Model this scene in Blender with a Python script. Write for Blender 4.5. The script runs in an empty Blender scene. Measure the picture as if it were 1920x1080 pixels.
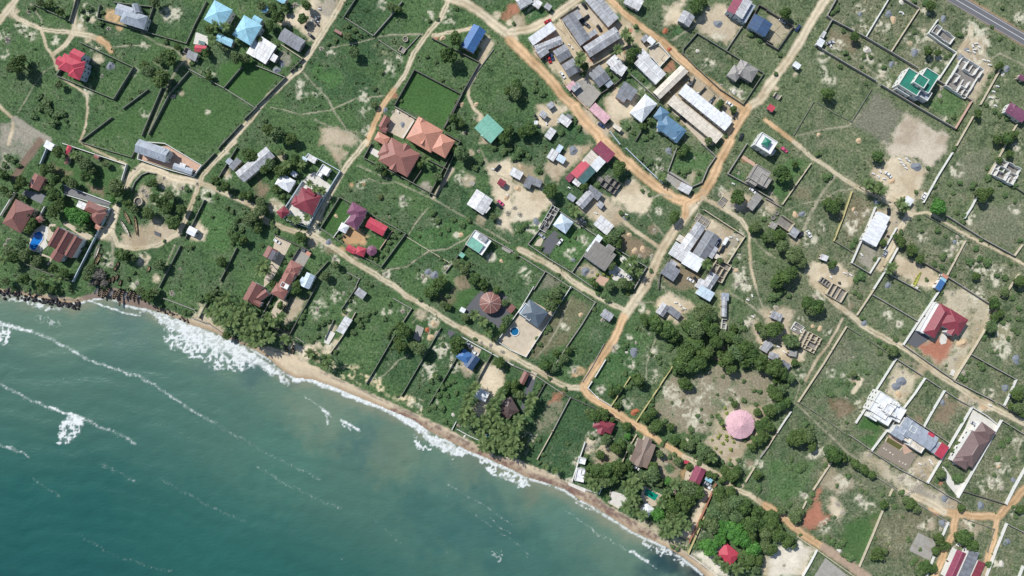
import bpy, math, random
import numpy as np
from mathutils import Vector

# ---------------------------------------------------------------- camera, sky, sun, exposure
random.seed(7)
S = 0.3                       # metres per photo pixel on the ground
H = 384.0                     # camera height
sc = bpy.context.scene
COL = sc.collection
cam_d = bpy.data.cameras.new("camera"); cam = bpy.data.objects.new("camera", cam_d); COL.objects.link(cam)
cam.location = (0, 0, H); cam.rotation_euler = (0, 0, 0)
cam_d.sensor_width = 36.0; cam_d.lens = 36.0 * H / (1920 * S)
cam_d.clip_start = 1.0; cam_d.clip_end = 30000
sc.camera = cam
SUN_EL = math.radians(47); SX, SY = -0.72, 0.69
world = bpy.data.worlds.new("World"); sc.world = world; world.use_nodes = True
wn = world.node_tree; sky = wn.nodes.new("ShaderNodeTexSky"); sky.sky_type = 'NISHITA'; sky.sun_disc = False
sky.sun_elevation = SUN_EL; sky.sun_rotation = math.atan2(SX, SY); sky.altitude = 50; sky.air_density = 1.1; sky.dust_density = 0.6
bg = wn.nodes["Background"]; bg.inputs[1].default_value = 0.105
wn.links.new(sky.outputs[0], bg.inputs[0])
sun_d = bpy.data.lights.new("sun", 'SUN'); sun_d.energy = 4.6; sun_d.angle = math.radians(0.5); sun_d.color = (1.0, 0.975, 0.93)
sun = bpy.data.objects.new("sun", sun_d); COL.objects.link(sun); sun.location = (-150, 150, 300)
sun.rotation_euler = Vector((-SX * math.cos(SUN_EL), -SY * math.cos(SUN_EL), -math.sin(SUN_EL))).to_track_quat('-Z', 'Y').to_euler()
sc.view_settings.view_transform = 'Standard'; sc.view_settings.look = 'None'
sc.view_settings.exposure = 0.12; sc.view_settings.gamma = 1.0

# ---------------------------------------------------------------- helpers
def lin(c):
    c = c / 255.0
    return c / 12.92 if c <= 0.04045 else ((c + 0.055) / 1.055) ** 2.4
def rgb(r, g, b, k=0.87):
    return (lin(r) * k, lin(g) * k, lin(b) * k)

ox = oy = 0.0; zs = 4.0
def T(c, r):
    global ox, oy, zs
    ox, oy, zs = 480.0 * c, 270.0 * r, 4.0
def V(x, y, z):
    global ox, oy, zs
    ox, oy, zs = x, y, z
def px(x, y):
    return (ox + x / zs, oy + y / zs)
def w2(p, h=0.0):             # photo pixel of a point at height h -> world x, y
    k = (H - h) / H
    return ((p[0] - 960) * S * k, (540 - p[1]) * S * k)

def new_obj(name, me, parent=None, mats=()):
    o = bpy.data.objects.new(name, me); COL.objects.link(o)
    if parent is not None: o.parent = parent
    return o
def empty(name, loc=(0, 0, 0)):
    o = bpy.data.objects.new(name, None); COL.objects.link(o); o.location = loc; o.empty_display_size = 0.5
    return o
def tag(o, label=None, cat=None, group=None, kind=None):
    if label: o["label"] = label
    if cat: o["category"] = cat
    if group: o["group"] = group
    if kind: o["kind"] = kind
    return o

class MB:
    """collects faces with UVs in metres (u along the eave, v up the slope)"""
    def __init__(s): s.v = []; s.f = []; s.m = []; s.uv = []
    def face(s, pts, m=0):
        i = len(s.v); s.v += [tuple(p) for p in pts]; s.f.append(tuple(range(i, i + len(pts)))); s.m.append(m)
        a, b, c = Vector(pts[0]), Vector(pts[1]), Vector(pts[2])
        n = (b - a).cross(c - a)
        if n.length < 1e-9: n = Vector((0, 0, 1))
        n.normalize()
        e = Vector((0, 0, 1)).cross(n)
        e = Vector((1, 0, 0)) if e.length < 0.05 else e.normalized()
        t = n.cross(e)
        s.uv += [(Vector(p).dot(e), Vector(p).dot(t)) for p in pts]
    def box(s, x0, x1, y0, y1, z0, z1, m=0):
        a = [(x0, y0), (x1, y0), (x1, y1), (x0, y1)]
        s.prism(a, z0, z1, m)
    def prism(s, poly, z0, z1, m=0, top=True, bottom=True):
        n = len(poly); ar = sum(poly[i][0] * poly[(i + 1) % n][1] - poly[(i + 1) % n][0] * poly[i][1] for i in range(n))
        if ar < 0: poly = poly[::-1]
        for i in range(n):
            p, q = poly[i], poly[(i + 1) % n]
            s.face([(p[0], p[1], z0), (q[0], q[1], z0), (q[0], q[1], z1), (p[0], p[1], z1)], m)
        if top: s.face([(p[0], p[1], z1) for p in poly], m)
        if bottom: s.face([(p[0], p[1], z0) for p in poly[::-1]], m)
    def cap(s, p, q, w=0.2, hgt=0.09, m=0):   # small ridge bar between two points
        p, q = Vector(p), Vector(q); d = q - p; sd = Vector((-d.y, d.x, 0))
        if sd.length < 1e-6: return
        sd = sd.normalized() * w; up = Vector((0, 0, hgt)); dn = Vector((0, 0, -0.06))
        A = [p - sd + dn, p + up, p + sd + dn]; B = [q - sd + dn, q + up, q + sd + dn]
        s.face([A[0], B[0], B[1], A[1]][::-1], m); s.face([A[1], B[1], B[2], A[2]][::-1], m); s.face([A[0], A[2], B[2], B[0]], m)
        s.face([A[0], A[1], A[2]], m); s.face([B[2], B[1], B[0]], m)
    def mesh(s, name, mats, rot=0.0, off=(0, 0), weld=True):
        me = bpy.data.meshes.new(name)
        c, sn = math.cos(rot), math.sin(rot)
        key = {}; vs = []; idx = []
        for (x, y, z) in s.v:
            p = (x * c - y * sn + off[0], x * sn + y * c + off[1], z)
            k = (round(p[0], 4), round(p[1], 4), round(p[2], 4)) if weld else len(vs)
            if k not in key: key[k] = len(vs); vs.append(p)
            idx.append(key[k])
        fs = [tuple(idx[i] for i in f) for f in s.f]
        keep = [i for i, f in enumerate(fs) if len(set(f)) == len(f)]
        uvk = []; st = 0
        starts = []
        for f in s.f: starts.append(st); st += len(f)
        for i in keep: uvk += s.uv[starts[i]:starts[i] + len(s.f[i])]
        me.from_pydata(vs, [], [fs[i] for i in keep])
        for m in mats: me.materials.append(m)
        me.polygons.foreach_set("material_index", [s.m[i] for i in keep])
        ul = me.uv_layers.new(name="UVMap")
        ul.data.foreach_set("uv", [t for p in uvk for t in p])
        me.update()
        return me

# ---------------------------------------------------------------- materials
def mat(name):
    m = bpy.data.materials.new(name); m.use_nodes = True
    nt = m.node_tree; b = nt.nodes["Principled BSDF"]
    return m, nt, b
def N(nt, typ, **kw):
    n = nt.nodes.new(typ)
    for k, v in kw.items(): setattr(n, k, v)
    return n
def math_n(nt, op, a, b=None, clamp=False):
    n = N(nt, "ShaderNodeMath", operation=op, use_clamp=clamp)
    for i, x in enumerate((a, b)):
        if x is None: continue
        if hasattr(x, "is_output"): nt.links.new(x, n.inputs[i])
        else: n.inputs[i].default_value = x
    return n.outputs[0]
def mix_col(nt, f, a, b, mode='MIX'):
    n = N(nt, "ShaderNodeMix", data_type='RGBA', blend_type=mode)
    for i, x in ((0, f), (6, a), (7, b)):
        if hasattr(x, "is_output"): nt.links.new(x, n.inputs[i])
        elif isinstance(x, tuple): n.inputs[i].default_value = (*x, 1)
        else: n.inputs[i].default_value = x
    return n.outputs[2]
def noise(nt, vec, scale, detail=3, rough=0.55):
    n = N(nt, "ShaderNodeTexNoise"); n.inputs["Scale"].default_value = scale; n.inputs["Detail"].default_value = detail; n.inputs["Roughness"].default_value = rough
    if vec is not None: nt.links.new(vec, n.inputs["Vector"])
    return n.outputs[0]
def ramp(nt, f, lo, hi):
    n = N(nt, "ShaderNodeMapRange"); n.interpolation_type = 'SMOOTHSTEP'
    n.inputs[1].default_value = lo; n.inputs[2].default_value = hi
    nt.links.new(f, n.inputs[0]); return n.outputs[0]
def position(nt):
    return N(nt, "ShaderNodeNewGeometry").outputs["Position"]

# roof: colour, sheet variation, staining, stain colour, roughness
def roof_mat(name, c, sheet=0.1, stain=0.2, stain_c=(95, 85, 75), rough=0.5, tile=(0.9, 3.0)):
    m, nt, b = mat(name)
    uv = N(nt, "ShaderNodeUVMap").outputs[0]
    sep = N(nt, "ShaderNodeSeparateXYZ"); nt.links.new(uv, sep.inputs[0])
    fu = math_n(nt, 'FLOOR', math_n(nt, 'DIVIDE', sep.outputs[0], tile[0])); fv = math_n(nt, 'FLOOR', math_n(nt, 'DIVIDE', sep.outputs[1], tile[1]))
    cmb = N(nt, "ShaderNodeCombineXYZ"); nt.links.new(fu, cmb.inputs[0]); nt.links.new(fv, cmb.inputs[1])
    oi = N(nt, "ShaderNodeObjectInfo"); nt.links.new(oi.outputs["Random"], cmb.inputs[2])
    wn_ = N(nt, "ShaderNodeTexWhiteNoise", noise_dimensions='3D'); nt.links.new(cmb.outputs[0], wn_.inputs[0])
    pos = position(nt)
    n1 = noise(nt, pos, 0.35, 4, 0.6); n2 = noise(nt, pos, 1.7, 3, 0.6)
    k = math_n(nt, 'ADD', math_n(nt, 'MULTIPLY', math_n(nt, 'SUBTRACT', wn_.outputs[0], 0.5), sheet * 2), math_n(nt, 'MULTIPLY', math_n(nt, 'SUBTRACT', n2, 0.5), 0.35 * (stain + 0.15)))
    base = mix_col(nt, 1.0, rgb(*c), N(nt, "ShaderNodeCombineColor").outputs[0], 'MULTIPLY')
    cc = base.node.inputs[7].links[0].from_node
    kk = math_n(nt, 'ADD', k, 1.0)
    for i in range(3): nt.links.new(kk, cc.inputs[i])
    # streaks running down the slope
    st = N(nt, "ShaderNodeMapping"); st.inputs["Scale"].default_value = (1.6, 0.22, 1); nt.links.new(uv, st.inputs[0])
    n3 = noise(nt, st.outputs[0], 1.0, 4, 0.65)
    sf = math_n(nt, 'MULTIPLY', math_n(nt, 'MULTIPLY', ramp(nt, n3, 0.42, 0.78), ramp(nt, n1, 0.35, 0.7)), min(1.0, stain * 2.2))
    # seams between sheets
    fr = math_n(nt, 'FRACT', math_n(nt, 'DIVIDE', sep.outputs[1], tile[1]))
    seam = math_n(nt, 'MULTIPLY', math_n(nt, 'LESS_THAN', fr, 0.05), min(0.5, sheet * 2.0))
    colr = mix_col(nt, sf, base, rgb(*stain_c))
    colr = mix_col(nt, seam, colr, rgb(60, 58, 58))
    nt.links.new(colr, b.inputs["Base Color"]); b.inputs["Roughness"].default_value = rough
    wv = N(nt, "ShaderNodeTexWave"); wv.inputs["Scale"].default_value = 1.6; nt.links.new(uv, wv.inputs[0])
    bp = N(nt, "ShaderNodeBump"); bp.inputs["Strength"].default_value = 0.12; bp.inputs["Distance"].default_value = 0.03
    nt.links.new(wv.outputs[1], bp.inputs["Height"]); nt.links.new(bp.outputs[0], b.inputs["Normal"])
    return m
def plain_mat(name, c, var=0.25, scale=0.6, dirt=(120, 108, 92), rough=0.85, spec=0.3, k=0.87):
    m, nt, b = mat(name); pos = position(nt)
    n1 = noise(nt, pos, scale, 5, 0.65); n2 = noise(nt, pos, scale * 6, 3)
    f = math_n(nt, 'MULTIPLY', ramp(nt, n1, 0.38, 0.75), var)
    cc = mix_col(nt, f, rgb(*c, k), rgb(*dirt, k))
    cc = mix_col(nt, math_n(nt, 'MULTIPLY', n2, var), cc, rgb(c[0] * 0.75, c[1] * 0.75, c[2] * 0.75, k))
    nt.links.new(cc, b.inputs["Base Color"]); b.inputs["Roughness"].default_value = rough; b.inputs["Specular IOR Level"].default_value = spec
    return m
ROOF_SPEC = {
 'red': ((188, 66, 84), .05, .08), 'crimson': ((138, 58, 70), .05, .14), 'maroon': ((142, 66, 88), .08, .18), 'purple': ((126, 76, 102), .06, .16),
 'salmon': ((196, 138, 116), .05, .14), 'terracotta': ((152, 102, 92), .06, .2), 'rustred': ((138, 92, 84), .08, .25), 'brown': ((116, 94, 92), .08, .22), 'darkbrown': ((92, 76, 74), .06, .2),
 'zinc': ((166, 168, 172), .16, .42), 'dzinc': ((128, 132, 138), .13, .4), 'zwhite': ((214, 214, 214), .13, .32), 'white': ((228, 230, 232), .05, .12), 'cream': ((218, 208, 192), .07, .26),
 'ltblue': ((150, 200, 218), .04, .1), 'paleblue': ((196, 212, 224), .06, .14), 'blue': ((66, 112, 166), .05, .1), 'navy': ((60, 86, 120), .06, .12), 'steel': ((96, 132, 160), .06, .14), 'slate': ((92, 106, 118), .05, .12),
 'green': ((40, 124, 104), .05, .12), 'seagreen': ((118, 178, 158), .05, .14), 'teal': ((76, 112, 112), .07, .2), 'pink': ((214, 172, 178), .06, .16), 'taupe': ((132, 114, 102), .05, .2), 'ash': ((150, 146, 142), .05, .2), 'bluegrey': ((160, 168, 178), .07, .2),
 'concrete': ((160, 156, 150), .05, .5), 'dconcrete': ((132, 128, 122), .05, .55), 'solar': ((58, 54, 72), .1, .05),
}
RM = {k: roof_mat("roof_" + k, v[0], v[1] * 1.5 + .035, v[2] * 1.3 + .1, stain_c=(110, 88, 72) if k in ('zinc', 'zwhite', 'dzinc') else (98, 90, 82), rough=0.35 if k == 'solar' else 0.55,
                  tile=(0.45, 0.42) if k in ('terracotta', 'salmon', 'brown', 'darkbrown', 'rustred', 'taupe') else (0.9, 3.0)) for k, v in ROOF_SPEC.items()}
WM = {'cream': plain_mat("plaster_cream", (214, 204, 184)), 'white': plain_mat("plaster_white", (228, 228, 224), .15), 'grey': plain_mat("block_grey", (168, 164, 158), .4), 'tan': plain_mat("block_tan", (214, 202, 178), .35),
      'pink': plain_mat("plaster_pink", (214, 176, 160)), 'dark': plain_mat("block_dark", (112, 110, 106), .4), 'bluewhite': plain_mat("plaster_pale_blue", (198, 210, 220), .2), 'terracotta': plain_mat("wall_terracotta", (182, 126, 104), .35), 'mossy': plain_mat("wall_mossy", (132, 136, 122), .5, .5, (86, 92, 76)),
      'yellow': plain_mat("wall_ochre", (206, 194, 140), .3)}
M_GLASS, nt, b = mat("window_glass"); b.inputs["Base Color"].default_value = (0.02, 0.03, 0.04, 1); b.inputs["Roughness"].default_value = 0.15
M_FRAME = plain_mat("window_frame", (220, 218, 212), .1)
M_DOOR = plain_mat("door_wood", (96, 66, 48), .3)
M_CAP = {k: roof_mat("ridge_" + k, tuple(min(245, c * 1.05 + 3) for c in ROOF_SPEC[k][0]), .02, .06) for k in ROOF_SPEC}

# ---------------------------------------------------------------- landmarks for labels
LM = []       # (px, py, short)
CLEAR = []    # (world polygon) footprints kept free of scrub
def dirword(dx, dy):
    a = math.degrees(math.atan2(dy, dx)) % 360
    return ["right of", "lower right of", "below", "lower left of", "left of", "upper left of", "above", "upper right of"][int((a + 22.5) // 45) % 8]
PENDING = []  # (object, photo px, base phrase)
def auto(o, p, base, cat, group=None):
    o["category"] = cat
    if group: o["group"] = group
    PENDING.append((o, p, base))
ORD = ["nearest", "second nearest", "third nearest", "fourth nearest", "fifth nearest", "sixth nearest", "seventh nearest", "eighth nearest", "ninth nearest"]
def finish_labels():
    rows = {}
    for o, p, base in PENDING:
        ds = sorted(((q[0] - p[0]) ** 2 + (q[1] - p[1]) ** 2, i) for i, q in enumerate(LM))
        q = LM[ds[0][1]]
        rows.setdefault((base, dirword(p[0] - q[0], p[1] - q[1]), q[2]), []).append((ds[0][0], o, p))
    used = set()
    for (base, dw, short), v in rows.items():
        v.sort(key=lambda r: r[0])
        for i, (d, o, p) in enumerate(v):
            lab = "%s %s the %s" % (base, dw, short)
            if len(v) > 1:
                lab = "%s %s the %s, %s of %s there" % (base, dw, short, (ORD + ["farthest"])[min(i, 9)], len(v)) if len(v) <= 9 else "%s %s the %s, number %d outward" % (base, dw, short, i + 1)
            w = lab.split()
            if len(w) > 16: lab = " ".join(w[:16])
            o["label"] = lab

# ---------------------------------------------------------------- buildings
def R(cx, cy, L, W, ang):
    x, y = px(cx, cy); return (x, y, L / zs, W / zs, math.radians(ang))
def Q(a, b, c):
    a, b, c = (px(*p) for p in (a, b, c))
    ux, uy = b[0] - a[0], b[1] - a[1]; L = math.hypot(ux, uy); ux /= L; uy /= L
    bx, by = c[0] - b[0], c[1] - b[1]; t = ux * bx + uy * by
    vx, vy = bx - t * ux, by - t * uy; W = math.hypot(vx, vy)
    return (a[0] + ux * L / 2 + vx / 2, a[1] + uy * L / 2 + vy / 2, L, W, math.atan2(uy, ux))
WIN = {}
def win_mesh(kind):
    if kind not in WIN:
        mb = MB()
        if kind == 'window':
            mb.box(-.65, .65, -.05, .05, 0, 1.15, 0); mb.box(-.55, .55, -.07, .03, .1, 1.05, 1)
            WIN[kind] = mb.mesh('window', [M_FRAME, M_GLASS])
        else:
            mb.box(-.5, .5, -.05, .05, 0, 2.05, 0); mb.box(-.43, .43, -.07, .02, .02, 1.98, 1)
            WIN[kind] = mb.mesh('door', [M_FRAME, M_DOOR])
    return WIN[kind]
NB = 0
def B(label, short, blocks, cat='house', name='house', wall='cream', windows=True):
    global NB
    NB += 1
    k0, c0, g0, h0 = blocks[0][:4]
    root = empty(name, (*w2((g0[0], g0[1]), h0), 0)); tag(root, label, cat)
    if short: LM.append((g0[0], g0[1], short))
    rx, ry = root.location.x, root.location.y
    for bi, bl in enumerate(blocks):
        kind, colr, g, h = bl[:4]
        rise = bl[4] if len(bl) > 4 else None
        cx, cy, L, W, ang = g
        k = (H - h) / H; L *= S * k; W *= S * k
        wx, wy = w2((cx, cy), h); rot = -ang; off = (wx - rx, wy - ry)
        if kind in ('hip', 'gable') and L < W and kind == 'hip': L, W = W, L; rot += math.pi / 2
        h = h + 0.013 * bi
        ov = 0.55 if min(L, W) > 6 else 0.3
        if kind in ('flat', 'para', 'cone', 'slab'): ov = 0.12
        if kind == 'para': ov = 0.0
        l2, w2_ = L / 2, W / 2; il, iw = l2 - ov, w2_ - ov
        c_, s_ = math.cos(rot), math.sin(rot)
        CLEAR.append([(wx + x * c_ - y * s_, wy + x * s_ + y * c_) for x, y in ((-l2, -w2_), (l2, -w2_), (l2, w2_), (-l2, w2_))])
        rm = MB(); wm = MB(); cp = MB(); th = 0.16
        z = h
        if rise is None: rise = {'hip': .3, 'gable': .22, 'pyr': .24, 'shed': .08, 'shedn': .08}.get(kind, 0) * min(L, W)
        if kind in ('hip', 'pyr'):
            r = max(0.0, l2 - w2_) if kind == 'hip' else 0.0
            e = [(-l2, -w2_), (l2, -w2_), (l2, w2_), (-l2, w2_)]
            rm.prism(e, z, z + th, top=False)
            E = [(x, y, z + th) for x, y in e]; A = (-r, 0, z + th + rise); Bp = (r, 0, z + th + rise)
            if r > 0.05:
                rm.face([E[0], E[1], Bp, A]); rm.face([E[1], E[2], Bp]); rm.face([E[2], E[3], A, Bp]); rm.face([E[3], E[0], A])
                cp.cap(A, Bp)
            else:
                A = Bp = (0, 0, z + th + rise)
                for i in range(4): rm.face([E[i], E[(i + 1) % 4], A])
            for a_, b_ in ((E[0], A), (E[1], Bp), (E[2], Bp), (E[3], A)): cp.cap(a_, b_, .16, .07)
            wm.box(-il, il, -iw, iw, -.3, z + .05)
        elif kind == 'gable':
            t = z + rise
            for sg in (1, -1):
                lo = [(-l2, sg * w2_, z), (l2, sg * w2_, z)]; hi = [(-l2, 0, t), (l2, 0, t)]
                a, b_ = lo[0], lo[1]; c2, d = hi[1], hi[0]
                up = lambda p: (p[0], p[1], p[2] + th)
                f = [up(a), up(b_), up(c2), up(d)]; g_ = [a, b_, c2, d]
                if sg > 0: f = f[::-1]
                else: g_ = g_[::-1]
                rm.face(f); rm.face(g_)
                sd = [a, b_, up(b_), up(a)]; rm.face(sd if sg < 0 else sd[::-1])
                for p, q in ((b_, c2), (d, a)):
                    sd = [p, q, up(q), up(p)]; rm.face(sd if sg < 0 else sd[::-1])
            cp.cap((-l2, 0, t + th), (l2, 0, t + th), .2, .07)
            tz = z + rise * (1 - 0) - .06; ez = z + rise * (ov / w2_) - .06
            for x in (-il, il):
                pts = [(x, -iw, -.3), (x, iw, -.3), (x, iw, ez), (x, 0, tz), (x, -iw, ez)]
                wm.face(pts if x > 0 else pts[::-1])
            wm.face([(-il, -iw, -.3), (il, -iw, -.3), (il, -iw, ez), (-il, -iw, ez)]); wm.face([(il, iw, -.3), (-il, iw, -.3), (-il, iw, ez), (il, iw, ez)])
            wm.face([(-il, -iw, ez), (il, -iw, ez), (il, 0, tz), (-il, 0, tz)]); wm.face([(-il, 0, tz), (il, 0, tz), (il, iw, ez), (-il, iw, ez)])
        elif kind in ('shed', 'shedn'):
            sg = -1 if kind == 'shed' else 1      # 'shed' runs down towards the far (v) side
            zl = lambda y: z + rise * (0.5 + sg * -y / W)
            P = [(-l2, -w2_), (l2, -w2_), (l2, w2_), (-l2, w2_)]
            lo = [(x, y, zl(y)) for x, y in P]; hi = [(x, y, zl(y) + th) for x, y in P]
            rm.face(hi); rm.face(lo[::-1])
            for i in range(4): rm.face([lo[i], lo[(i + 1) % 4], hi[(i + 1) % 4], hi[i]])
            P = [(-il, -iw), (il, -iw), (il, iw), (-il, iw)]
            lo = [(x, y, -.3) for x, y in P]; hi = [(x, y, zl(y) - .02) for x, y in P]
            wm.face(hi)
            for i in range(4): wm.face([lo[i], lo[(i + 1) % 4], hi[(i + 1) % 4], hi[i]])
        elif kind == 'flat':
            rm.box(-l2, l2, -w2_, w2_, z, z + .22)
            wm.box(-il, il, -iw, iw, -.3, z + .02)
        elif kind == 'para':
            wm.box(-l2, l2, -w2_, w2_, -.3, z - .5)
            t_ = .28; pz = z + .45
            wm.box(-l2, l2, -w2_, -w2_ + t_, z - .5, pz); wm.box(-l2, l2, w2_ - t_, w2_, z - .5, pz)
            wm.box(-l2, -l2 + t_, -w2_ + t_, w2_ - t_, z - .5, pz - .004); wm.box(l2 - t_, l2, -w2_ + t_, w2_ - t_, z - .5, pz - .004)
            rm.box(-l2 + t_, l2 - t_, -w2_ + t_, w2_ - t_, z - .49, z - .2)
        elif kind == 'cone':                       # many-sided tent roof, L is the diameter, bl[5] the number of sides
            n = bl[5]; r = L / 2; ps = [(r * math.cos(2 * math.pi * (i + .5) / n), r * math.sin(2 * math.pi * (i + .5) / n)) for i in range(n)]
            rm.prism(ps, z, z + th, top=False); ap = (0, 0, z + th + rise)
            for i in range(n):
                p, q = ps[i], ps[(i + 1) % n]
                rm.face([(*p, z + th), (*q, z + th), ap])
                if n != 18 or i % 2: cp.cap((*p, z + th), ap, .13 if n > 8 else .1, .07)
            ri = r * .86
            wm.prism([(p[0] * .86, p[1] * .86) for p in ps], -.3, z + .05)
            fm = MB(); fm.prism([(.06 * p[0] + .0, .06 * p[1]) for p in ps], z + th + rise - .25, z + th + rise + .35)
            new_obj('finial', fm.mesh('finial', [M_CAP[colr]], rot, off), root)
        elif kind == 'slab':
            rm.box(-l2, l2, -w2_, w2_, -.2, z)
        if wm.f: new_obj('wall', wm.mesh('wall', [WM[wall]], rot, off), root)
        ro = new_obj('roof' if kind != 'slab' else 'slab', rm.mesh('roof', [RM[colr]], rot, off), root)
        if cp.f and min(L, W) > 3.5: new_obj('ridge_cap', cp.mesh('ridge_cap', [M_CAP['cream' if kind == 'cone' and bl[5] == 18 else colr]], rot, off), ro)
        if kind in ('slab', 'cone') or not windows: continue
        # doors and windows on the walls that face the middle of the picture
        big = min(L, W) > 5.5
        for (nx, ny, half, dist) in ((0, -1, il, iw), (0, 1, il, iw), (1, 0, iw, il), (-1, 0, iw, il)):
            gx, gy = nx * c_ - ny * s_, nx * s_ + ny * c_
            fx, fy = wx + gx * dist, wy + gy * dist
            if gx * -fx + gy * -fy <= 0.25 * math.hypot(fx, fy): continue
            n = max(1, int(half * 2 / 3.2)) if big else 1
            for lev in range(max(1, int((h - .4) // 2.9))):
                for i in range(n):
                    t = (i + .5) / n * 2 - 1
                    door = (lev == 0 and i == n // 2 and (not big or dist == iw) and bi == 0)
                    lx, ly = nx * dist + (-ny) * t * half, ny * dist + nx * t * half
                    wo = new_obj('door' if door else 'window', win_mesh('door' if door else 'window'), root)
                    wo.location = (lx * c_ - ly * s_ + off[0], lx * s_ + ly * c_ + off[1], .05 if door else 1.0 + 3.0 * lev)
                    wo.rotation_euler = (0, 0, math.atan2(gy, gx) + math.pi / 2)
    return root

def ruin(label, short, g, nx, ny, h=2.6, wall='grey', name='unfinished_house', broken=.35, floor='dconcrete', cat='building'):
    cx, cy, L, W, ang = g; k = (H - h) / H; L *= S * k; W *= S * k
    wx, wy = w2((cx, cy), h); rot = -ang
    root = empty(name, (wx, wy, 0)); root.rotation_euler = (0, 0, rot); tag(root, label, cat)
    if short: LM.append((cx, cy, short))
    c_, s_ = math.cos(rot), math.sin(rot); l2, w2_ = L / 2, W / 2
    CLEAR.append([(wx + x * c_ - y * s_, wy + x * s_ + y * c_) for x, y in ((-l2, -w2_), (l2, -w2_), (l2, w2_), (-l2, w2_))])
    fm = MB(); fm.box(-l2 + .05, l2 - .05, -w2_ + .05, w2_ - .05, -.2, .22); new_obj('floor_slab', fm.mesh('floor_slab', [RM[floor]]), root)  # dark floor colour includes the deep shade of the rooms along with dirt
    t = .2; rr = random.Random(int(cx * 7 + cy)); q = [0]
    xs = [-l2 + L * (i + (rr.uniform(-.2, .2) if 0 < i < nx else 0)) / nx for i in range(nx + 1)]; ys = [-w2_ + W * (i + (rr.uniform(-.2, .2) if 0 < i < ny else 0)) / ny for i in range(ny + 1)]
    def wl(x0, x1, y0, y1, outer):      # one length of block wall, some lower or missing where the work stopped
        if rr.random() < (.06 if outer else .8 * broken): return
        q[0] += 1; hh = h * (1 - (rr.uniform(.3, 1) * broken if rr.random() < .55 else 0)) + .003 * (q[0] % 9); nm = 'outer_wall' if outer else 'partition'
        mb = MB(); mb.box(x0, x1, y0, y1, -.1, hh); new_obj(nm, mb.mesh(nm, [WM[wall]]), root)
    for j, y in enumerate(ys):
        y = min(max(y, -w2_ + t / 2), w2_ - t / 2)
        for i in range(nx): wl(xs[i] + (t / 2 if i else 0), xs[i + 1] + (t / 2 if i + 1 < nx else 0), y - t / 2, y + t / 2, j in (0, ny))
    for i, x in enumerate(xs):
        x = min(max(x, -l2 + t / 2), l2 - t / 2)
        for j in range(ny): wl(x - t / 2, x + t / 2, ys[j] + t / 2 + .02, ys[j + 1] - t / 2 - .02, i in (0, nx))
    return root

# boundary walls: label base, tile points, height, colour
def Wl(base, pts, h=2.0, colr='grey', closed=False, name='boundary_wall', cat='wall', pier=True, thick=.22):
    h *= .86
    P = [px(*p) for p in pts]
    if closed: P.append(P[0])
    Wp = [w2(p, h) for p in P]
    mx = sum(p[0] for p in P) / len(P); my = sum(p[1] for p in P) / len(P)
    root = empty(name, (*Wp[0], 0)); root["kind"] = "thing"
    auto(root, (mx, my), base, cat)
    x0, y0 = Wp[0]
    for (a, b_) in zip(Wp[:-1], Wp[1:]):
        d = math.hypot(b_[0] - a[0], b_[1] - a[1])
        if d < .3: continue
        mb = MB(); mb.box(.15, d - .15, -thick / 2, thick / 2, -.3, h)
        o = new_obj('wall_panel', mb.mesh('wall_panel', [WM[colr]]), root)
        o.location = (a[0] - x0, a[1] - y0, 0); o.rotation_euler = (0, 0, math.atan2(b_[1] - a[1], b_[0] - a[0]))
        mb = MB(); mb.box(.15, d - .15, -thick / 2 - .07, thick / 2 + .07, h - .01, h + .08)
        c = new_obj('coping', mb.mesh('coping', [WM[colr]]), o)
    for i, a in enumerate(Wp[:-1] if closed else Wp):
        o = new_obj('pillar', pillar_mesh(h, colr), root); o.location = (a[0] - x0, a[1] - y0, 0)
    return root
PIL = {}
def pillar_mesh(h, colr):
    k = (round(h, 2), colr)
    if k not in PIL:
        mb = MB(); mb.box(-.22, .22, -.22, .22, -.3, h + .15); PIL[k] = mb.mesh('pillar', [WM[colr]])
    return PIL[k]

# ---------------------------------------------------------------- trees, palms, shrubs
def leaf_mat(name, c1, c2, c3):
    m, nt, b = mat(name)
    at = N(nt, "ShaderNodeAttribute", attribute_name="tone"); oi = N(nt, "ShaderNodeObjectInfo")
    a = mix_col(nt, at.outputs["Fac"], rgb(*c1), rgb(*c2))
    a = mix_col(nt, math_n(nt, 'MULTIPLY', oi.outputs["Random"], 0.6), a, rgb(*c3))
    nt.links.new(a, b.inputs["Base Color"]); b.inputs["Roughness"].default_value = 0.6; b.inputs["Specular IOR Level"].default_value = 0.25
    tr = N(nt, "ShaderNodeBsdfTranslucent"); nt.links.new(a, tr.inputs[0])
    mx = N(nt, "ShaderNodeMixShader"); mx.inputs[0].default_value = 0.22
    nt.links.new(b.outputs[0], mx.inputs[1]); nt.links.new(tr.outputs[0], mx.inputs[2]); nt.links.new(mx.outputs[0], nt.nodes["Material Output"].inputs[0])
    return m
LEAF = {'tree': leaf_mat("leaves_dark", (48, 78, 44), (100, 128, 68), (94, 112, 60)), 'bright': leaf_mat("leaves_bright", (58, 110, 50), (104, 156, 72), (78, 128, 58)),
        'shrub': leaf_mat("leaves_shrub", (70, 102, 62), (116, 144, 90), (104, 122, 78)), 'olive': leaf_mat("leaves_olive", (76, 92, 56), (120, 128, 80), (96, 108, 64)),
        'palm': leaf_mat("leaves_palm", (66, 96, 56), (130, 148, 92), (94, 118, 68)), 'pale': leaf_mat("leaves_pale", (66, 92, 58), (116, 140, 92), (108, 122, 76)), 'dead': leaf_mat("dead_twigs", (110, 106, 98), (150, 146, 136), (126, 120, 110)), 'yellow': leaf_mat("leaves_yellow", (110, 134, 60), (170, 178, 86), (140, 156, 70))}
M_BARK = plain_mat("bark", (104, 88, 72), .4, 3.0, (70, 60, 50))
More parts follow.
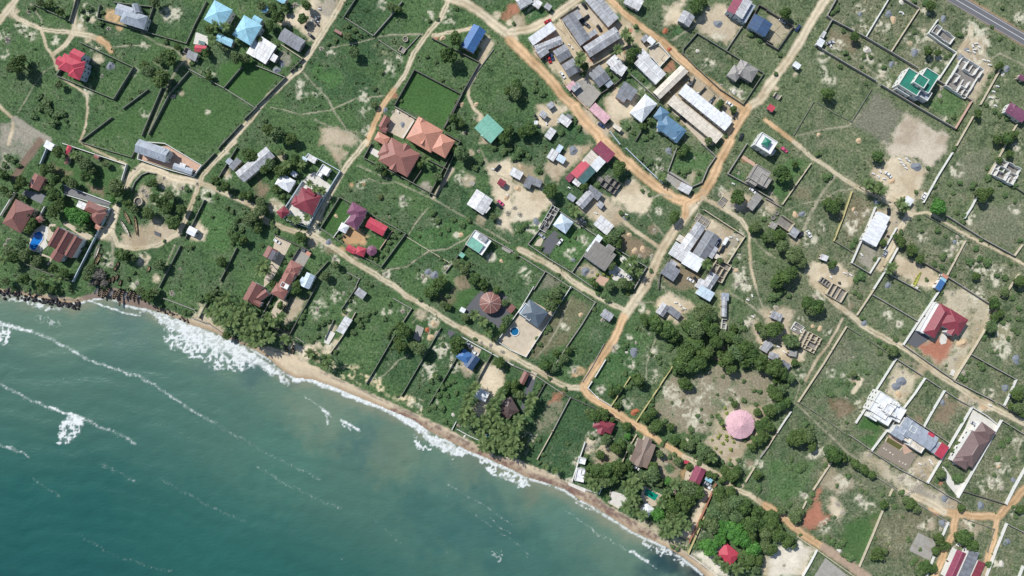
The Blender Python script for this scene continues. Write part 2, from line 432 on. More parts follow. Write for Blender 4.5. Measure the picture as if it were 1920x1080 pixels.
def quads_mesh(name, C, U, V, tone, m):
    n = len(C); v = np.empty((n, 4, 3)); v[:, 0] = C - U - V; v[:, 1] = C + U - V; v[:, 2] = C + U * .8 + V; v[:, 3] = C - U * .8 + V
    me = bpy.data.meshes.new(name); me.vertices.add(n * 4); me.vertices.foreach_set("co", v.ravel())
    me.loops.add(n * 4); me.loops.foreach_set("vertex_index", np.arange(n * 4, dtype=np.int32))
    me.polygons.add(n); me.polygons.foreach_set("loop_start", np.arange(0, n * 4, 4, dtype=np.int32)); me.polygons.foreach_set("loop_total", np.full(n, 4, dtype=np.int32))
    at = me.attributes.new("tone", 'FLOAT', 'POINT'); at.data.foreach_set("value", np.repeat(tone, 4).astype(np.float32))
    me.materials.append(m); me.update(calc_edges=True); return me
def crown_mesh(seed, n, nl, leaf, m, flat=.75, zc=1.05):
    r = np.random.RandomState(seed); lob = []
    for i in range(nl):
        a = r.uniform(0, 6.283); d = math.sqrt(r.uniform(0, 1)) * .68
        rad = r.uniform(.26, .44) * (1.15 - .35 * d)
        lob.append((d * math.cos(a), d * math.sin(a), (1 - d * d) * flat * r.uniform(.45, 1.0), rad, r.uniform(0, 1)))
    lob.append((0, 0, flat * .35, .6, .4))
    wts = np.array([l[3] ** 2 for l in lob]); li = r.choice(len(lob), n, p=wts / wts.sum())
    D = r.normal(size=(n, 3)); D[:, 2] = np.abs(D[:, 2]) * np.where(r.rand(n) < .78, 1, -1); D /= np.linalg.norm(D, axis=1)[:, None]
    Lc = np.array(lob)[li]; sh = r.uniform(.72, 1.08, n)
    C = Lc[:, :3] + D * (Lc[:, 3] * sh)[:, None]; C[:, 2] = C[:, 2] * .9 + zc
    nrm = D + r.normal(size=(n, 3)) * .55 + np.array([0, 0, .35]); nrm /= np.linalg.norm(nrm, axis=1)[:, None]
    t = r.normal(size=(n, 3)); U = np.cross(nrm, t); U /= np.linalg.norm(U, axis=1)[:, None]; V = np.cross(nrm, U)
    s = leaf * r.uniform(.6, 1.25, n)[:, None]
    tone = np.clip(.25 * r.rand(n) + .6 * Lc[:, 4] + .1, 0, 1)
    return quads_mesh('crown', C, U * s, V * s * .75, tone, m)
def tube(mb, p, q, r0, r1, n=6, m=0):
    p, q = Vector(p), Vector(q); d = (q - p).normalized(); a = d.orthogonal().normalized(); b_ = d.cross(a)
    A = [p + (a * math.cos(t) + b_ * math.sin(t)) * r0 for t in [6.2832 * i / n for i in range(n)]]
    Bq = [q + (a * math.cos(t) + b_ * math.sin(t)) * r1 for t in [6.2832 * i / n for i in range(n)]]
    for i in range(n):
        j = (i + 1) % n; mb.face([A[i], A[j], Bq[j], Bq[i]], m)
    mb.face(A[::-1], m); mb.face(Bq, m)
def trunk_mesh(seed, zc=1.05):
    r = random.Random(seed); mb = MB(); tube(mb, (0, 0, -.05), (.03, 0, zc * .72), .085, .06)
    for i in range(5):
        a = 6.28 * i / 5 + r.uniform(-.4, .4); d = r.uniform(.35, .6)
        tube(mb, (.02, 0, zc * r.uniform(.5, .7)), (d * math.cos(a), d * math.sin(a), zc + r.uniform(.1, .35)), .045, .015, 5)
    return mb.mesh('trunk', [M_BARK])
def frond_geo(r, a, tilt, ln):
    """a drooping feather frond: leaflet quads on both sides of a curved midrib"""
    C, U, V = [], [], []; n = 15; ca, sa = math.cos(a), math.sin(a); side = np.array([-sa, ca, 0])
    prev = np.zeros(3)
    for i in range(1, n + 1):
        t = i / n; rad = ln * (t - .12 * t * t); z = tilt * t * ln - .75 * ln * t * t * (1.0 - .4 * tilt)
        p = np.array([rad * ca, rad * sa, z]); d = p - prev; d /= np.linalg.norm(d); prev = p
        wl = ln * .24 * math.sin(math.pi * min(1, .18 + .8 * t)) ** .8
        for sg in (1, -1):
            dr = side * sg * .85 + d * .5 + np.array([0, 0, -.3]); dr /= np.linalg.norm(dr)
            C.append(p + dr * wl * .5); U.append(d * ln * .028); V.append(dr * wl * .5)
    return C, U, V
def palm_mesh(seed):
    r = random.Random(seed); C, U, V, tn = [], [], [], []
    n = 19
    for i in range(n):
        a = 6.283 * i / n * 2.4 + r.uniform(-.2, .2); tl = [.15, .55, .95][i % 3] + r.uniform(-.15, .15)
        c, u, v = frond_geo(r, a, tl, r.uniform(.88, 1.08)); C += c; U += u; V += v; tn += [min(1, max(0, tl * .7 + r.uniform(-.2, .3)))] * len(c)
    C = np.array(C); C[:, 2] += 2.35
    return quads_mesh('crown', C, np.array(U), np.array(V), np.array(tn), LEAF['palm'])
def palm_trunk(seed):
    r = random.Random(seed); mb = MB(); p = [(-.28, -.1, -.05), (-.2, -.06, .6), (-.08, -.02, 1.4), (0, 0, 2.35)]
    for i in range(3): tube(mb, p[i], p[i + 1], .075 - .015 * i, .06 - .012 * i, 7)
    return mb.mesh('trunk', [M_BARK])
PROTO = {'tree': [(crown_mesh(i, 1500, 15, .085, LEAF['tree']), trunk_mesh(i)) for i in range(6)], 'bright': [(crown_mesh(20 + i, 1500, 15, .085, LEAF['bright']), trunk_mesh(i)) for i in range(3)],
         'pale': [(crown_mesh(30 + i, 1300, 22, .085, LEAF['pale']), trunk_mesh(i)) for i in range(4)], 'shrub': [(crown_mesh(40 + i, 420, 8, .13, LEAF['shrub'], .6, .35), trunk_mesh(i, .5)) for i in range(5)], 'olive': [(crown_mesh(60 + i, 420, 8, .13, LEAF['olive'], .6, .35), trunk_mesh(i, .5)) for i in range(3)],
         'dead': [(crown_mesh(70, 700, 12, .07, LEAF['dead'], .5, .4), trunk_mesh(70, .5))], 'yellow': [(crown_mesh(80, 260, 6, .16, LEAF['yellow'], .6, .3), trunk_mesh(80, .5))],
         'palm': [(palm_mesh(90 + i), palm_trunk(i)) for i in range(5)]}
TREE_NAMES = {'tree': ('broadleaf_tree', 'tree'), 'bright': ('broadleaf_tree', 'tree'), 'pale': ('broadleaf_tree', 'tree'), 'shrub': ('shrub', 'shrub'), 'olive': ('shrub', 'shrub'), 'dead': ('dead_bush', 'bush'), 'yellow': ('garden_plant', 'plant'), 'palm': ('palm_tree', 'palm tree')}
LOOK = {'tree': 'dark green broadleaf tree', 'bright': 'bright green leafy tree', 'pale': 'pale green leafy tree', 'shrub': 'low green shrub', 'olive': 'dull olive-green shrub', 'dead': 'bare grey bush', 'yellow': 'yellow-green garden plant', 'palm': 'coconut palm'}
GRP = {'tree': 'broadleaf trees', 'bright': 'broadleaf trees', 'pale': 'broadleaf trees', 'shrub': 'shrubs', 'olive': 'shrubs', 'dead': 'bare bushes', 'yellow': 'garden plants', 'palm': 'coconut palms'}
TREES = []
def Tr(kind, lst):
    for x, y, r in lst:
        k2 = 'shrub' if kind == 'tree' and r < 33 else 'pale' if kind == 'tree' and random.random() < .28 else kind
        TREES.append((k2, px(x, y), r * S / zs * (.84 if k2 in ('shrub', 'olive') else 1.0 if k2 == 'palm' else .9), r * 4 / zs))
def plant():
    """the largest of each kind as things of their own; the many small ones left over as one mass of each kind"""
    left = {}; count = {}
    for k2, p, rm, r in sorted(TREES, key=lambda t: -t[2]):
        nm = TREE_NAMES[k2][0]; count[nm] = count.get(nm, 0) + 1
        i = random.randrange(len(PROTO[k2])); cm, tm = PROTO[k2][i]
        zf = random.uniform(.85, 1.08) * (.72 if k2 in ('shrub', 'olive') else 1) * (.85 if k2 in ('tree', 'bright', 'pale') and r > 80 else 1)
        if k2 == 'palm': rm *= 1.15
        hc = rm * zf * {'tree': 1.4, 'bright': 1.4, 'pale': 1.4, 'palm': 2.2}.get(k2, .6)
        wx, wy = w2(p, hc); rz = random.uniform(0, 6.28)
        if count[nm] > 290:
            left.setdefault(k2, []).append((cm, wx, wy, rm, zf, rz)); continue
        root = empty(nm, (wx, wy, 0)); root.scale = (rm, rm, rm * zf); root.rotation_euler = (0, 0, rz)
        new_obj('crown', cm, root); new_obj('trunk', tm, root)
        size = 'large ' if rm > 5.2 else ('small ' if rm < (2.0 if k2 in ('shrub', 'olive') else 3.2) else '')
        if k2 == 'palm': size = 'tall ' if rm > 4.0 else 'small ' if rm < 3.1 else ''
        auto(root, p, size + LOOK[k2], TREE_NAMES[k2][1], GRP[k2])
    for k2, v in left.items():
        Cs, Us, Vs, Ts = [], [], [], []
        for cm, wx, wy, rm, zf, rz in v:
            co = np.empty(len(cm.vertices) * 3); cm.vertices.foreach_get("co", co); co = co.reshape(-1, 4, 3)[::2]
            tn = np.empty(len(cm.vertices)); cm.attributes["tone"].data.foreach_get("value", tn)
            c, s = math.cos(rz), math.sin(rz); M = np.array([[c, s, 0], [-s, c, 0], [0, 0, zf]]) * rm; q = co @ M
            ctr = q.mean(1); Cs += [ctr + np.array([wx, wy, 0]), np.array([[wx, wy, .45 * rm]])]
            Us += [(q[:, 1] - q[:, 0]) * .66, np.array([[.07 * rm, .05 * rm, 0]])]; Vs += [(q[:, 3] + q[:, 2] - q[:, 1] - q[:, 0]) * .33, np.array([[0, 0, .5 * rm]])]; Ts += [tn[::8], np.zeros(1)]
        nm = {'tree': 'small_trees', 'bright': 'small_trees', 'pale': 'small_trees'}.get(k2, 'shrubbery')
        o = new_obj(nm, quads_mesh(nm, np.concatenate(Cs), np.concatenate(Us), np.concatenate(Vs), np.concatenate(Ts), LEAF[k2])); tag(o, ("many smaller %s bushy trees scattered over the village" % ("%s green" % {"tree": "dark"}.get(k2, k2))) if nm == 'small_trees' else "many smaller %s bushes scattered over the fields" % ('olive' if k2 == 'olive' else 'green'), "trees" if nm == 'small_trees' else "shrubs", kind="stuff")

# ---------------------------------------------------------------- ground painting lists (filled by the data below)
PAINT = []     # (kind, 'path'|'poly'|'spot', data, width, strength, rough edge)
def G(kind, w, *pts, s=1.0, e=1.2):
    PAINT.append((kind, 'path', [w2(px(*p)) for p in pts], w * S / zs, s, e))
def Pt(kind, *pts, s=1.0, e=2.5):
    PAINT.append((kind, 'poly', [w2(px(*p)) for p in pts], 0, s, e))
def Sp(kind, *spots, s=0.9):
    for x, y, r in spots: PAINT.append((kind, 'spot', [w2(px(x, y))], r * S / zs, s, 2.0))
# flat paved yards: real thin slabs
M_PAVE = {'white': plain_mat("paving_white", (222, 218, 208), .25, .4), 'grey': plain_mat("paving_grey", (128, 130, 134), .3, .4), 'beige': plain_mat("paving_beige", (206, 192, 170), .3, .4), 'pink': plain_mat("paving_pink", (206, 172, 150), .3, .3), 'brown': plain_mat("paving_brown", (150, 138, 124), .35, .4), 'dark': plain_mat("paving_dark", (98, 100, 106), .3, .4), 'slab': plain_mat("concrete_slab", (172, 168, 160), .5, .35)}
NPAVE = [0]
def Pave(colr, *pts, name='paved_yard'):
    NPAVE[0] += 1
    W = [w2(px(*p)) for p in pts]; mb = MB(); mb.prism(W, -.1, .05 + .004 * (NPAVE[0] % 9))
    o = new_obj(name, mb.mesh(name, [M_PAVE[colr]])); o["kind"] = "structure"; CLEAR.append(W); return o
def Slab(base, colr, *pts, h=.3, name='concrete_slab', cat='slab'):
    P = [px(*p) for p in pts]; W = [w2(p, h) for p in P]; mb = MB(); mb.prism(W, -.1, h)
    o = new_obj(name, mb.mesh(name, [M_PAVE[colr]])); o["kind"] = "thing"; CLEAR.append(W)
    auto(o, (sum(p[0] for p in P) / len(P), sum(p[1] for p in P) / len(P)), base, cat); return o
# heaps of building material
M_HEAP = {'grey': plain_mat("gravel_grey", (132, 138, 146), .4, 1.2, (108, 112, 118)), 'sand': plain_mat("sand_heap", (206, 180, 146), .3, 1.0), 'white': plain_mat("white_sand", (216, 210, 198), .3, 1.0), 'red': plain_mat("laterite_heap", (176, 104, 72), .35, 1.0), 'rubble': plain_mat("rubble_heap", (190, 182, 166), .6, 2.0, (120, 112, 98))}
HL = {'grey': 'blue-grey heap of gravel', 'sand': 'tan heap of sand', 'white': 'whitish heap of sand', 'red': 'red-brown heap of earth', 'rubble': 'rough heap of pale rubble'}
def heap(colr, *spots):
    for x, y, r in spots:
        p = px(x, y); rm = r * S / zs * (.72 if colr == 'rubble' else .95); rr = random.Random(int(p[0] * 3 + p[1] * 5)); mb = MB(); n = 18; rings = 7
        ph = [rr.uniform(0, 6.28) for _ in range(5)]; el = rr.uniform(.75, 1.0)
        def pt(i, j):
            a = 6.2832 * (j % n) / n; t = i / rings
            q = rm * t * (1 + .13 * math.sin(2 * a + ph[0]) + .09 * math.sin(3 * a + ph[1]) + .05 * math.sin(5 * a + ph[2]))
            hz = .42 * rm * (1 - t) ** 1.15 * (1 + .25 * math.sin(2 * a + ph[3])) * (1 if t < 1 else 0) - (.05 if t >= 1 else 0)
            if colr == 'rubble': hz = max(-.02, .3 * rm * (1 - t) ** .7 * (.35 + abs(math.sin(4 * a + 6 * t + ph[4]) * math.cos(3 * a - 9 * t + ph[0])) * 1.5)) if t < 1 else -.05; q *= 1 + .22 * math.sin(7 * a + ph[1])
            return (q * math.cos(a), q * math.sin(a) * el, hz + .03)
        for i in range(rings):
            for j in range(n):
                if i == 0: mb.face([(0, 0, pt(0, 0)[2]), pt(1, j), pt(1, j + 1)])
                else: mb.face([pt(i, j), pt(i + 1, j), pt(i + 1, j + 1), pt(i, j + 1)])
        name = {'rubble': 'rubble_heap', 'grey': 'gravel_heap', 'red': 'earth_heap'}.get(colr, 'sand_heap')
        o = new_obj(name, mb.mesh(name, [M_HEAP[colr]])); o["kind"] = "thing"; o.location = (*w2(p), 0); o.rotation_euler = (0, 0, rr.uniform(0, 6))
        for f in o.data.polygons: f.use_smooth = colr != 'rubble'
        auto(o, p, HL[colr], 'heap', 'heaps of building material')

# ---------------------------------------------------------------- vehicles, boats
def paint_mat(name, c, rough=.3):
    m, nt, b = mat(name); b.inputs["Base Color"].default_value = (*rgb(*c), 1); b.inputs["Roughness"].default_value = rough; return m
CARC = {'white': paint_mat("car_white", (232, 232, 230)), 'black': paint_mat("car_black", (40, 42, 46)), 'red': paint_mat("car_red", (188, 44, 48)), 'silver': paint_mat("car_silver", (166, 170, 176)), 'blue': paint_mat("car_blue", (56, 74, 112)), 'pink': paint_mat("car_pink", (214, 90, 130)), 'grey': paint_mat("car_grey", (98, 100, 106))}
M_TYRE = paint_mat("tyre", (34, 34, 34), .8)
M_LAMP = paint_mat("lamp_lens", (230, 226, 214), .1)
def loft(mb, secs, m=0):       # secs: (x, half width bottom, half width top, z0, z1)
    rings = [[(x, -wb, z0), (x, wb, z0), (x, wt, z1), (x, -wt, z1)] for x, wb, wt, z0, z1 in secs]
    for a, b_ in zip(rings[:-1], rings[1:]):
        for i in range(4):
            j = (i + 1) % 4; mb.face([a[i], a[j], b_[j], b_[i]][::-1], m)
    mb.face(rings[0], m); mb.face(rings[-1][::-1], m)
wheel_me = None
def car(colr, x, y, ang, truck=False):
    global wheel_me
    p = px(x, y); root = empty('pickup_truck' if truck else 'parked_car', (*w2(p, .7), 0.02)); root.rotation_euler = (0, 0, -math.radians(ang))
    if wheel_me is None:
        mb = MB(); tube(mb, (0, -.11, 0), (0, .11, 0), .33, .33, 12); wheel_me = mb.mesh('wheel', [M_TYRE])
    mb = MB(); loft(mb, [(-2.15, .72, .66, .38, .78), (-2.0, .82, .78, .28, .92), (-.9, .86, .82, .25, .95), (1.0, .86, .82, .25, .92), (1.9, .82, .74, .28, .8), (2.15, .7, .62, .4, .68)])
    new_obj('body', mb.mesh('body', [CARC[colr]]), root)
    mb = MB(); loft(mb, [(-1.75 if not truck else -.35, .76, .6, .9, .96), (-1.35 if not truck else -.1, .77, .62, .9, 1.38), (.25, .77, .62, .9, 1.4), (1.05, .74, .6, .88, .93)])
    new_obj('glasshouse', mb.mesh('glasshouse', [M_GLASS]), root)
    mb = MB(); mb.box(-1.32 if not truck else -.1, .22, -.6, .6, 1.37, 1.43); new_obj('roof_panel', mb.mesh('roof_panel', [CARC[colr]]), root)
    if truck:
        mb = MB(); mb.box(-2.05, -.5, -.66, .66, .9, .93); new_obj('load_bed', mb.mesh('load_bed', [M_TYRE]), root)
    for sx in (-1.35, 1.35):
        for sy in (-.78, .78):
            o = new_obj('wheel', wheel_me, root); o.location = (sx, sy, .33)
    for sy in (-.5, .5):
        mb = MB(); mb.box(2.08, 2.17, sy - .14, sy + .14, .55, .68); new_obj('headlight', mb.mesh('headlight', [M_LAMP]), root)
    auto(root, p, {'black': 'black', 'grey': 'dark grey'}.get(colr, colr) + (' pickup truck parked' if truck else ' car parked'), 'truck' if truck else 'car', 'parked vehicles')
M_BOAT = {'wood': plain_mat("boat_wood", (170, 150, 118), .4, 1.5, (90, 76, 60)), 'white': plain_mat("boat_white", (216, 210, 196), .3, 1.0), 'dark': plain_mat("boat_dark", (70, 62, 60), .4, 1.0, (44, 40, 40)), 'yellow': plain_mat("boat_yellow", (170, 176, 74), .45, 1.2, (120, 140, 50)), 'blue': plain_mat("boat_blue", (84, 112, 140), .4, 1.0)}
def canoe(colr, x, y, L, ang, wid=1.5, base=None):
    p = px(x, y); L = L * S / zs; root = empty('fishing_canoe', (*w2(p), 0)); root.rotation_euler = (0, 0, -math.radians(ang))
    mb = MB(); n = 16; rows = []
    for i in range(n + 1):
        t = i / n * 2 - 1; w = wid / 2 * max(.04, (1 - abs(t) ** 2.6)) * (1.2 - .4 * (t + 1) if colr == 'yellow' else 1); sh = .75 + .55 * abs(t) ** 3; xx = t * L / 2
        rows.append([(xx, -w * .45, .05 + .35 * abs(t) ** 4), (xx, -w, sh), (xx, -w * .86, sh), (xx, -w * .4, .2 + .4 * abs(t) ** 4), (xx, w * .4, .2 + .4 * abs(t) ** 4), (xx, w * .86, sh), (xx, w, sh), (xx, w * .45, .05 + .35 * abs(t) ** 4)])
    for a, b_ in zip(rows[:-1], rows[1:]):
        for i in range(8):
            j = (i + 1) % 8; mb.face([a[i], b_[i], b_[j], a[j]][::-1])
    mb.face(rows[0]); mb.face(rows[-1][::-1])
    hull = new_obj('hull', mb.mesh('hull', [M_BOAT[colr]]), root)
    for t in (-.55, -.2, .15, .5):
        w = wid / 2 * (1 - abs(t) ** 2.6) * .9; mb = MB(); mb.box(t * L / 2 - .12, t * L / 2 + .12, -w, w, .55, .62)
        new_obj('bench', mb.mesh('bench', [M_BOAT['wood']]), root)
    auto(root, p, base or {'wood': 'long wooden fishing canoe lying', 'white': 'long white fishing canoe lying', 'dark': 'dark fishing canoe drawn up', 'yellow': 'long yellow fishing canoe lying', 'blue': 'blue fishing canoe drawn up'}[colr], 'boat', 'fishing canoes ashore')
def stack(*spots):       # little piles of building blocks
    for x, y, ang in spots:
        p = px(x, y); rr = random.Random(int(p[0] * 7 + p[1])); mb = MB(); z = 0
        for k in range(3): w = 1.0 - .16 * k; mb.box(-w, w * rr.uniform(.6, 1), -.38 + .05 * k, .38 - .05 * k, z - .05, z + .28); z += .28
        o = new_obj('block_pile', mb.mesh('block_pile', [WM['white']])); o["kind"] = "thing"; o.location = (*w2(p), .03); o.rotation_euler = (0, 0, -math.radians(ang)); auto(o, p, "small pale pile of building blocks", 'block pile', 'piles of building blocks')
M_DRUM = paint_mat("drum_black", (38, 40, 44), .5)
def drum(*spots):        # black plastic water drums beside the houses
    for x, y in spots:
        p = px(x, y); root = empty('water_drum', (*w2(p, 1.3), 0)); mb = MB(); tube(mb, (0, 0, 0), (0, 0, 1.3), .62, .6, 14); new_obj('drum_body', mb.mesh('drum_body', [M_DRUM]), root)
        mb = MB(); tube(mb, (0, 0, 1.3), (0, 0, 1.48), .56, .2, 14); new_obj('lid', mb.mesh('lid', [M_DRUM]), root); auto(root, p, "black water drum standing", 'drum', 'water drums')
def tank(x, y, r, h, colr, base, name='water_tank'):
    p = px(x, y); r = r * S / zs; root = empty(name, (*w2(p, h), 0)); mb = MB(); n = 20
    ps = [(r * math.cos(6.2832 * i / n), r * math.sin(6.2832 * i / n)) for i in range(n)]; pi_ = [(q[0] * .84, q[1] * .84) for q in ps]
    for i in range(n):
        j = (i + 1) % n
        mb.face([(*ps[i], -.1), (*ps[j], -.1), (*ps[j], h), (*ps[i], h)]); mb.face([(*pi_[j], .4), (*pi_[i], .4), (*pi_[i], h), (*pi_[j], h)]); mb.face([(*ps[i], h), (*ps[j], h), (*pi_[j], h), (*pi_[i], h)])
    new_obj('rim', mb.mesh('rim', [WM[colr]]), root)
    mb = MB(); mb.prism(pi_, .2, h * .5); new_obj('inner_floor', mb.mesh('inner_floor', [WM['dark']]), root)
    auto(root, p, base, 'tank')
M_POOL = {}
def pool_mat(name, c):
    m, nt, b = mat(name); pos = position(nt)
    cc = mix_col(nt, noise(nt, pos, .5, 2), rgb(*c), rgb(c[0] * .75, c[1] * .85, c[2] * .95))
    nt.links.new(cc, b.inputs["Base Color"]); b.inputs["Roughness"].default_value = .12
    bp = N(nt, "ShaderNodeBump"); bp.inputs["Strength"].default_value = .15; nt.links.new(noise(nt, pos, 3, 2), bp.inputs["Height"]); nt.links.new(bp.outputs[0], b.inputs["Normal"]); return m
def pool(label, short, c, pts, rim='white', rh=.28):
    P = [px(*p) for p in pts]; W = [w2(p) for p in P]; cx = sum(p[0] for p in W) / len(W); cy = sum(p[1] for p in W) / len(W)
    root = empty('swimming_pool', (cx, cy, 0)); tag(root, label, 'pool'); W = [(p[0] - cx, p[1] - cy) for p in W]
    ar = sum(W[i][0] * W[(i + 1) % len(W)][1] - W[(i + 1) % len(W)][0] * W[i][1] for i in range(len(W)))
    if ar < 0: W = W[::-1]
    mb = MB(); mb.prism(W, -.1, .17); new_obj('pool_water', mb.mesh('pool_water', [pool_mat('pool_water', c)]), root)
    O = [(p[0] * (1 + .55 / math.hypot(*p)), p[1] * (1 + .55 / math.hypot(*p))) for p in W]; mb = MB(); n = len(W)
    for i in range(n):
        j = (i + 1) % n
        mb.face([(*O[i], -.1), (*O[j], -.1), (*O[j], rh), (*O[i], rh)]); mb.face([(*O[i], rh), (*O[j], rh), (*W[j], rh), (*W[i], rh)]); mb.face([(*W[j], -.1), (*W[i], -.1), (*W[i], rh), (*W[j], rh)])
    new_obj('rim', mb.mesh('rim', [M_PAVE[rim]]), root)
    if short: LM.append((sum(p[0] for p in P) / n, sum(p[1] for p in P) / n, short))
    CLEAR.append([(p[0] + cx, p[1] + cy) for p in W])
# ================================================================ PLACE DATA (photo tiles of 480 x 270 px read at 4x)
# ---------------------------------------------------------------- row 0
T(0, 0)
B("two-storey house with bright red many-hipped roof inside a dark square wall", "bright red many-hipped villa", [('hip', 'red', R(540, 490, 175, 125, 22), 6.4, 2.4), ('gable', 'red', R(580, 420, 95, 85, 25), 6.4, 1.5), ('hip', 'red', R(575, 535, 110, 95, 112), 6.4, 2.0), ('gable', 'red', R(475, 470, 95, 70, 25), 6.4, 1.3)], wall='bluewhite')
B("grey sheet-roofed house with hipped main roof and lower flat-gabled rear wing", "grey hipped house by the track", [('hip', 'bluegrey', R(1005, 145, 190, 105, 17), 4.6, 2.2), ('gable', 'bluegrey', R(935, 85, 130, 85, 17), 4.3, .9), ('gable', 'bluegrey', R(1020, 65, 70, 45, 75), 4.5, 1.1)], wall='white')
B("big house with pale blue four-sided pyramid roof, upper of the two", "upper pale-blue pyramid villa", [('pyr', 'ltblue', Q((1610, 0), (1747, 76), (1652, 215)), 5.8, 2.5)], wall='white')
B("big house with pale blue four-sided pyramid roof, lower of the two", "lower pale-blue pyramid villa", [('pyr', 'ltblue', Q((1832, 113), (1968, 195), (1885, 346)), 5.8, 2.5), ('gable', 'ltblue', R(1930, 150, 70, 45, 30), 4.6, .8)], wall='white')
B("small pale blue gabled garage below the pyramid-roofed villas", "pale blue garage", [('gable', 'ltblue', Q((1640, 250), (1757, 303), (1725, 350)), 3.2, .7)], cat='garage', name='garage')
B("tiny gatehouse with red and teal gabled roof on a white patio", "red and teal gatehouse", [('gable', 'red', Q((1465, 335), (1552, 345), (1510, 392)), 2.9, .8), ('shed', 'teal', R(1515, 322, 50, 25, 15), 2.6, .2)], cat='gatehouse', name='gatehouse')
B("dark grey tin-roofed shed at the end of the footpath", "dark grey path-end shed", [('shed', 'dzinc', R(1440, 418, 80, 60, 25), 2.7)], cat='shed', name='shed')
ruin("roofless grey block room beside the dark grey path-end shed", None, R(1400, 380, 45, 45, 25), 2, 1, 2.0)
Pave('white', (1470, 240), (1560, 275), (1560, 340), (1450, 330))
Wl("dark green square garden wall", [(592, 312), (997, 502), (850, 740), (420, 565), (535, 385)], 2.2, 'mossy')
Wl("low mossy field wall", [(605, 1055), (835, 880)], 1.6, 'mossy'); Wl("short mossy field wall", [(920, 812), (1105, 672)], 1.6, 'mossy')
Wl("dark field wall along the alley", [(1212, 655), (1060, 1015)], 2, 'mossy'); Wl("mossy field wall beside the alley", [(1415, 535), (1270, 700), (1112, 1005)], 2, 'mossy')
Wl("grey field wall", [(1420, 520), (1680, 660), (1900, 800)], 1.4, 'grey'); Wl("mossy wall by the track", [(1925, 800), (1830, 890)], 2, 'mossy'); Wl("mossy wall by the sandy track", [(1805, 930), (1665, 1080)], 2, 'mossy')
Wl("dark cross wall between fields", [(1812, 500), (1675, 660)], 2, 'mossy')
Wl("low grey compound wall", [(745, 35), (728, 135), (1080, 235), (1148, 50), (850, 15)], 1.8, 'mossy'); Wl("long grey field wall", [(1080, 235), (1395, 325), (1460, 180), (1545, 10)], 1.5, 'mossy')
Wl("dark garden wall in the corner", [(240, 25), (520, 155), (572, -20)], 1.9, 'mossy')
Tr('tree', [(1265, 430, 78), (1185, 450, 38), (1212, 590, 82), (1110, 545, 62), (1085, 490, 50), (125, 485, 75), (70, 510, 45), (160, 440, 45), (440, 635, 38), (1562, 570, 38), (1160, 15, 55), (300, 15, 40), (370, 30, 40), (450, 90, 40), (1770, 430, 60), (1840, 440, 48), (1545, 395, 42), (1570, 220, 45), (1440, 470, 30), (1330, 350, 35), (240, 60, 30)])
Tr('shrub', [(340, 770, 55), (300, 810, 45), (370, 830, 50), (420, 870, 45), (400, 930, 50), (470, 850, 40), (490, 905, 25), (290, 720, 40), (250, 870, 40), (660, 60, 40), (610, 70, 35), (750, 180, 35), (640, 130, 30), (1240, 720, 25), (1050, 690, 28), (980, 740, 24), (1240, 310, 30), (770, 90, 25)])
Tr('palm', [(1690, 205, 42), (1610, 195, 36), (1600, 300, 36)])
heap('grey', (830, 495, 36)); heap('rubble', (215, 90, 26), (55, 300, 40), (765, 570, 22), (815, 215, 28), (1300, 725, 30))
G('road', 40, (110, -20), (88, 90), (140, 145), (310, 215), (430, 235), (540, 245)); G('road', 60, (-10, 160), (60, 70), (120, -10)); G('road', 42, (575, -10), (555, 150), (550, 250), (500, 330), (400, 410))
G('road', 50, (545, 250), (650, 265), (740, 295)); G('orange', 55, (740, 295), (800, 330), (830, 380)); G('road', 22, (310, 225), (350, 350), (400, 430), (428, 520)); G('road', 16, (430, 560), (550, 640), (650, 710), (657, 850), (632, 990), (600, 1060))
G('road', 24, (-10, 790), (95, 890), (95, 980), (60, 1080)); G('grey', 60, (110, 900), (220, 975), (360, 1050)); G('path', 14, (1060, 240), (1180, 330), (1320, 370), (1390, 450)); G('path', 22, (1390, 450), (1330, 510), (1260, 640), (1205, 760), (1110, 1000)); G('path', 12, (230, 30), (310, 150), (320, 220)); G('path', 9, (500, 430), (330, 540), (240, 660), (190, 760), (130, 850)); G('path', 8, (850, 350), (1000, 340), (1130, 345)); G('path', 8, (1150, 460), (1250, 530))
Sp('road', (100, 90, 55), (600, 215, 60), (1400, 455, 60)); Sp('scrub', (30, 250, 60), (240, 260, 60), (30, 400, 50), (430, 290, 60), (610, 170, 70), (690, 110, 70), (640, 60, 50), (660, 690, 60), (720, 350, 60), (1070, 350, 50), (1280, 110, 90), (1090, 830, 50), (160, 190, 60), (1590, 560, 40), (1010, 540, 40), (1560, 840, 30)); Sp('orange', (840, 115, 70), (900, 190, 45)); Sp('sand', (740, 445, 50), (655, 300, 35), (690, 150, 30), (1360, 700, 30)); Pt('grey', (-10, 940), (110, 920), (300, 1000), (340, 1090), (-10, 1090))
T(1, 0)
Pt('lawn', (-280, 480), (-60, 420), (180, 575), (0, 800), (-270, 660)); Pt('lawn', (1190, 540), (1530, 710), (1405, 950), (1060, 790), e=.8); T(0, 0); Pt('lawn', (1430, 550), (1880, 800), (1650, 1090), (1120, 1090), (1280, 720), s=.6); Pt('lawn', (1200, 690), (1050, 1000), (640, 1060), (900, 860), s=.5)
T(1, 0)
B("little eight-sided pale blue garden pavilion", "pale blue garden pavilion", [('cone', 'ltblue', R(65, 66, 62, 62, 0), 2.8, 1.0, 8)], cat='pavilion', name='garden_pavilion')
B("long weathered grey sheet-roofed shed beside the sandy track", "long weathered shed by the sandy track", [('gable', 'dzinc', Q((215, 210), (372, 306), (322, 390)), 3.4, 1.0)], wall='grey', cat='shed', name='shed')
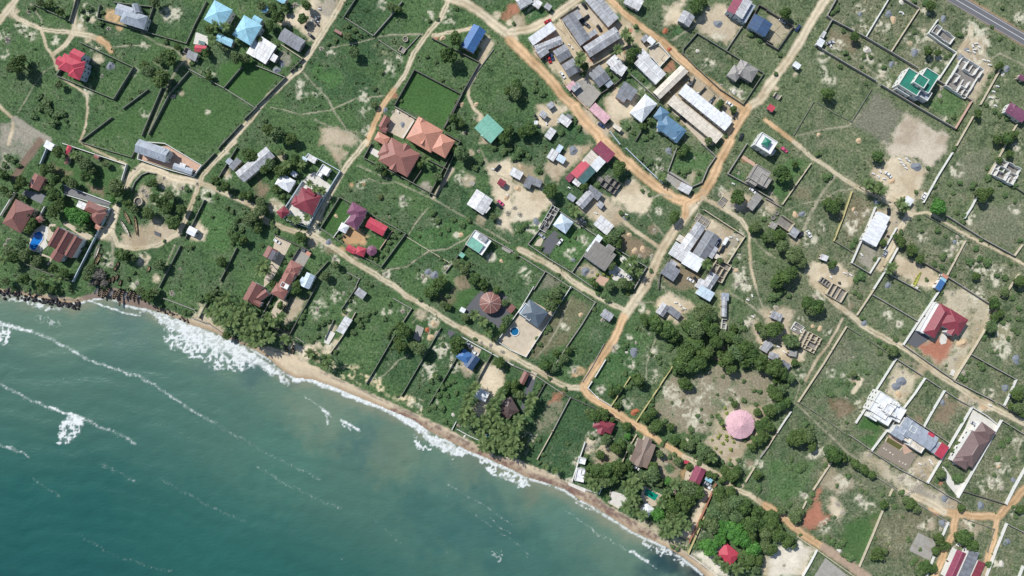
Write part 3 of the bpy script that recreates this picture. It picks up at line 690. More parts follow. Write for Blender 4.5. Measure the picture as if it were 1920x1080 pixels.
B("patchwork pale zinc-roofed house with a stepped low annexe", "patchwork pale-zinc house", [('shed', 'zwhite', Q((45, 275), (158, 348), (75, 485)), 3.4, .5), ('shed', 'zwhite', R(-10, 365, 120, 75, 120), 3.2, .3), ('shed', 'zwhite', R(130, 432, 55, 55, 32), 3.0, .2)], wall='grey')
B("pale blue gabled roof cut by the upper edge beside the dusty yard", None, [('gable', 'ltblue', R(185, -8, 90, 50, 30), 3.5)])
B("rusty red shipping container lying in the grass", "rusty red container", [('flat', 'rustred', R(617, 240, 60, 22, 30), 2.4)], cat='container', name='shipping_container', wall='terracotta', windows=False)
B("long barn with vivid blue gabled roof beside the dirt road", "vivid blue barn", [('gable', 'blue', Q((1535, 347), (1632, 180), (1725, 236)), 4.2, 1.9)], wall='cream', cat='barn', name='barn')
B("square house with sea-green sheet roof at the end of a grassy track", "sea-green square house", [('gable', 'seagreen', Q((1737, 855), (1860, 972), (1760, 1077)), 3.6, 1.1), ('gable', 'seagreen', R(1710, 1010, 40, 40, 130), 3.3, .5)])
tank(1120, 292, 20, 1.2, 'tan', "low round masonry well ring"); ruin("square black-pitted concrete cistern in the meadow", None, R(1097, 372, 48, 42, 32), 1, 1, 1.2, 'tan', name='cistern', cat='cistern')
B("narrow gatehouse with stepped terracotta gables on the compound edge", "narrow terracotta gatehouse", [('gable', 'terracotta', R(962, 915, 95, 50, -62), 3.6, 1.1), ('gable', 'rustred', R(955, 970, 55, 45, 25), 3.4, .9)], wall='pink', cat='gatehouse', name='gatehouse')
B("low salmon-roofed garage beside the orange track", "low salmon garage", [('hip', 'salmon', R(945, 1040, 100, 70, 28), 3.2, .9)], wall='pink', cat='garage', name='garage')
B("large two-storey villa with orange-salmon hipped roof and cross gables", "large orange-salmon villa", [('hip', 'salmon', R(1265, 1010, 215, 190, 30), 6.2, 3.0), ('hip', 'salmon', R(1400, 1090, 130, 150, 30), 6.0, 2.2), ('gable', 'salmon', R(1275, 1040, 110, 60, 120), 6.3, 2.0), ('gable', 'salmon', R(1220, 950, 130, 70, -60), 6.1, 1.2)], wall='pink')
Pave('beige', (1010, 880), (1050, 815), (1190, 890), (1180, 910), (1100, 1040), (980, 985))
Slab("long white step wall", 'white', (1180, 900), (1188, 906), (1105, 1040), (1095, 1034), h=.9, name='garden_step', cat='step')
Wl("dark lawn wall", [(1040, 785), (1187, 522), (1540, 705), (1412, 950)], 2.2, 'dark'); Wl("grey lawn-edge wall", [(1045, 800), (1200, 890)], 2, 'grey')
Wl("dark plot wall beside the road", [(752, -20), (658, 125)], 1.8, 'mossy'); Wl("thin grey plot wall", [(660, 128), (875, 265)], 1, 'grey', thick=.16); Wl("grey meadow wall", [(885, 262), (1000, 130), (1095, 10)], 1.6, 'grey')
Wl("long dark plot wall", [(1320, 285), (1500, 375), (1678, 468), (1545, 700)], 1.9, 'dark'); Wl("dark track-side wall", [(218, 578), (80, 720), (-20, 815)], 2.0, 'mossy'); Wl("short dark yard wall", [(352, 438), (256, 532)], 2, 'dark'); Wl("short low yard wall", [(0, 490), (100, 530), (210, 575)], 1.6, 'grey'); Wl("grey back wall", [(190, 335), (350, 440)], 1.5, 'tan')
Wl("thin low boundary wall", [(920, 300), (1085, 408)], .7, 'grey', thick=.15); Wl("thin low stone edging", [(1110, 390), (1230, 260)], .7, 'grey', thick=.15); Wl("low concrete trough wall", [(1640, 560), (1780, 370)], .6, 'grey', thick=.15)
Wl("dark villa wall", [(1545, 705), (1480, 840), (1410, 960)], 2.2, 'dark'); Wl("dark rear wall of the villa plot", [(1420, 1000), (1530, 1060), (1440, 1200), (1300, 1460)], 2.2, 'dark')
Tr('tree', [(352, 140, 50), (378, 35, 52), (740, 390, 56), (1500, 285, 68), (1442, 412, 78), (685, 278, 44), (1010, 50, 40), (1065, 70, 42), (1890, 680, 42), (885, 790, 34), (885, 660, 30), (1480, 890, 48), (1090, 755, 20), (130, 60, 50), (160, 130, 55), (100, 190, 50), (40, 40, 45), (30, 300, 36), (160, 1000, 66), (255, 1040, 60), (90, 970, 55), (210, 60, 40), (1535, 920, 40), (160, 330, 24), (1860, 1040, 50), (1900, 980, 50), (60, 960, 30)])
Tr('shrub', [(940, 540, 30), (1360, 140, 25), (1500, 60, 30), (1300, 150, 25), (600, 300, 30), (540, 330, 25), (1350, 460, 26), (1280, 420, 26), (1400, 600, 22), (1640, 930, 26), (1440, 960, 26), (1500, 760, 20), (310, 480, 36), (280, 500, 36), (60, 900, 30), (690, 190, 30), (740, 230, 32), (780, 260, 28)])
heap('sand', (1400, 285, 24), (1540, 782, 22), (1650, 782, 18)); heap('grey', (1100, 935, 24), (155, 525, 30), (195, 480, 26), (970, 825, 22)); heap('rubble', (490, 365, 28), (290, 40, 38), (480, 60, 24), (240, 120, 22), (1030, 840, 20), (1560, 1000, 20))
car('black', 412, 268, 40, True); car('grey', 455, 140, -50)
Pt('sand', (175, 190), (160, 140), (330, 60), (420, -10), (640, -10), (585, 120), (480, 280), (440, 320), (390, 290), (330, 230)); Sp('grey', (540, 60, 90), (430, 150, 60), (220, 430, 70))
G('road', 48, (665, -20), (590, 110), (500, 250), (400, 400), (330, 520), (220, 610), (100, 720), (-20, 870), (-200, 1080)); G('road', 44, (1445, 0), (1390, 130), (1290, 250), (1180, 400), (1120, 560), (1030, 680)); G('orange', 50, (1030, 680), (950, 800), (890, 920), (830, 1080)); G('road', 82, (1440, -20), (1560, 20), (1680, 90), (1800, 190), (1930, 300)); G('road', 34, (1330, 265), (1480, 240), (1620, 210)); G('road', 26, (1770, 330), (1690, 480), (1600, 640), (1590, 720), (1640, 820), (1690, 870))
for w_, p_ in ((10, [(560, 360), (760, 320), (900, 280), (1020, 262), (1250, 255)]), (10, [(350, 540), (420, 620), (540, 740), (600, 860), (700, 1000), (800, 1075)]), (9, [(340, 860), (560, 825), (760, 735), (960, 720)]), (12, [(440, 900), (560, 950), (740, 1010), (810, 1080)]), (8, [(110, 805), (200, 820), (330, 860)])): G('path', w_, *p_)
Pt('dirt', (470, 960), (600, 940), (760, 1010), (760, 1090), (480, 1090)); Sp('scrub', (810, 720, 60), (820, 830, 60), (340, 690, 70), (990, 510, 70), (1290, 110, 60), (960, 30, 50), (340, 640, 50), (1070, 440, 40), (1450, 120, 80), (830, 980, 50), (1660, 900, 60), (560, 400, 40), (450, 680, 50)); Sp('red', (1040, 720, 30), (1350, 280, 24)); Pt('road', (1660, 430), (1700, 250), (1760, 270), (1770, 330), (1700, 460)); Sp('dirt', (1690, 440, 40), (1680, 880, 30)); Sp('red', (1880, 110, 50), (1930, 60, 60)); Sp('sand', (1810, 110, 40), (1900, 170, 40)); Pt('dirt', (1690, 990), (1640, 900), (1720, 860), (1780, 1080), (1680, 1080)); Sp('lawnhi', (570, 600, 100), (470, 540, 90))
T(2, 0)
B("white gabled house cut by the upper edge beside the dirt junction", "white house at the upper edge", [('gable', 'zwhite', Q((62, 70), (157, 17), (95, -70)), 3.6)], wall='white')
B("small pale zinc hut next to the white edge house", None, [('shed', 'zwhite', R(188, 28, 65, 55, 35), 2.8), ('shed', 'zinc', R(270, 50, 50, 40, 35), 2.6)], cat='hut', name='hut')
B("long white lean-to shop at the road fork with a red car behind", "long white shop at the fork", [('shed', 'white', Q((120, 287), (292, 165), (337, 216)), 3.4, .6)], wall='white', cat='shop', name='shop')
B("long rust-streaked zinc house just below the white fork shop", "rust-streaked long house", [('gable', 'zinc', Q((165, 345), (358, 268), (400, 322)), 3.3, .8), ('gable', 'zinc', R(225, 385, 80, 75, -35), 3.2, .7)], wall='terracotta')
B("dark grey gabled house, upper of the pair between road and palms", "upper dark gabled house", [('gable', 'dzinc', Q((305, 385), (397, 330), (460, 412)), 3.5, 1.1)], wall='tan')
B("dark grey gabled house, lower of the pair between road and palms", "lower dark gabled house", [('gable', 'dzinc', Q((370, 487), (457, 434), (525, 522)), 3.5, 1.1)], wall='tan')
B("long grey block with notched roof around a car courtyard", "grey courtyard block", [('gable', 'dzinc', Q((375, 145), (512, 345), (592, 290)), 3.7, .9), ('shed', 'zinc', R(475, 125, 70, 90, 55), 3.5, .3), ('shed', 'zinc', R(600, 255, 80, 40, -35), 2.9, .2)], wall='cream')
B("long grey sheet-roofed building above the courtyard, running to the upper edge", "upper long grey building", [('gable', 'zinc', Q((540, -5), (722, 205), (803, 135)), 3.8, 1.0)], wall='cream')
B("long grey ridged building closing the courtyard on its lower side", "lower long ridged building", [('gable', 'zinc', Q((532, 352), (770, 200), (822, 280)), 3.8, 1.0)], wall='terracotta')
B("square white-roofed house with a notch between palms and bushes", "notched square white house", [('gable', 'zwhite', Q((705, 467), (770, 408), (870, 480)), 3.4, .6), ('shed', 'zwhite', R(800, 510, 110, 80, 35), 3.3, .3)], wall='white')
B("white gabled house at the upper edge beside the upper dirt road", "white house on the upper road", [('gable', 'zwhite', R(912, 15, 130, 85, 28), 3.5)], wall='white')
B("grey gabled house with white patches next to a big round tree", "patched grey house by the round tree", [('gable', 'zinc', Q((1240, 155), (1287, 75), (1370, 130)), 3.6, .9)], wall='grey')
B("two-tone house, half maroon half grey roof, by the gravel yard", "maroon and grey two-tone house", [('shedn', 'maroon', R(1670, 40, 130, 65, -60), 5.4, .9), ('shed', 'zwhite', R(1735, 62, 150, 70, -60), 5.4, 1.0), ('flat', 'bluegrey', R(1765, 95, 150, 55, -60), 3.4)], wall='bluewhite')
B("rectangular house with dark navy sheet roof in a walled yard", "navy-roofed house", [('gable', 'navy', Q((1765, 200), (1822, 103), (1955, 180)), 4.2, .7)], wall='bluewhite')
B("tiny zinc kiosk beside its white twin on the upper road", None, [('shed', 'zinc', R(998, 290, 55, 40, -40), 2.6)], cat='kiosk', name='kiosk')
B("tiny white kiosk beside the zinc one on the upper road", "white road kiosk", [('shed', 'white', R(1042, 306, 60, 42, 42), 2.6)], cat='kiosk', name='kiosk')
B("white zinc house wrapped round a walled court with black tanks", "white wraparound house", [('gable', 'zwhite', Q((915, 475), (1078, 635), (1165, 562)), 3.6, .8), ('shed', 'zwhite', R(985, 420, 80, 70, 45), 3.5, .3)], wall='white')
B("long cream-roofed block standing alone across the brown plot", "long cream block", [('gable', 'cream', Q((1057, 692), (1268, 487), (1322, 538)), 3.7, .7)], wall='cream')
B("very long white school-like block, upper of the two parallel ones", "upper long white block", [('gable', 'white', Q((1246, 698), (1596, 982), (1662, 920)), 4.2, .7), ('shed', 'white', R(1390, 745, 110, 40, 39), 3.5, .2), ('shed', 'white', R(1600, 880, 90, 50, 39), 3.5, .2)], wall='white')
B("very long cream-white block, lower of the two parallel ones", "lower long cream-white block", [('gable', 'cream', Q((1163, 775), (1528, 1077), (1582, 1016)), 3.6, .6)], wall='cream')
B("hipped taupe-grey bungalow with angled wing in a walled meadow", "taupe hipped bungalow", [('hip', 'ash', Q((1715, 445), (1850, 525), (1792, 618)), 3.8, 1.6), ('hip', 'ash', R(1672, 550, 100, 85, -55), 3.8, 1.3), ('gable', 'ash', R(1730, 520, 110, 70, -55), 3.8, 1.3)], wall='grey')
B("dark grey gabled house with light ridge line and pale annexe", "dark house with the light ridge", [('gable', 'dzinc', Q((570, 553), (655, 485), (740, 590)), 3.7, 1.1), ('shed', 'bluegrey', R(725, 625, 55, 50, -40), 2.9, .2)], wall='cream')
B("small half pink, half grey hut at the edge of the concrete yard", "half pink hut", [('shed', 'pink', R(445, 645, 70, 45, -40), 2.7, .2), ('shed', 'zinc', R(478, 655, 70, 38, -40), 2.7, .2)], cat='hut', name='hut')
B("long pink-roofed roadside shop", "long pink shop", [('gable', 'pink', Q((625, 770), (742, 880), (688, 925)), 3.4, .5)], wall='cream', cat='shop', name='shop')
B("dark grey house with notched corner in the sandy yard", "dark notched house", [('gable', 'dzinc', Q((845, 610), (945, 680), (890, 760)), 3.5, .9), ('shed', 'dzinc', R(830, 715, 80, 80, 35), 3.3, .3)], wall='pink')
B("white four-sided pyramid-roofed house in the sandy yard", "white pyramid house", [('pyr', 'white', Q((1000, 705), (1090, 780), (970, 920)), 3.9, 2.6)], wall='white')
B("steel-blue bungalow with several hips and gables", "steel-blue bungalow", [('hip', 'steel', R(1195, 965, 200, 120, 38), 3.8, 1.7), ('hip', 'steel', R(1120, 860, 95, 85, -55), 3.8, 1.3), ('gable', 'steel', R(1140, 945, 95, 80, 0), 3.8, 1.4), ('gable', 'steel', R(1240, 1020, 80, 60, -50), 3.7, 1.0)], wall='white')
for i_, (g_, c_, l_) in enumerate(((R(290, 790, 50, 42, -35), 'zinc', "small grey shack, topmost of the cluster by the orange road bend"), (R(235, 860, 56, 44, 35), 'zinc', "small grey shack, middle one of the cluster by the orange road bend"), (R(395, 905, 95, 60, 38), 'zwhite', "white zinc shack, largest of the cluster by the orange road bend"), (R(425, 880, 50, 40, 38), 'dzinc', "dark lean-to against the white zinc shack"), (R(288, 1002, 85, 55, -55), 'zwhite', "white zinc shack at the lower end of the road-bend cluster"), (R(790, 958, 65, 32, 35), 'cream', "small cream hut on the green roadside patch"), (R(180, 920, 28, 28, 0), 'white', "tiny white latrine hut west of the shack cluster"))):
    B(l_, "largest white road-bend shack" if i_ == 2 else "cream roadside hut" if i_ == 5 else None, [('shed', c_, g_, 2.6)], cat='shack', name='shack', wall='grey')
Pave('slab', (412, 632), (560, 588), (668, 700), (580, 800), (540, 790)); Pave('beige', (1030, 350), (1080, 330), (1180, 420), (1110, 500), (1030, 420)); Pave('beige', (1160, 790), (1210, 745), (1235, 710), (1580, 990), (1500, 1090), (1440, 1090)); Pave('beige', (470, 40), (540, 20), (690, 190), (660, 240), (560, 130))
Wl("dark meadow wall", [(1735, 780), (1560, 665), (1380, 500), (1282, 400), (1285, 365), (1390, 247), (1560, 350), (1720, 450), (1890, 548), (1735, 780)], 1.7, 'mossy'); Wl("thin grey yard wall", [(1725, 200), (1612, 370)], 1.6, 'grey'); Wl("dark compound wall", [(1765, 200), (1855, 35), (1930, 75)], 2, 'dark'); Wl("dark wall of the navy house yard", [(1765, 205), (1890, 290), (1960, 330)], 2, 'dark')
Wl("grey yard wall", [(660, 705), (585, 800)], 2, 'grey'); Wl("grey long alley wall", [(865, 545), (780, 625), (668, 700)], 1.9, 'dark'); Wl("white court wall", [(1050, 430), (1110, 500), (1185, 420), (1100, 320), (1030, 350)], 2.2, 'white'); Wl("grey roadside yard wall", [(395, 630), (470, 720), (560, 810)], 1.6, 'pink'); Wl("grey garden wall", [(870, 540), (960, 620), (1105, 755)], 1.6, 'grey'); Wl("dark palm-garden wall", [(590, 500), (720, 430), (800, 370), (890, 330)], 1.8, 'dark'); Wl("cream courtyard wall", [(372, 150), (440, 270), (520, 370)], 1.8, 'cream'); Wl("dark courtyard wall", [(365, 130), (430, 85), (495, 45)], 2, 'dark')
Wl("grey end wall beside the steel house", [(1110, 780), (1000, 930), (930, 1050)], 1.8, 'dark'); Wl("dark roadside fence wall", [(735, 985), (810, 1080)], 1.8, 'bluewhite'); Wl("dark divider wall", [(1345, 635), (1370, 580)], 2, 'dark'); Wl("dark yard divider", [(1398, 705), (1450, 650)], 2, 'dark'); Wl("dark bay divider", [(1475, 770), (1520, 715)], 2, 'dark'); Wl("long pale verge wall", [(1090, 325), (1190, 425), (1320, 535)], 1.2, 'tan')
for c_, x_, y_, a_ in (('red', 268, 160, -25), ('black', 545, 42, 50), ('black', 655, 210, 55), ('black', 520, 150, 60), ('grey', 560, 185, 35), ('black', 555, 130, -35), ('red', 280, 445, 70), ('blue', 300, 425, 70), ('white', 380, 562, 55), ('grey', 1335, 630, -40), ('silver', 1490, 758, -50), ('white', 1632, 780, 35), ('black', 1720, 1026, -65), ('black', 1283, 893, 40), ('blue', 670, 940, 35)): car(c_, x_, y_, a_)
Tr('tree', [(1380, 45, 66), (36, 640, 60), (25, 700, 60), (140, 965, 62), (80, 990, 55), (1562, 775, 40), (1660, 820, 34), (910, 390, 48), (885, 440, 42), (950, 380, 36), (545, 500, 42), (890, 500, 32), (1440, 10, 36), (1040, 905, 34), (980, 945, 36), (1480, 1060, 40), (1600, 1020, 24)])
Tr('shrub', [(535, 560, 34), (170, 665, 40), (90, 740, 40), (230, 700, 40), (880, 560, 34), (720, 520, 36), (740, 560, 30), (1040, 1020, 34), (870, 950, 36), (910, 990, 28), (470, 900, 36), (500, 960, 32), (370, 1000, 32), (1180, 820, 28), (1240, 890, 24), (1660, 840, 26), (930, 200, 26), (1640, 30, 28), (1790, 260, 34), (1860, 300, 30), (15, 175, 24), (1090, 800, 26), (980, 600, 24), (180, 610, 26), (1000, 1040, 30)])
Tr('palm', [(850, 258, 44), (880, 300, 36), (795, 375, 40), (515, 432, 46), (500, 470, 38)])
heap('grey', (1545, 180, 34)); heap('red', (1150, 232, 24), (1180, 370, 22)); heap('white', (1665, 688, 22), (1392, 382, 16)); heap('rubble', (1570, 640, 20), (1720, 700, 22), (1310, 880, 18), (1670, 860, 22), (1690, 890, 18))
Pt('road', (130, 300), (300, 180), (450, 60), (700, -10), (960, 240), (1060, 330), (1000, 390), (880, 470), (640, 640), (400, 640), (300, 520), (170, 420)); Pt('sand', (690, 760), (780, 650), (960, 690), (890, 920), (870, 1030), (740, 960)); Pt('dirt', (1140, 780), (1300, 590), (1380, 560), (1740, 820), (1640, 1000), (1500, 1090), (1430, 1090)); Pt('sand', (1150, 50), (1300, -10), (1290, 120), (1230, 190), (1130, 200)); Pt('dirt', (1350, 170), (1440, 60), (1600, 20), (1720, 180), (1620, 350), (1400, 230)); Pt('sand', (170, 800), (330, 740), (440, 820), (350, 930), (240, 970), (180, 960)); Pt('brown', (1060, 690), (1300, 500), (1370, 560), (1140, 780)); Pt('dirt', (560, 800), (640, 860), (760, 980), (690, 1090), (560, 1000), (450, 860)); Pt('dirt', (-10, 100), (70, 90), (120, 200), (0, 250)); Pt('red', (1180, 440), (1230, 460), (1210, 530), (1120, 540)); Sp('scrub', (1480, 470, 60), (1720, 700, 50), (1660, 690, 50), (1550, 270, 60), (1580, 640, 50), (130, 90, 50), (1000, 640, 60)); Sp('red', (850, 390, 24), (880, 230, 30), (600, 450, 26))
for p_ in ((880, 400, 50), (790, 130, 45), (940, 210, 40), (890, 560, 60), (720, 540, 45), (1000, 620, 60), (850, 940, 60), (430, 80, 30), (410, 690, 30), (180, 120, 70), (1240, 250, 60), (930, 360, 40), (760, 400, 30), (390, 870, 30), (440, 960, 60), (510, 1040, 40), (1060, 900, 60), (1550, 800, 40)): Sp('grass', p_)
G('orange', 80, (-20, 300), (80, 390), (160, 470), (280, 590), (380, 720), (470, 800)); G('orange', 90, (470, 800), (560, 930), (640, 1000), (700, 1090)); G('road', 70, (-20, 245), (130, 220), (270, 150), (400, 60), (500, -20)); G('orange', 55, (720, -20), (800, 60), (900, 150), (1010, 230), (1130, 310)); G('orange', 62, (1130, 310), (1250, 430), (1380, 540), (1500, 630), (1640, 750), (1760, 810)); G('road', 80, (1760, 810), (1860, 750), (1930, 640)); G('orange', 82, (1760, 810), (1690, 930), (1640, 1010), (1610, 1090)); G('path', 20, (1200, 300), (1300, 240), (1450, 150))
T(3, 0)
B("small white guardhouse at the corner of the long walled plot", "white corner guardhouse", [('shed', 'white', R(393, 320, 58, 50, -60), 2.8), ('shed', 'zwhite', R(415, 260, 50, 26, -60), 2.6)], cat='gatehouse', name='gatehouse', wall='white')
B("tiny white-roofed kiosk beside the pale dirt road", "tiny white verge kiosk", [('shed', 'white', R(215, 490, 55, 40, 35), 2.6)], cat='kiosk', name='kiosk', wall='white')
ruin("small roofless pale hut beside the dirt road", "small roofless verge hut", R(75, 715, 50, 40, 30), 1, 1, 2.2, 'tan')
B("tiny red-roofed kiosk below the roofless verge hut", "tiny red kiosk", [('shed', 'red', R(22, 810, 50, 44, 35), 2.6)], cat='kiosk', name='kiosk')
B("modern stepped white villa with green flat roof terraces", "stepped green-topped villa", [('para', 'green', R(1085, 615, 165, 150, 32), 6.8), ('para', 'green', R(1195, 605, 115, 160, 32), 6.6), ('para', 'green', R(1148, 608, 92, 78, 32), 9.2), ('para', 'bluegrey', R(1165, 700, 110, 70, 32), 4.6), ('para', 'white', R(1030, 660, 110, 80, 32), 4.0), ('para', 'white', R(1080, 690, 130, 60, 32), 3.6)], wall='white')
ruin("large unfinished concrete house of many roofless rooms near the asphalt road", "large roofless concrete shell", R(1480, 580, 255, 180, -58), 4, 4, 3.0, 'white', broken=.6)
ruin("long narrow roofless shell in the corner of a broken wall near the road", "narrow roofless shell", R(1320, 258, 165, 70, 35), 4, 1, 2.6, 'white', broken=.5)
B("plum-purple gabled house at the edge of the olive field", "plum-purple house", [('gable', 'purple', R(1862, 845, 150, 85, 33), 4.0, 1.0), ('gable', 'purple', R(1830, 815, 60, 70, -57), 3.9, .9)], wall='white')
B("small plum-purple hut above the larger purple house", None, [('gable', 'purple', R(1902, 582, 52, 38, 30), 2.8)], cat='hut', name='hut')
Wl("long grey plot wall", [(520, -20), (446, 115), (485, 145), (735, 275), (930, 390), (1130, 510)], 2.2, 'grey'); Wl("long grey wall with a light coping", [(1275, 600), (1400, 672), (1535, 752)], 2.2, 'grey'); Wl("pale end wall of the villa plot", [(1535, 755), (1412, 962)], 2.2, 'pink'); Wl("long grey lower wall", [(1405, 960), (1130, 800), (855, 635)], 2.2, 'grey'); Wl("long grey meadow-side wall", [(815, 605), (600, 480), (385, 352)], 2.2, 'grey'); Wl("dark end wall", [(482, 148), (380, 330)], 2.2, 'grey')
Wl("pale cross wall", [(915, -20), (740, 272)], 1.9, 'white'); Wl("pale parallel cross wall", [(1137, 62), (928, 385)], 1.9, 'tan'); Wl("short grey wall near the asphalt", [(1020, -10), (1137, 60)], 1.9, 'grey'); Wl("broken L-shaped pale wall", [(1278, 145), (1205, 250), (1300, 320), (1410, 390)], 2.1, 'white'); Wl("pale wall beside the concrete shell", [(1415, 395), (1280, 600)], 2.1, 'white'); Wl("long weathered pale wall", [(1757, 500), (1600, 780)], 1.8, 'tan'); Wl("long pale lower wall", [(1545, 870), (1420, 1090)], 1.8, 'tan'); Wl("stub of pale wall", [(1870, 935), (1838, 990)], 1.6, 'tan')
Wl("thin dark plot edging", [(775, 672), (628, 912)], .8, 'mossy', thick=.16); Wl("thin dark plot edging running down", [(342, 765), (195, 1012)], .8, 'mossy', thick=.16); Wl("thin low edging", [(375, 772), (500, 850), (628, 912)], .5, 'mossy', thick=.14); Wl("dark walled yard corner", [(-5, 75), (195, 195), (130, 290), (75, 368), (-10, 320)], 2, 'dark')
car('blue', 225, 210, -55); car('white', 110, 155, 30); car('silver', 465, 318, -20)
Tr('tree', [(450, 700, 64), (650, 272, 46), (1222, 40, 46), (1735, 490, 40), (1578, 850, 40), (130, 100, 55), (1790, 1040, 55), (1720, 1045, 45), (1840, 1010, 45), (1205, 385, 42), (1275, 392, 36), (1395, 875, 28)])
Tr('shrub', [(580, 395, 30), (560, 230, 28), (1445, 260, 32), (540, 500, 28), (720, 420, 28), (610, 430, 20), (1350, 910, 24), (1180, 20, 34), (880, 345, 26), (915, 440, 20), (705, 500, 22), (740, 630, 20), (520, 70, 34), (480, 100, 28), (215, 600, 20), (1300, 755, 20), (1420, 250, 24), (90, 410, 24), (1100, 240, 22), (1660, 575, 20), (1330, 430, 26), (1190, 360, 30), (1640, 790, 26), (1700, 830, 30), (1740, 860, 28), (1790, 890, 30), (1100, 10, 30), (1740, 290, 26), (1680, 200, 22), (1370, 410, 22), (770, 430, 26), (870, 500, 30), (720, 540, 20), (1840, 360, 24), (1760, 60, 24), (60, 550, 26)])
heap('grey', (905, 105, 32), (1100, 395, 32), (925, 482, 26), (1315, 140, 28), (1445, 430, 28), (1790, 515, 28), (690, 105, 20), (1490, 372, 18)); heap('sand', (940, 148, 30), (680, 1055, 26), (380, 1010, 18)); heap('white', (1002, 15, 22), (742, 372, 30), (1760, 555, 20)); heap('rubble', (770, 440, 26), (1545, 340, 26), (1560, 380, 26), (1520, 395, 20), (1640, 460, 22), (1500, 470, 22), (1300, 660, 24), (1290, 720, 24), (470, 340, 26), (1700, 650, 18), (1690, 690, 16), (1670, 730, 16), (1705, 795, 18), (1530, 470, 24), (960, 475, 18))
Pt('dirt', (1420, 380), (1500, 280), (1650, 260), (1640, 420), (1680, 520), (1560, 760), (1440, 700)); Pt('brown', (480, 200), (700, 300), (660, 420), (440, 330), s=.7); Pt('stubble', (800, 680), (1040, 840), (900, 1080), (620, 930)); Pt('bare', (1040, 840), (1365, 1030), (1300, 1200), (880, 1110))
Sp('scrub', (1550, 240, 110), (1580, 420, 90), (690, 70, 60), (690, 200, 80), (850, 190, 80), (1080, 320, 90), (1250, 430, 120), (830, 540, 80), (1000, 590, 60), (740, 430, 60), (1150, 270, 60), (520, 340, 70), (1230, 260, 60), (1180, 90, 50), (1680, 760, 60), (1640, 330, 60), (1320, 900, 40), (420, 420, 60), (460, 600, 60), (1890, 130, 60), (870, 620, 60), (420, 530, 50)); Sp('sand', (1170, 230, 24), (1060, 330, 30), (1550, 290, 30), (205, 560, 24), (60, 660, 24), (860, 560, 24)); Pt('lawnhi', (1200, 760), (1330, 660), (1500, 760), (1400, 930), (1180, 800), s=.6); Pt('dirt', (0, 80), (190, 200), (75, 360), (0, 320), s=.8)
G('road', 74, (440, -20), (330, 150), (220, 350), (100, 520), (-20, 680)); G('orange', 38, (-20, 900), (90, 980), (230, 1090)); G('path', 14, (200, 1020), (420, 970), (600, 945), (690, 860)); G('path', 16, (1580, 420), (1680, 440), (1740, 400), (1920, 490)); G('road', 40, (1530, 200), (1500, 290), (1440, 380)); G('path', 14, (470, 300), (700, 480), (870, 600))
G('shoulder', 112, (1380, -40), (1650, 130), (1960, 320))
stack((1500, 385, 20), (1532, 348, 70), (1545, 398, 40), (1562, 328, 10), (1580, 356, 50), (1548, 374, 0), (1620, 455, 30), (1652, 462, 30), (1472, 465, 60), (1520, 482, 20), (1662, 490, 20), (1690, 690, 25), (1670, 735, 25), (1720, 650, 25), (1704, 796, 30), (995, 95, 20), (1010, 105, 60), (490, 320, 30), (470, 345, 70))
T(2, 0); drum((172, 862), (185, 885), (1060, 452), (1085, 472), (245, 440), (1665, 880), (1330, 600), (640, 480), (540, 372), (760, 250)); stack((430, 340, 30), (450, 360, 60), (610, 440, 20), (1400, 700, 30), (870, 690, 40), (350, 920, 20), (260, 930, 70), (1180, 690, 40))
T(1, 0); drum((1515, 790), (460, 180), (370, 200), (1570, 990)); stack((450, 130, 40), (465, 165, 20), (420, 160, 70), (1550, 900, 30), (480, 70, 10), (1070, 840, 60))
# ---------------------------------------------------------------- row 1
T(0, 1)
B("small white-roofed gatehouse at the corner of the leafy compound", "white compound gatehouse", [('shed', 'white', R(370, 12, 70, 55, 30), 3.0)], cat='gatehouse', name='gatehouse', wall='white')
B("narrow red-roofed outbuilding along the top wall of the leafy garden", "narrow red outbuilding", [('gable', 'red', R(513, 45, 70, 36, -68), 2.8), ('gable', 'rustred', R(504, 118, 70, 22, -70), 2.5)], cat='outbuilding', name='outbuilding')
B("tiny red-roofed hut against the garden wall", "tiny red garden hut", [('gable', 'rustred', R(725, 97, 38, 30, 28), 2.5)], cat='hut', name='hut')
garage_ = B("terracotta gabled garage with three dark solar panels on it", "solar-panelled terracotta garage", [('gable', 'rustred', Q((212, 315), (262, 215), (342, 255)), 3.6, 1.3)], wall='pink', cat='garage', name='garage')
B("large brown four-sided hipped villa at the left edge", "large brown hipped villa", [('hip', 'rustred', Q((120, 412), (260, 490), (160, 672)), 4.6, 3.4)], wall='cream')
B("terracotta house with crossing ridges under a bright spreading tree", "crossing-ridge terracotta house", [('hip', 'rustred', R(715, 490, 150, 80, 25), 3.8, 1.6), ('hip', 'rustred', R(735, 540, 110, 90, -55), 3.8, 1.7), ('flat', 'zwhite', R(615, 460, 70, 50, 25), 3.0)], wall='cream')
B("terracotta villa with three parallel gables beside the blue pool", "triple-gabled terracotta villa", [('gable', 'rustred', R(425, 700, 155, 66, -60), 5.2, 2.0), ('gable', 'rustred', R(487, 735, 165, 66, -60), 5.25, 2.0), ('gable', 'rustred', R(553, 770, 165, 66, -60), 5.2, 2.0), ('gable', 'rustred', R(435, 830, 90, 85, 122), 4.4, 1.9)], wall='white')
B("tiny terracotta pump house by the (54, 150, 226)", None, [('pyr', 'rustred', R(298, 563, 46, 46, 60), 2.8)], cat='pump house', name='pump_house')
B("tiny orange-roofed gate lodge on the compound wall", "orange gate lodge", [('gable', 'salmon', R(735, 622, 42, 40, 35), 2.8)], cat='lodge', name='gate_lodge')
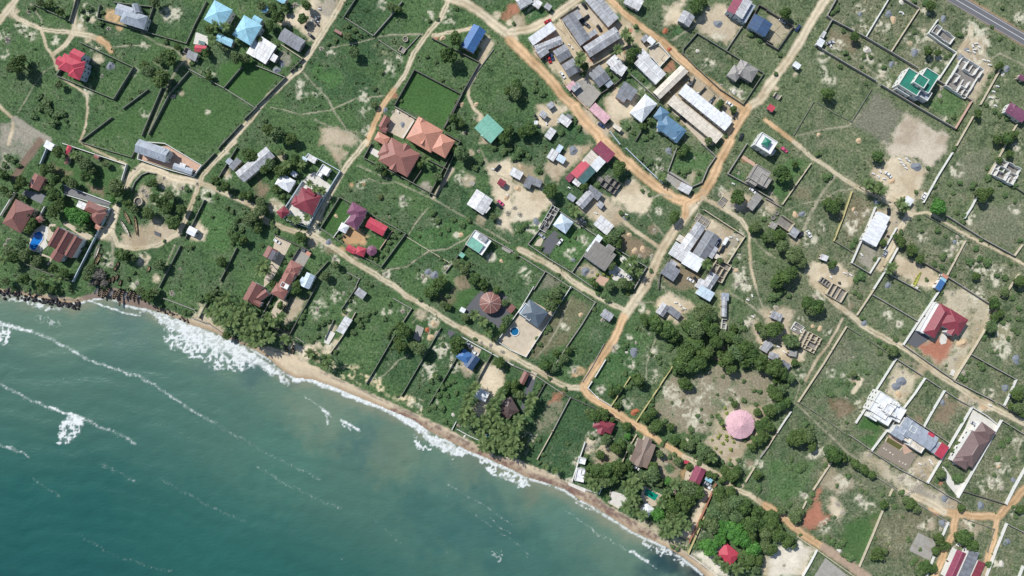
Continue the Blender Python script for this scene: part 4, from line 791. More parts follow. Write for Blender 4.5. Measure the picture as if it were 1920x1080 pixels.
B("grey-roofed two-storey house with corner dormer over a pinkish terrace", "grey dormer house with pink terrace", [('gable', 'bluegrey', Q((1045, -38), (1275, 42), (1205, 128)), 5.6, 1.8), ('gable', 'bluegrey', R(1222, 75, 85, 70, -45), 5.3, 1.3)], wall='white')
B("low grey-roofed annexe on the pink terrace", "low grey terrace annexe", [('gable', 'bluegrey', R(1372, 187, 150, 48, 18), 3.0, .5), ('shed', 'zwhite', R(1370, 160, 45, 30, 18), 3.4, .2)], wall='white', cat='annexe', name='annexe')
B("weathered long zinc-roofed house under trees below the sandy track", "long zinc house under trees", [('gable', 'zinc', Q((1765, 213), (1998, 18), (2065, 92)), 3.8, 1.0), ('shed', 'zwhite', R(1985, 110, 90, 60, -42), 3.3, .2)], wall='tan')
B("flat-roofed grey shed beside the long zinc house", None, [('shed', 'dzinc', R(1765, 150, 95, 45, -48), 2.9), ('shed', 'bluegrey', R(1720, 130, 45, 40, -48), 2.7)], cat='shed', name='shed', wall='grey')
B("tiny white gabled house alone on a sand patch", "tiny white house on sand", [('gable', 'white', R(1440, 655, 68, 60, 27), 2.9, .5)], wall='white')
Pave('pink', (1245, 10), (1505, 162), (1450, 240), (1035, 110), (1040, 60)); Pave('grey', (485, 315), (828, 445), (818, 470), (478, 370)); Pave('white', (230, 800), (225, 700), (265, 640), (320, 605), (365, 625), (370, 670), (345, 720), (360, 760), (300, 815)); Pave('grey', (165, 375), (190, 345), (345, 378), (310, 450)); Pave('beige', (600, 640), (700, 690), (660, 730), (560, 660), (470, 600), (490, 580)); Pave('beige', (370, 600), (420, 600), (380, 740), (350, 720)); Pave('beige', (300, 815), (395, 855), (365, 910), (350, 905), (380, 860), (295, 830))
pool("bright blue curved swimming pool with white deck", "bright blue pool", (40, 128, 205), [(262, 668), (300, 655), (322, 672), (322, 712), (290, 760), (262, 800), (228, 785), (225, 750)])
for k_ in range(3):
    mb_ = MB(); mb_.box(-.9, .9, -.42, .42, 0, .07); o_ = new_obj('solar_panel', mb_.mesh('solar_panel', [RM['solar']]), garage_); x_, y_ = w2(px(238 + 3 * k_, 268 + 14 * k_), 4.6); o_.location = (x_ - garage_.location.x, y_ - garage_.location.y, 4.72 - .05 * k_); o_.rotation_euler = (0, -.36, math.radians(-25))
Wl("white garden wall", [(470, -5), (710, 75), (945, 155), (905, 285)], 2.2, 'white'); Wl("white drive-side wall", [(480, 308), (832, 440)], 1.8, 'white', name='drive_wall'); Wl("white lower drive wall", [(478, 376), (815, 478)], 1.8, 'white', name='drive_wall'); Wl("blue-grey compound wall", [(822, 482), (715, 690), (542, 1032)], 2.3, 'bluewhite'); Wl("dark seaward garden wall", [(540, 1030), (360, 970), (180, 895)], 2, 'mossy'); Wl("white inner garden wall", [(345, 35), (300, 145)], 2.3, 'bluewhite'); Wl("long pale outer wall", [(105, 365), (0, 535)], 2.2, 'white'); Wl("grey garden divider", [(332, 470), (300, 530)], 1.8, 'white')
Wl("white terrace wall", [(1032, 105), (1055, -20), (1235, -5), (1510, 160), (1448, 242), (1240, 185), (1032, 112)], 2.2, 'white'); Wl("low mossy field wall", [(605, -15), (800, 45), (985, 98), (1035, -10)], 1.6, 'mossy'); Wl("curved grey retaining wall", [(985, 345), (1010, 285), (1060, 230), (1110, 210), (1160, 222)], 1.2, 'grey'); Wl("dark field-edge wall", [(1530, 420), (1390, 705)], 1.9, 'mossy'); Wl("dark seaside field wall", [(1350, 765), (1190, 1075)], 1.9, 'mossy'); Wl("dark meadow-edge wall", [(1772, 780), (1650, 1025)], 1.9, 'mossy'); Wl("dark wall along the sandy track", [(1605, 70), (1515, 165)], 2.1, 'mossy'); Wl("short dark wall", [(1690, -40), (1635, 38)], 2, 'mossy'); Wl("dark garden wall by the zinc house", [(1775, 25), (1640, 245)], 1.8, 'mossy')
tank(1035, 430, 32, 1.6, 'tan', "round open masonry tank with dark inside"); canoe('white', 942, 632, 152, 60); canoe('wood', 958, 552, 118, 63); canoe('wood', 1022, 610, 155, 82); canoe('white', 733, 805, 130, -70); canoe('wood', 742, 860, 96, -65); canoe('wood', 1118, 935, 44, -70)
_b = [(790, 1010, -60), (820, 1030, -65), (850, 1015, -72), (880, 1000, -70), (905, 1040, -75), (870, 930, -65), (885, 905, -70), (740, 1040, -60), (765, 1050, -65)]
for q_ in _b: canoe('dark', q_[0], q_[1], 52, q_[2], 1.4)
Tr('tree', [(430, 60, 56), (330, 195, 58), (375, 180, 45), (160, 280, 55), (130, 320, 45), (408, 270, 55), (405, 385, 65), (440, 450, 60), (400, 500, 60), (360, 340, 40), (540, 300, 50), (500, 270, 40), (640, 160, 60), (600, 120, 50), (680, 195, 42), (640, 245, 52), (740, 232, 26), (790, 150, 34), (870, 320, 72), (880, 365, 62), (960, 450, 45), (1002, 490, 42), (1160, 408, 44), (1210, 438, 55), (1245, 480, 60), (1110, 520, 58), (1300, 585, 70), (1270, 380, 50), (1358, 490, 50), (1150, 290, 42), (1105, 295, 30), (240, 590, 45), (215, 640, 45), (150, 735, 62), (185, 830, 62), (280, 880, 55), (60, 800, 55), (100, 850, 55), (920, 838, 66), (985, 860, 42), (1192, 905, 58), (1655, 880, 48), (1680, 900, 34), (1620, 270, 40), (1690, 320, 50), (1860, 75, 60), (1900, 100, 50), (1770, 700, 50), (1820, 720, 42), (1860, 570, 60), (1870, 390, 45), (1830, 380, 40), (180, 1015, 58), (300, 1050, 44), (400, 935, 44), (480, 970, 50), (50, 1030, 42), (20, 230, 50), (60, 250, 40), (660, 950, 50), (690, 920, 40), (650, 1000, 40), (30, 340, 40), (70, 380, 36), (160, 400, 34), (1905, 540, 60), (310, 480, 30), (590, 640, 30), (650, 600, 40), (220, 520, 40)])
Tr('bright', [(565, 530, 72), (520, 510, 50), (610, 560, 66), (850, 420, 30), (680, 185, 32)])
Tr('shrub', [(1430, 775, 32), (1720, 660, 36), (1740, 740, 30), (1760, 620, 36), (1740, 510, 30), (1780, 560, 36), (1810, 640, 34), (1820, 540, 40), (640, 790, 30), (620, 850, 30), (660, 740, 30), (600, 890, 28), (400, 640, 36), (340, 590, 24), (1400, 340, 34), (1480, 400, 24), (1590, 280, 34), (1640, 320, 36), (520, 60, 26), (100, 130, 36), (140, 160, 30), (60, 100, 40), (30, 160, 36), (1230, 730, 20), (1590, 545, 20), (700, 880, 26), (770, 870, 26), (960, 1010, 28), (1000, 960, 30), (1730, 360, 30), (1760, 390, 30), (1800, 400, 34), (1560, 380, 26), (1620, 400, 24), (1700, 480, 24)])
Tr('dead', [(745, 985, 62), (700, 1040, 44), (780, 1040, 40)]); Tr('palm', [(560, 80, 36), (320, 1000, 36), (440, 1010, 36), (30, 870, 40), (620, 620, 36)])
heap('rubble', (1075, 350, 36), (1100, 390, 30), (1370, 330, 32), (1480, 300, 24), (60, 720, 26), (40, 760, 24), (1230, 255, 20), (830, 910, 20), (1350, 935, 16), (1030, 1045, 20)); Slab("flat dark tarpaulin on the ground", 'dark', (1155, 650), (1205, 670), (1200, 695), (1160, 680), h=.35, name='tarpaulin', cat='tarpaulin')
Pt('dirt', (870, 770), (960, 680), (1060, 600), (1340, 620), (1345, 700), (1150, 770), (980, 790)); Pt('sand', (1405, 710), (1470, 580), (1510, 590), (1558, 645), (1550, 735), (1480, 740)); Pt('grey', (-10, -60), (330, -10), (230, 130), (100, 200), (-10, 185), s=.75); Pt('lawn', (390, 110), (560, 170), (900, 170), (880, 300), (800, 400), (640, 320), (430, 220), s=.6); Pt('brown', (640, 290), (800, 330), (770, 390), (680, 360)); Pt('brown', (400, 140), (560, 210), (540, 250), (400, 200), s=.7)
Sp('dirt', (1330, 290, 70), (1230, 270, 70), (1090, 340, 60), (1060, 420, 70), (1180, 620, 90), (820, 680, 60), (1060, 870, 55), (940, 760, 60)); Sp('scrub', (80, 110, 70), (1330, 330, 80), (1420, 300, 60), (1060, 860, 70), (1690, 60, 40), (1700, 230, 60), (1560, 380, 80), (1190, 380, 90), (1010, 1050, 50), (800, 860, 70), (960, 170, 60)); Sp('sand', (1170, 1015, 44), (1700, 220, 46), (1110, 850, 26), (940, 700, 40)); Sp('grass', (1010, 300, 40), (100, 120, 80), (1400, 330, 30)); Pt('lawnhi', (1510, 430), (1760, 560), (1700, 800), (1380, 740), s=.5)
G('road', 46, (1760, -20), (1620, 120), (1520, 230), (1500, 290)); G('road', 66, (1500, 290), (1300, 255), (1180, 200), (1060, 170), (990, 240), (940, 310)); G('road', 46, (1500, 290), (1700, 370), (1930, 480)); G('road', 42, (1490, 310), (1440, 440), (1380, 600), (1330, 680), (1180, 760), (1000, 785), (880, 760), (845, 660), (870, 500)); G('road', 70, (870, 480), (830, 620), (760, 690)); G('path', 32, (840, 700), (850, 800), (840, 900)); G('path', 14, (1310, 760), (1250, 900)); G('mud', 60, (300, -20), (180, 140), (110, 250)); G('road', 16, (600, -20), (700, 40), (830, 100), (945, 150))
T(1, 1)
B("white many-sided hipped guest house among garden trees", "white hipped guest house", [('hip', 'white', R(220, 290, 125, 100, 30), 3.6, 1.7)], wall='white', cat='guest house')
B("small white cube hut between the guest house and white yard", None, [('shed', 'white', R(285, 225, 45, 38, 35), 2.8)], cat='hut', name='hut', wall='white')
B("crimson hipped villa on a dazzling white walled yard", "crimson villa in the white yard", [('hip', 'crimson', Q((345, 322), (492, 392), (410, 530)), 5.4, 2.8), ('hip', 'crimson', R(330, 445, 120, 75, 28), 5.0, 1.4), ('gable', 'crimson', R(410, 370, 80, 60, 28), 5.5, 1.5)], wall='white')
B("small crimson pyramid-roofed gatehouse on the seaward corner of the white yard", "crimson gatehouse", [('pyr', 'crimson', R(203, 512, 78, 66, -38), 3.4, 1.6)], cat='gatehouse', name='gatehouse', wall='white')
B("white flat-roofed pool house in the white yard", "white yard pool house", [('para', 'white', R(515, 195, 70, 62, 32), 3.4), ('para', 'white', R(478, 225, 40, 36, 32), 3.0)], cat='pool house', name='pool_house', wall='white')
B("pale flat-roofed outbuilding in the top corner of the white yard garden", None, [('shed', 'zwhite', R(420, 112, 66, 46, 32), 3.0), ('shed', 'paleblue', R(362, 118, 42, 40, 32), 2.8)], cat='outbuilding', name='outbuilding', wall='white')
B("large terracotta villa with hips and small cross gables below the salmon villa", "large terracotta villa", [('hip', 'terracotta', R(1075, 100, 250, 200, 30), 5.2, 3.3), ('hip', 'terracotta', R(985, 60, 110, 110, 30), 5.0, 2.0), ('gable', 'terracotta', R(1045, 160, 90, 60, 120), 5.3, 1.6), ('gable', 'terracotta', R(1115, 45, 90, 55, -60), 5.4, 1.4)], wall='pink')
B("purple-plum hipped house with stepped ridge in a square dark wall", "purple hipped house", [('hip', 'purple', R(757, 505, 125, 95, 30), 5.4, 2.0), ('hip', 'purple', R(748, 565, 130, 95, -58), 5.2, 2.0)], wall='white')
B("small white pyramid-roofed gazebo on the orange yard", "white gazebo on the orange yard", [('pyr', 'white', R(658, 630, 64, 64, 28), 2.8, 1.2)], cat='gazebo', name='gazebo', wall='white')
B("long red gabled block beside the purple house", "red block by the purple house", [('gable', 'red', Q((828, 605), (862, 556), (988, 618)), 4.0, .2), ('gable', 'red', R(905, 620, 150, 82, 29), 4.0, 1.3)], wall='cream')
B("low red-roofed gatehouse with two roofs on the seaward wall", "low red twin-roofed gatehouse", [('gable', 'red', R(715, 790, 72, 50, 28), 3.1), ('pyr', 'red', R(786, 805, 70, 66, 20), 3.3, 1.4)], cat='gatehouse', name='gatehouse')
B("little purple octagonal pavilion beside the red gatehouse", "purple octagonal pavilion", [('cone', 'purple', R(868, 800, 80, 80, 0), 3.0, 1.3, 8)], cat='pavilion', name='garden_pavilion')
B("white and zinc patchwork gabled house at the edge of the sand", "patchwork white zinc house", [('gable', 'zwhite', Q((1580, 452), (1655, 338), (1772, 428)), 3.6, .8), ('shed', 'zwhite', R(1720, 480, 60, 55, 40), 3.3, .2)], wall='white')
B("tiny maroon kiosk on the open sand", "tiny maroon kiosk", [('gable', 'crimson', R(1843, 291, 56, 50, 32), 2.7)], cat='kiosk', name='kiosk')
B("white flat-roofed house with a sea-green roof panel and terraces", "white house with sea-green panel", [('para', 'white', R(1668, 740, 150, 130, 34), 4.4), ('shed', 'seagreen', R(1645, 757, 110, 72, 36), 5.2, .4), ('shed', 'zinc', R(1700, 705, 70, 45, 34), 5.0, .3)], wall='white')
B("tiny pale green hut on the wall of the white house plot", None, [('shed', 'seagreen', R(1545, 833, 38, 34, 36), 2.6)], cat='hut', name='hut')
B("brown gabled house with dark panelled slope in the coastal row", "brown panelled coastal house", [('gable', 'rustred', Q((52, 836), (92, 760), (165, 800)), 4.0, 1.2), ('shedn', 'solar', R(122, 832, 75, 42, -62), 4.9, .9)], wall='white')
B("long terracotta house stepping down towards the sea", "long terracotta coastal house", [('hip', 'terracotta', R(285, 930, 100, 90, 28), 4.8, 1.7), ('gable', 'terracotta', R(235, 1010, 170, 85, -62), 4.6, 1.6), ('hip', 'terracotta', R(180, 1105, 110, 90, 28), 4.4, 1.5), ('gable', 'terracotta', R(265, 965, 70, 60, 28), 4.9, 1.3), ('para', 'white', R(216, 1062, 60, 38, 28), 6.1)], wall='white')
B("pale blue-white gabled house between the coastal gardens", "pale blue-white coastal house", [('gable', 'paleblue', Q((335, 1060), (382, 960), (446, 987)), 4.2, 1.2), ('gable', 'paleblue', R(360, 1035, 60, 60, 28), 4.0, .9)], wall='white')
B("tiny salmon-roofed shed on the corner of a paved coastal yard", None, [('shed', 'salmon', R(393, 823, 36, 30, 28), 2.6)], cat='shed', name='shed')
Slab("pale concrete base slab", 'slab', (1855, 760), (1930, 800), (1900, 822), (1840, 785), h=.4); Slab("pale square slab", 'slab', (1610, 275), (1645, 290), (1630, 318), (1605, 305), h=.3)
Pave('white', (345, 285), (400, 225), (440, 210), (560, 310), (495, 450), (385, 612), (245, 560), (215, 520), (270, 420)); Pave('beige', (145, 690), (265, 742), (130, 1010), (60, 1075), (60, 1020), (110, 900)); Pave('slab', (322, 790), (410, 832), (350, 935), (265, 880), (290, 830)); Pave('white', (865, 25), (935, 60), (915, 105), (850, 65))
Wl("pale blue garden wall", [(345, 280), (215, 480)], 2.2, 'bluewhite'); Wl("blue-white yard wall", [(230, 570), (385, 625), (500, 420), (560, 315), (628, 205)], 2.3, 'bluewhite'); Wl("pale upper yard wall", [(390, 72), (510, 135), (625, 200)], 2, 'bluewhite'); Wl("pale side wall of the yard", [(340, 130), (395, 72)], 2, 'bluewhite')
Wl("dark square compound wall", [(627, 397), (850, 522), (1122, 672), (938, 922), (760, 820), (482, 628)], 2.2, 'mossy', closed=True); Wl("white inner wall", [(705, 540), (640, 620), (580, 700)], 2.2, 'white'); Wl("dark lower-left wall", [(482, 632), (585, 702)], 1.8, 'mossy'); Wl("pale garden divider", [(1020, 655), (930, 785)], 1.6, 'pink')
Wl("grey-green villa wall", [(862, -5), (806, 102), (1090, 245), (1345, 385), (1440, 180), (1505, 30)], 2.2, 'mossy'); Wl("dark garden cross wall", [(1180, 285), (1245, 190)], 1.8, 'dark'); Wl("dark dividing villa wall", [(1190, 70), (1440, 190)], 2, 'dark')
Wl("dark coastal plot wall", [(135, 680), (260, 735), (400, 800)], 2, 'dark'); Wl("grey yard divider", [(320, 785), (255, 890)], 1.8, 'dark'); Wl("dark coastal divider", [(440, 990), (540, 880)], 1.8, 'mossy'); Wl("dark house-plot wall", [(1650, 648), (1495, 865)], 2, 'dark'); Wl("pale plot wall", [(1650, 645), (1780, 720), (1925, 800)], 1.9, 'grey'); Wl("thin pale fence wall", [(690, 965), (775, 1010), (740, 1085)], 1, 'grey', thick=.15); Wl("pale field wall", [(1120, 690), (1300, 800), (1450, 890)], .5, 'tan', thick=.14); Wl("dark wall of the dark-roofed plot", [(1465, 905), (1420, 960)], 1.5, 'grey')
for c_, x_, y_, a_ in (('white', 158, 730, 35), ('black', 290, 608, 25), ('pink', 1835, 440, 40), ('black', 1825, 465, 40), ('black', 1812, 178, -45), ('grey', 368, 800, 20)): car(c_, x_, y_, a_)
Tr('tree', [(920, 182, 48), (960, 215, 34), (1225, 155, 36), (1535, 75, 72), (1360, 250, 46), (335, 700, 56), (180, 205, 60), (105, 150, 50), (240, 190, 45), (300, 115, 50), (60, 190, 45), (145, 340, 45), (40, 440, 50), (25, 510, 56), (60, 480, 36), (1782, 545, 38), (1385, 1035, 62), (1560, 945, 56), (1500, 895, 42), (1640, 1010, 58), (1700, 1050, 48), (1590, 900, 30), (520, 990, 48), (300, 1055, 46), (600, 905, 40), (130, 1050, 40), (200, 400, 36), (340, 170, 34), (20, 590, 40), (180, 70, 34), (1480, 30, 40), (240, 140, 34), (130, 620, 30), (10, 640, 40)])
Tr('olive', [(935, 400, 32)])
Tr('shrub', [(700, 345, 20), (890, 515, 20), (1330, 520, 36), (1360, 570, 38), (1440, 640, 26), (1380, 670, 22), (1540, 600, 40), (1480, 560, 34), (1600, 570, 34), (1030, 690, 34), (1060, 660, 34), (1080, 700, 30), (1000, 740, 30), (980, 790, 26), (1640, 180, 40), (1690, 130, 34), (1610, 140, 34), (1220, 690, 20), (900, 860, 30), (940, 840, 30), (860, 850, 26), (1150, 290, 24), (1010, 220, 24), (1790, 760, 28), (1420, 890, 24), (1390, 860, 22), (1210, 940, 22), (600, 670, 24), (620, 700, 28), (640, 730, 22), (1780, 30, 40), (1860, 60, 40), (1900, 30, 36), (800, 850, 20), (40, 760, 26), (250, 830, 26), (215, 890, 22), (150, 650, 34), (120, 590, 30), (650, 950, 26), (700, 1000, 26), (830, 1040, 26), (860, 1060, 26)])
Tr('palm', [(405, 298, 30), (450, 335, 34), (495, 350, 34), (310, 572, 36), (265, 560, 30), (385, 552, 32), (60, 900, 48), (30, 950, 46), (80, 950, 42), (230, 160, 36), (1270, 120, 34), (350, 150, 34)])
heap('sand', (1537, 682, 18), (1880, 402, 26), (1840, 878, 16), (600, 540, 16)); heap('grey', (545, 735, 28), (1340, 985, 36), (1290, 960, 26)); heap('rubble', (590, 860, 26), (975, 975, 26), (1250, 995, 28), (1430, 930, 26), (1760, 840, 26), (1000, 545, 14), (1890, 520, 36), (1670, 55, 18), (1100, 410, 20), (1310, 330, 22), (1120, 445, 18), (1540, 280, 18))
Pt('sand', (1720, 130), (1920, 100), (1930, 560), (1860, 640), (1800, 570), (1850, 480), (1770, 400), (1780, 260)); Pt('orange', (700, 600), (780, 650), (845, 690), (820, 760), (690, 770), (625, 700), (650, 670)); Pt('lawn', (620, 420), (700, 480), (690, 540), (575, 690), (495, 625), s=.9, e=.8); Pt('lawn', (860, 690), (970, 720), (930, 780), (840, 740), e=.8); Pt('dirt', (515, -10), (620, -10), (700, 60), (625, 180), (560, 100)); Pt('sand', (1860, 560), (1920, 560), (1920, 680), (1800, 620)); Pt('lawn', (1200, 200), (1420, 200), (1350, 370), (1190, 290), s=.6); Pt('dirt', (1500, 1000), (1600, 1080), (1470, 1090)); Pt('lawnhi', (940, 900), (1110, 690), (1600, 520), (1640, 660), (1550, 740), (1300, 800), (1120, 920), s=.5); Pt('brown', (0, 240), (110, 330), (100, 400), (0, 410))
Sp('dirt', (140, 470, 60), (200, 100, 40), (1620, 60, 30), (420, 740, 50), (1600, 270, 60), (1800, 270, 50), (1690, 570, 50), (430, 680, 40), (470, 560, 40), (760, 840, 30)); Sp('scrub', (1540, 250, 60), (1350, 590, 50), (980, 970, 60), (1240, 1000, 60), (1440, 920, 60), (790, 300, 50), (1120, 430, 60), (1270, 310, 40), (1510, 690, 40), (430, 640, 60), (520, 760, 60), (610, 870, 50), (1760, 850, 50), (150, 480, 70)); Sp('orange', (1540, 680, 22), (715, 305, 22), (805, 300, 18), (770, 720, 50), (640, 800, 40)); Sp('grey', (1300, 970, 40), (1270, 320, 60)); Sp('brown', (560, 790, 60), (1560, 1040, 70))
G('road', 48, (830, -20), (720, 110), (640, 220), (560, 370), (480, 520), (420, 650)); G('road', 48, (-20, 510), (100, 590), (230, 640), (440, 690), (600, 790), (760, 900), (900, 980), (1070, 1085)); G('path', 11, (940, 950), (1130, 920), (1300, 800), (1430, 790), (1560, 720), (1650, 650)); G('path', 7, (760, 160), (1060, 290), (1360, 430), (1640, 590), (1900, 740)); G('path', 9, (1290, 480), (1200, 590), (1140, 690)); G('path', 8, (840, 260), (930, 290), (1030, 295)); G('path', 10, (1680, 30), (1740, 150), (1800, 230), (1900, 270)); G('dirt', 40, (1330, 400), (1420, 270), (1470, 190))
T(2, 1)
B("maroon gabled house at the head of the terrace by the orange road", "maroon road-head house", [('gable', 'maroon', R(690, 58, 150, 92, 42), 4.4, 1.2)], wall='cream')
B("cream and white sheet-roofed middle house of the terrace below the maroon house", "cream and white middle house", [('shed', 'cream', R(588, 112, 110, 80, -48), 3.9, .4), ('shed', 'white', R(648, 145, 115, 70, -48), 3.8, .3)], wall='cream')
B("long gabled row, one slope red and pink, the other slope dark teal", "red and teal long row", [('shedn', 'red', R(512, 190, 140, 70, -47), 4.0, .8), ('shed', 'teal', R(558, 232, 140, 68, -47), 4.0, .8)], wall='cream')
B("small maroon hut at the lower end of the red and teal row", None, [('shed', 'maroon', R(435, 250, 62, 48, -47), 2.9)], cat='hut', name='hut')
B("white shed on the sand beside a dark grey shed", "white shed on the sand", [('shed', 'zwhite', R(32, 222, 92, 62, 28), 3.0)], cat='shed', name='shed')
B("dark grey shed with notched front near the big round tree", "dark notched sand-edge shed", [('shed', 'dzinc', R(165, 280, 120, 55, 22), 3.0), ('shed', 'dzinc', R(118, 300, 55, 60, 22), 2.8)], cat='shed', name='shed')
for g_, c_, l_ in ((R(305, 82, 62, 80, 32), 'zwhite', "white zinc shack, larger of the huddle beside the gravel heap"), (R(355, 35, 40, 55, 32), 'paleblue', "pale blue shack at the top of the white shack huddle"), (R(368, 112, 66, 50, 32), 'paleblue', "pale bluish shack, lowest of the white shack huddle")): B(l_, "white shack huddle" if 'larger' in l_ else None, [('shed', c_, g_, 2.7)], cat='shack', name='shack')
ruin("dark roofless foundation of small square rooms under a round tree", "dark roofless room grid", R(740, 302, 130, 100, 35), 3, 2, 2.2, 'dark', broken=.15); ruin("low outline of dark blocks beside the room grid", None, R(665, 265, 46, 40, 35), 1, 1, .8, 'dark', name='block_outline', cat='foundation')
B("grey L-shaped zinc house on the bare sandy yard", "grey L-shaped sand-yard house", [('gable', 'zinc', R(550, 415, 140, 72, -48), 3.3, .7), ('gable', 'dzinc', R(615, 365, 115, 62, 38), 3.2, .6)], wall='grey')
B("tiny zinc kitchen beside the L-shaped house", None, [('shed', 'zinc', R(662, 455, 50, 42, 40), 2.5)], cat='hut', name='hut'); B("small zinc hut in the brush above the L-shaped house", None, [('shed', 'bluegrey', R(446, 402, 62, 44, 36), 2.6)], cat='hut', name='hut'); B("small rough shack at the end of the red and teal row", None, [('shed', 'zwhite', R(485, 290, 60, 40, 40), 2.6)], cat='shack', name='shack')
B("white ribbed zinc house with a stepped corner on the brown sand", "white ribbed zinc house", [('gable', 'zwhite', R(688, 608, 130, 92, 40), 3.5, .6)], wall='white')
ruin("narrow strip of roofless white rooms in a walled plot", "strip of roofless white rooms", R(278, 560, 205, 62, -60), 6, 2, 2.8, 'white')
B("pale blue-white hipped house next to the roofless white rooms", "pale hipped house by the roofless strip", [('hip', 'paleblue', R(385, 597, 115, 108, 35), 4.0, 2.0)], wall='white')
B("large flat concrete-roofed house with a long white side wing", "large flat concrete house", [('flat', 'dconcrete', R(662, 838, 190, 150, 35), 5.8), ('shed', 'white', R(617, 752, 155, 46, -53), 4.6, .3), ('flat', 'dconcrete', R(735, 790, 60, 60, 35), 6.1)], wall='bluewhite')
B("large grey zinc building in the crowded compound beside the road", "large grey compound building", [('gable', 'dzinc', R(1455, 758, 210, 112, -58), 4.0, 1.1), ('shed', 'zinc', R(1495, 805, 90, 70, -58), 3.6, .3)], wall='grey')
B("light zinc house at the top of the crowded compound", "top compound zinc house", [('gable', 'zinc', R(1390, 648, 110, 82, -56), 3.5, .6)], wall='tan')
B("pale zinc house, middle of the crowded compound", "middle compound zinc house", [('gable', 'zwhite', R(1322, 742, 125, 88, -56), 3.5, .6)], wall='tan')
B("pale zinc house at the roadside end of the crowded compound", "roadside compound zinc house", [('gable', 'zwhite', R(1250, 808, 120, 108, 32), 3.4, .6)], wall='tan')
B("tiny cream kiosk at the roadside of the crowded compound", None, [('shed', 'cream', R(1262, 710, 46, 50, 32), 2.6)], cat='kiosk', name='kiosk')
B("bright white flat-roofed house at the lower end of the crowded compound", "bright white compound house", [('shed', 'white', R(1356, 882, 140, 108, 30), 4.4, .4)], wall='terracotta')
ruin("small grid of tan foundation rooms at the top of the crowded compound", None, R(1428, 572, 110, 60, 33), 3, 2, .7, 'tan', name='foundation', cat='foundation')
B("grey gabled house with lower side wing across the road bend", "grey side-wing house", [('gable', 'dzinc', R(1188, 958, 115, 100, 34), 3.7, .9), ('shed', 'zinc', R(1205, 900, 55, 46, 34), 3.2, .2)], wall='grey')
ruin("roofless tan shell of six rooms behind a leafy palm", "roofless tan shell", R(1560, 950, 120, 150, 30), 3, 3, 2.7, 'tan')
B("zinc gabled house below the roofless tan shell", "zinc house below the tan shell", [('gable', 'zinc', R(1490, 1025, 120, 76, -58), 3.5)], wall='grey'); B("white and pale blue house stepped below the zinc one", "white stepped lower house", [('shed', 'zwhite', R(1440, 1065, 110, 74, 30), 3.6, .4), ('shed', 'paleblue', R(1450, 1120, 120, 75, 30), 3.9, .3)], wall='white')
B("small white zinc building in the bare corner by the road junction", "white junction hut", [('gable', 'zwhite', R(1298, 332, 92, 62, 28), 3.0, .4)], cat='hut', name='hut')
B("unfinished flat concrete house with rough rubble-strewn roof", "rubble-roofed concrete house", [('para', 'concrete', R(1858, 235, 120, 120, 32), 5.6), ('para', 'concrete', R(1815, 270, 70, 70, 32), 5.2), ('para', 'concrete', R(1890, 275, 90, 80, 32), 5.3)], wall='grey')
B("grey concrete shed under a round tree", "grey tree-side shed", [('shed', 'concrete', R(1818, 432, 130, 62, -52), 3.0)], cat='shed', name='shed', wall='grey'); ruin("tiny low block square beside a round tree", None, R(1580, 432, 72, 50, -50), 2, 1, .7, 'tan', name='foundation', cat='foundation')
Pave('dark', (318, 650), (372, 692), (270, 845), (212, 785), (250, 720)); Pave('white', (722, 960), (770, 905), (860, 960), (905, 1010), (870, 1050), (760, 1020)); Pave('white', (800, 820), (850, 850), (900, 920), (870, 930), (815, 880)); Pave('slab', (1180, 200), (1330, 290), (1345, 320), (1270, 370), (1150, 260)); Pave('pink', (1735, 85), (1845, 155), (1830, 178), (1720, 105)); Pave('beige', (190, 720), (245, 690), (215, 770), (165, 760))
Slab("square reddish garden bed", 'pink', (650, 985), (730, 1010), (700, 1070), (620, 1040), h=.2, name='garden_bed', cat='garden bed')
Wl("grey compound wall", [(318, 478), (640, 692), (562, 800), (450, 962)], 2, 'grey'); Wl("pale plot wall beside the lane", [(318, 480), (200, 650), (120, 752), (280, 862), (450, 965), (620, 1085)], 2, 'grey'); Wl("white-topped garden wall", [(775, 780), (890, 850), (1010, 922), (918, 1085)], 2.2, 'grey')
Wl("pale compound wall", [(1440, 492), (1590, 590), (1750, 692), (1618, 895)], 2, 'tan'); Wl("dark vegetable-plot wall", [(252, 952), (165, 1090)], 1.8, 'grey'); Wl("dark vegetable-plot lower wall", [(252, 954), (445, 1080)], 1.8, 'grey'); Wl("thin pale lane wall", [(-10, 800), (120, 880), (240, 955)], 1.4, 'grey')
Wl("grey plot wall", [(1175, 210), (1350, 320), (1425, 288), (1470, 180), (1530, 92), (1425, -5)], 1.8, 'grey'); Wl("pale plot wall across the green", [(1250, -10), (1170, 205)], 1.8, 'grey'); Wl("pale roadside wall", [(855, 30), (1020, 190), (1130, 292)], 1.6, 'bluewhite'); Wl("grey compound wall of the rubble-roofed house", [(1765, -5), (1620, 222), (1790, 315), (1960, 420)], 2, 'grey'); Wl("dark roadside yard wall", [(1182, 868), (1110, 985), (1100, 1085)], 1.8, 'dark')
for c_, x_, y_, a_ in (('blue', 1550, 735, -60), ('black', 1578, 790, -60), ('black', 1382, 1020, 55), ('silver', 810, 982, 30), ('white', 880, 998, 40), ('white', 1592, 735, -60), ('white', 1805, 350, 40), ('white', 1340, 1020, 30), ('white', 360, 735, -50), ('silver', 225, 690, 40)): car(c_, x_, y_, a_)
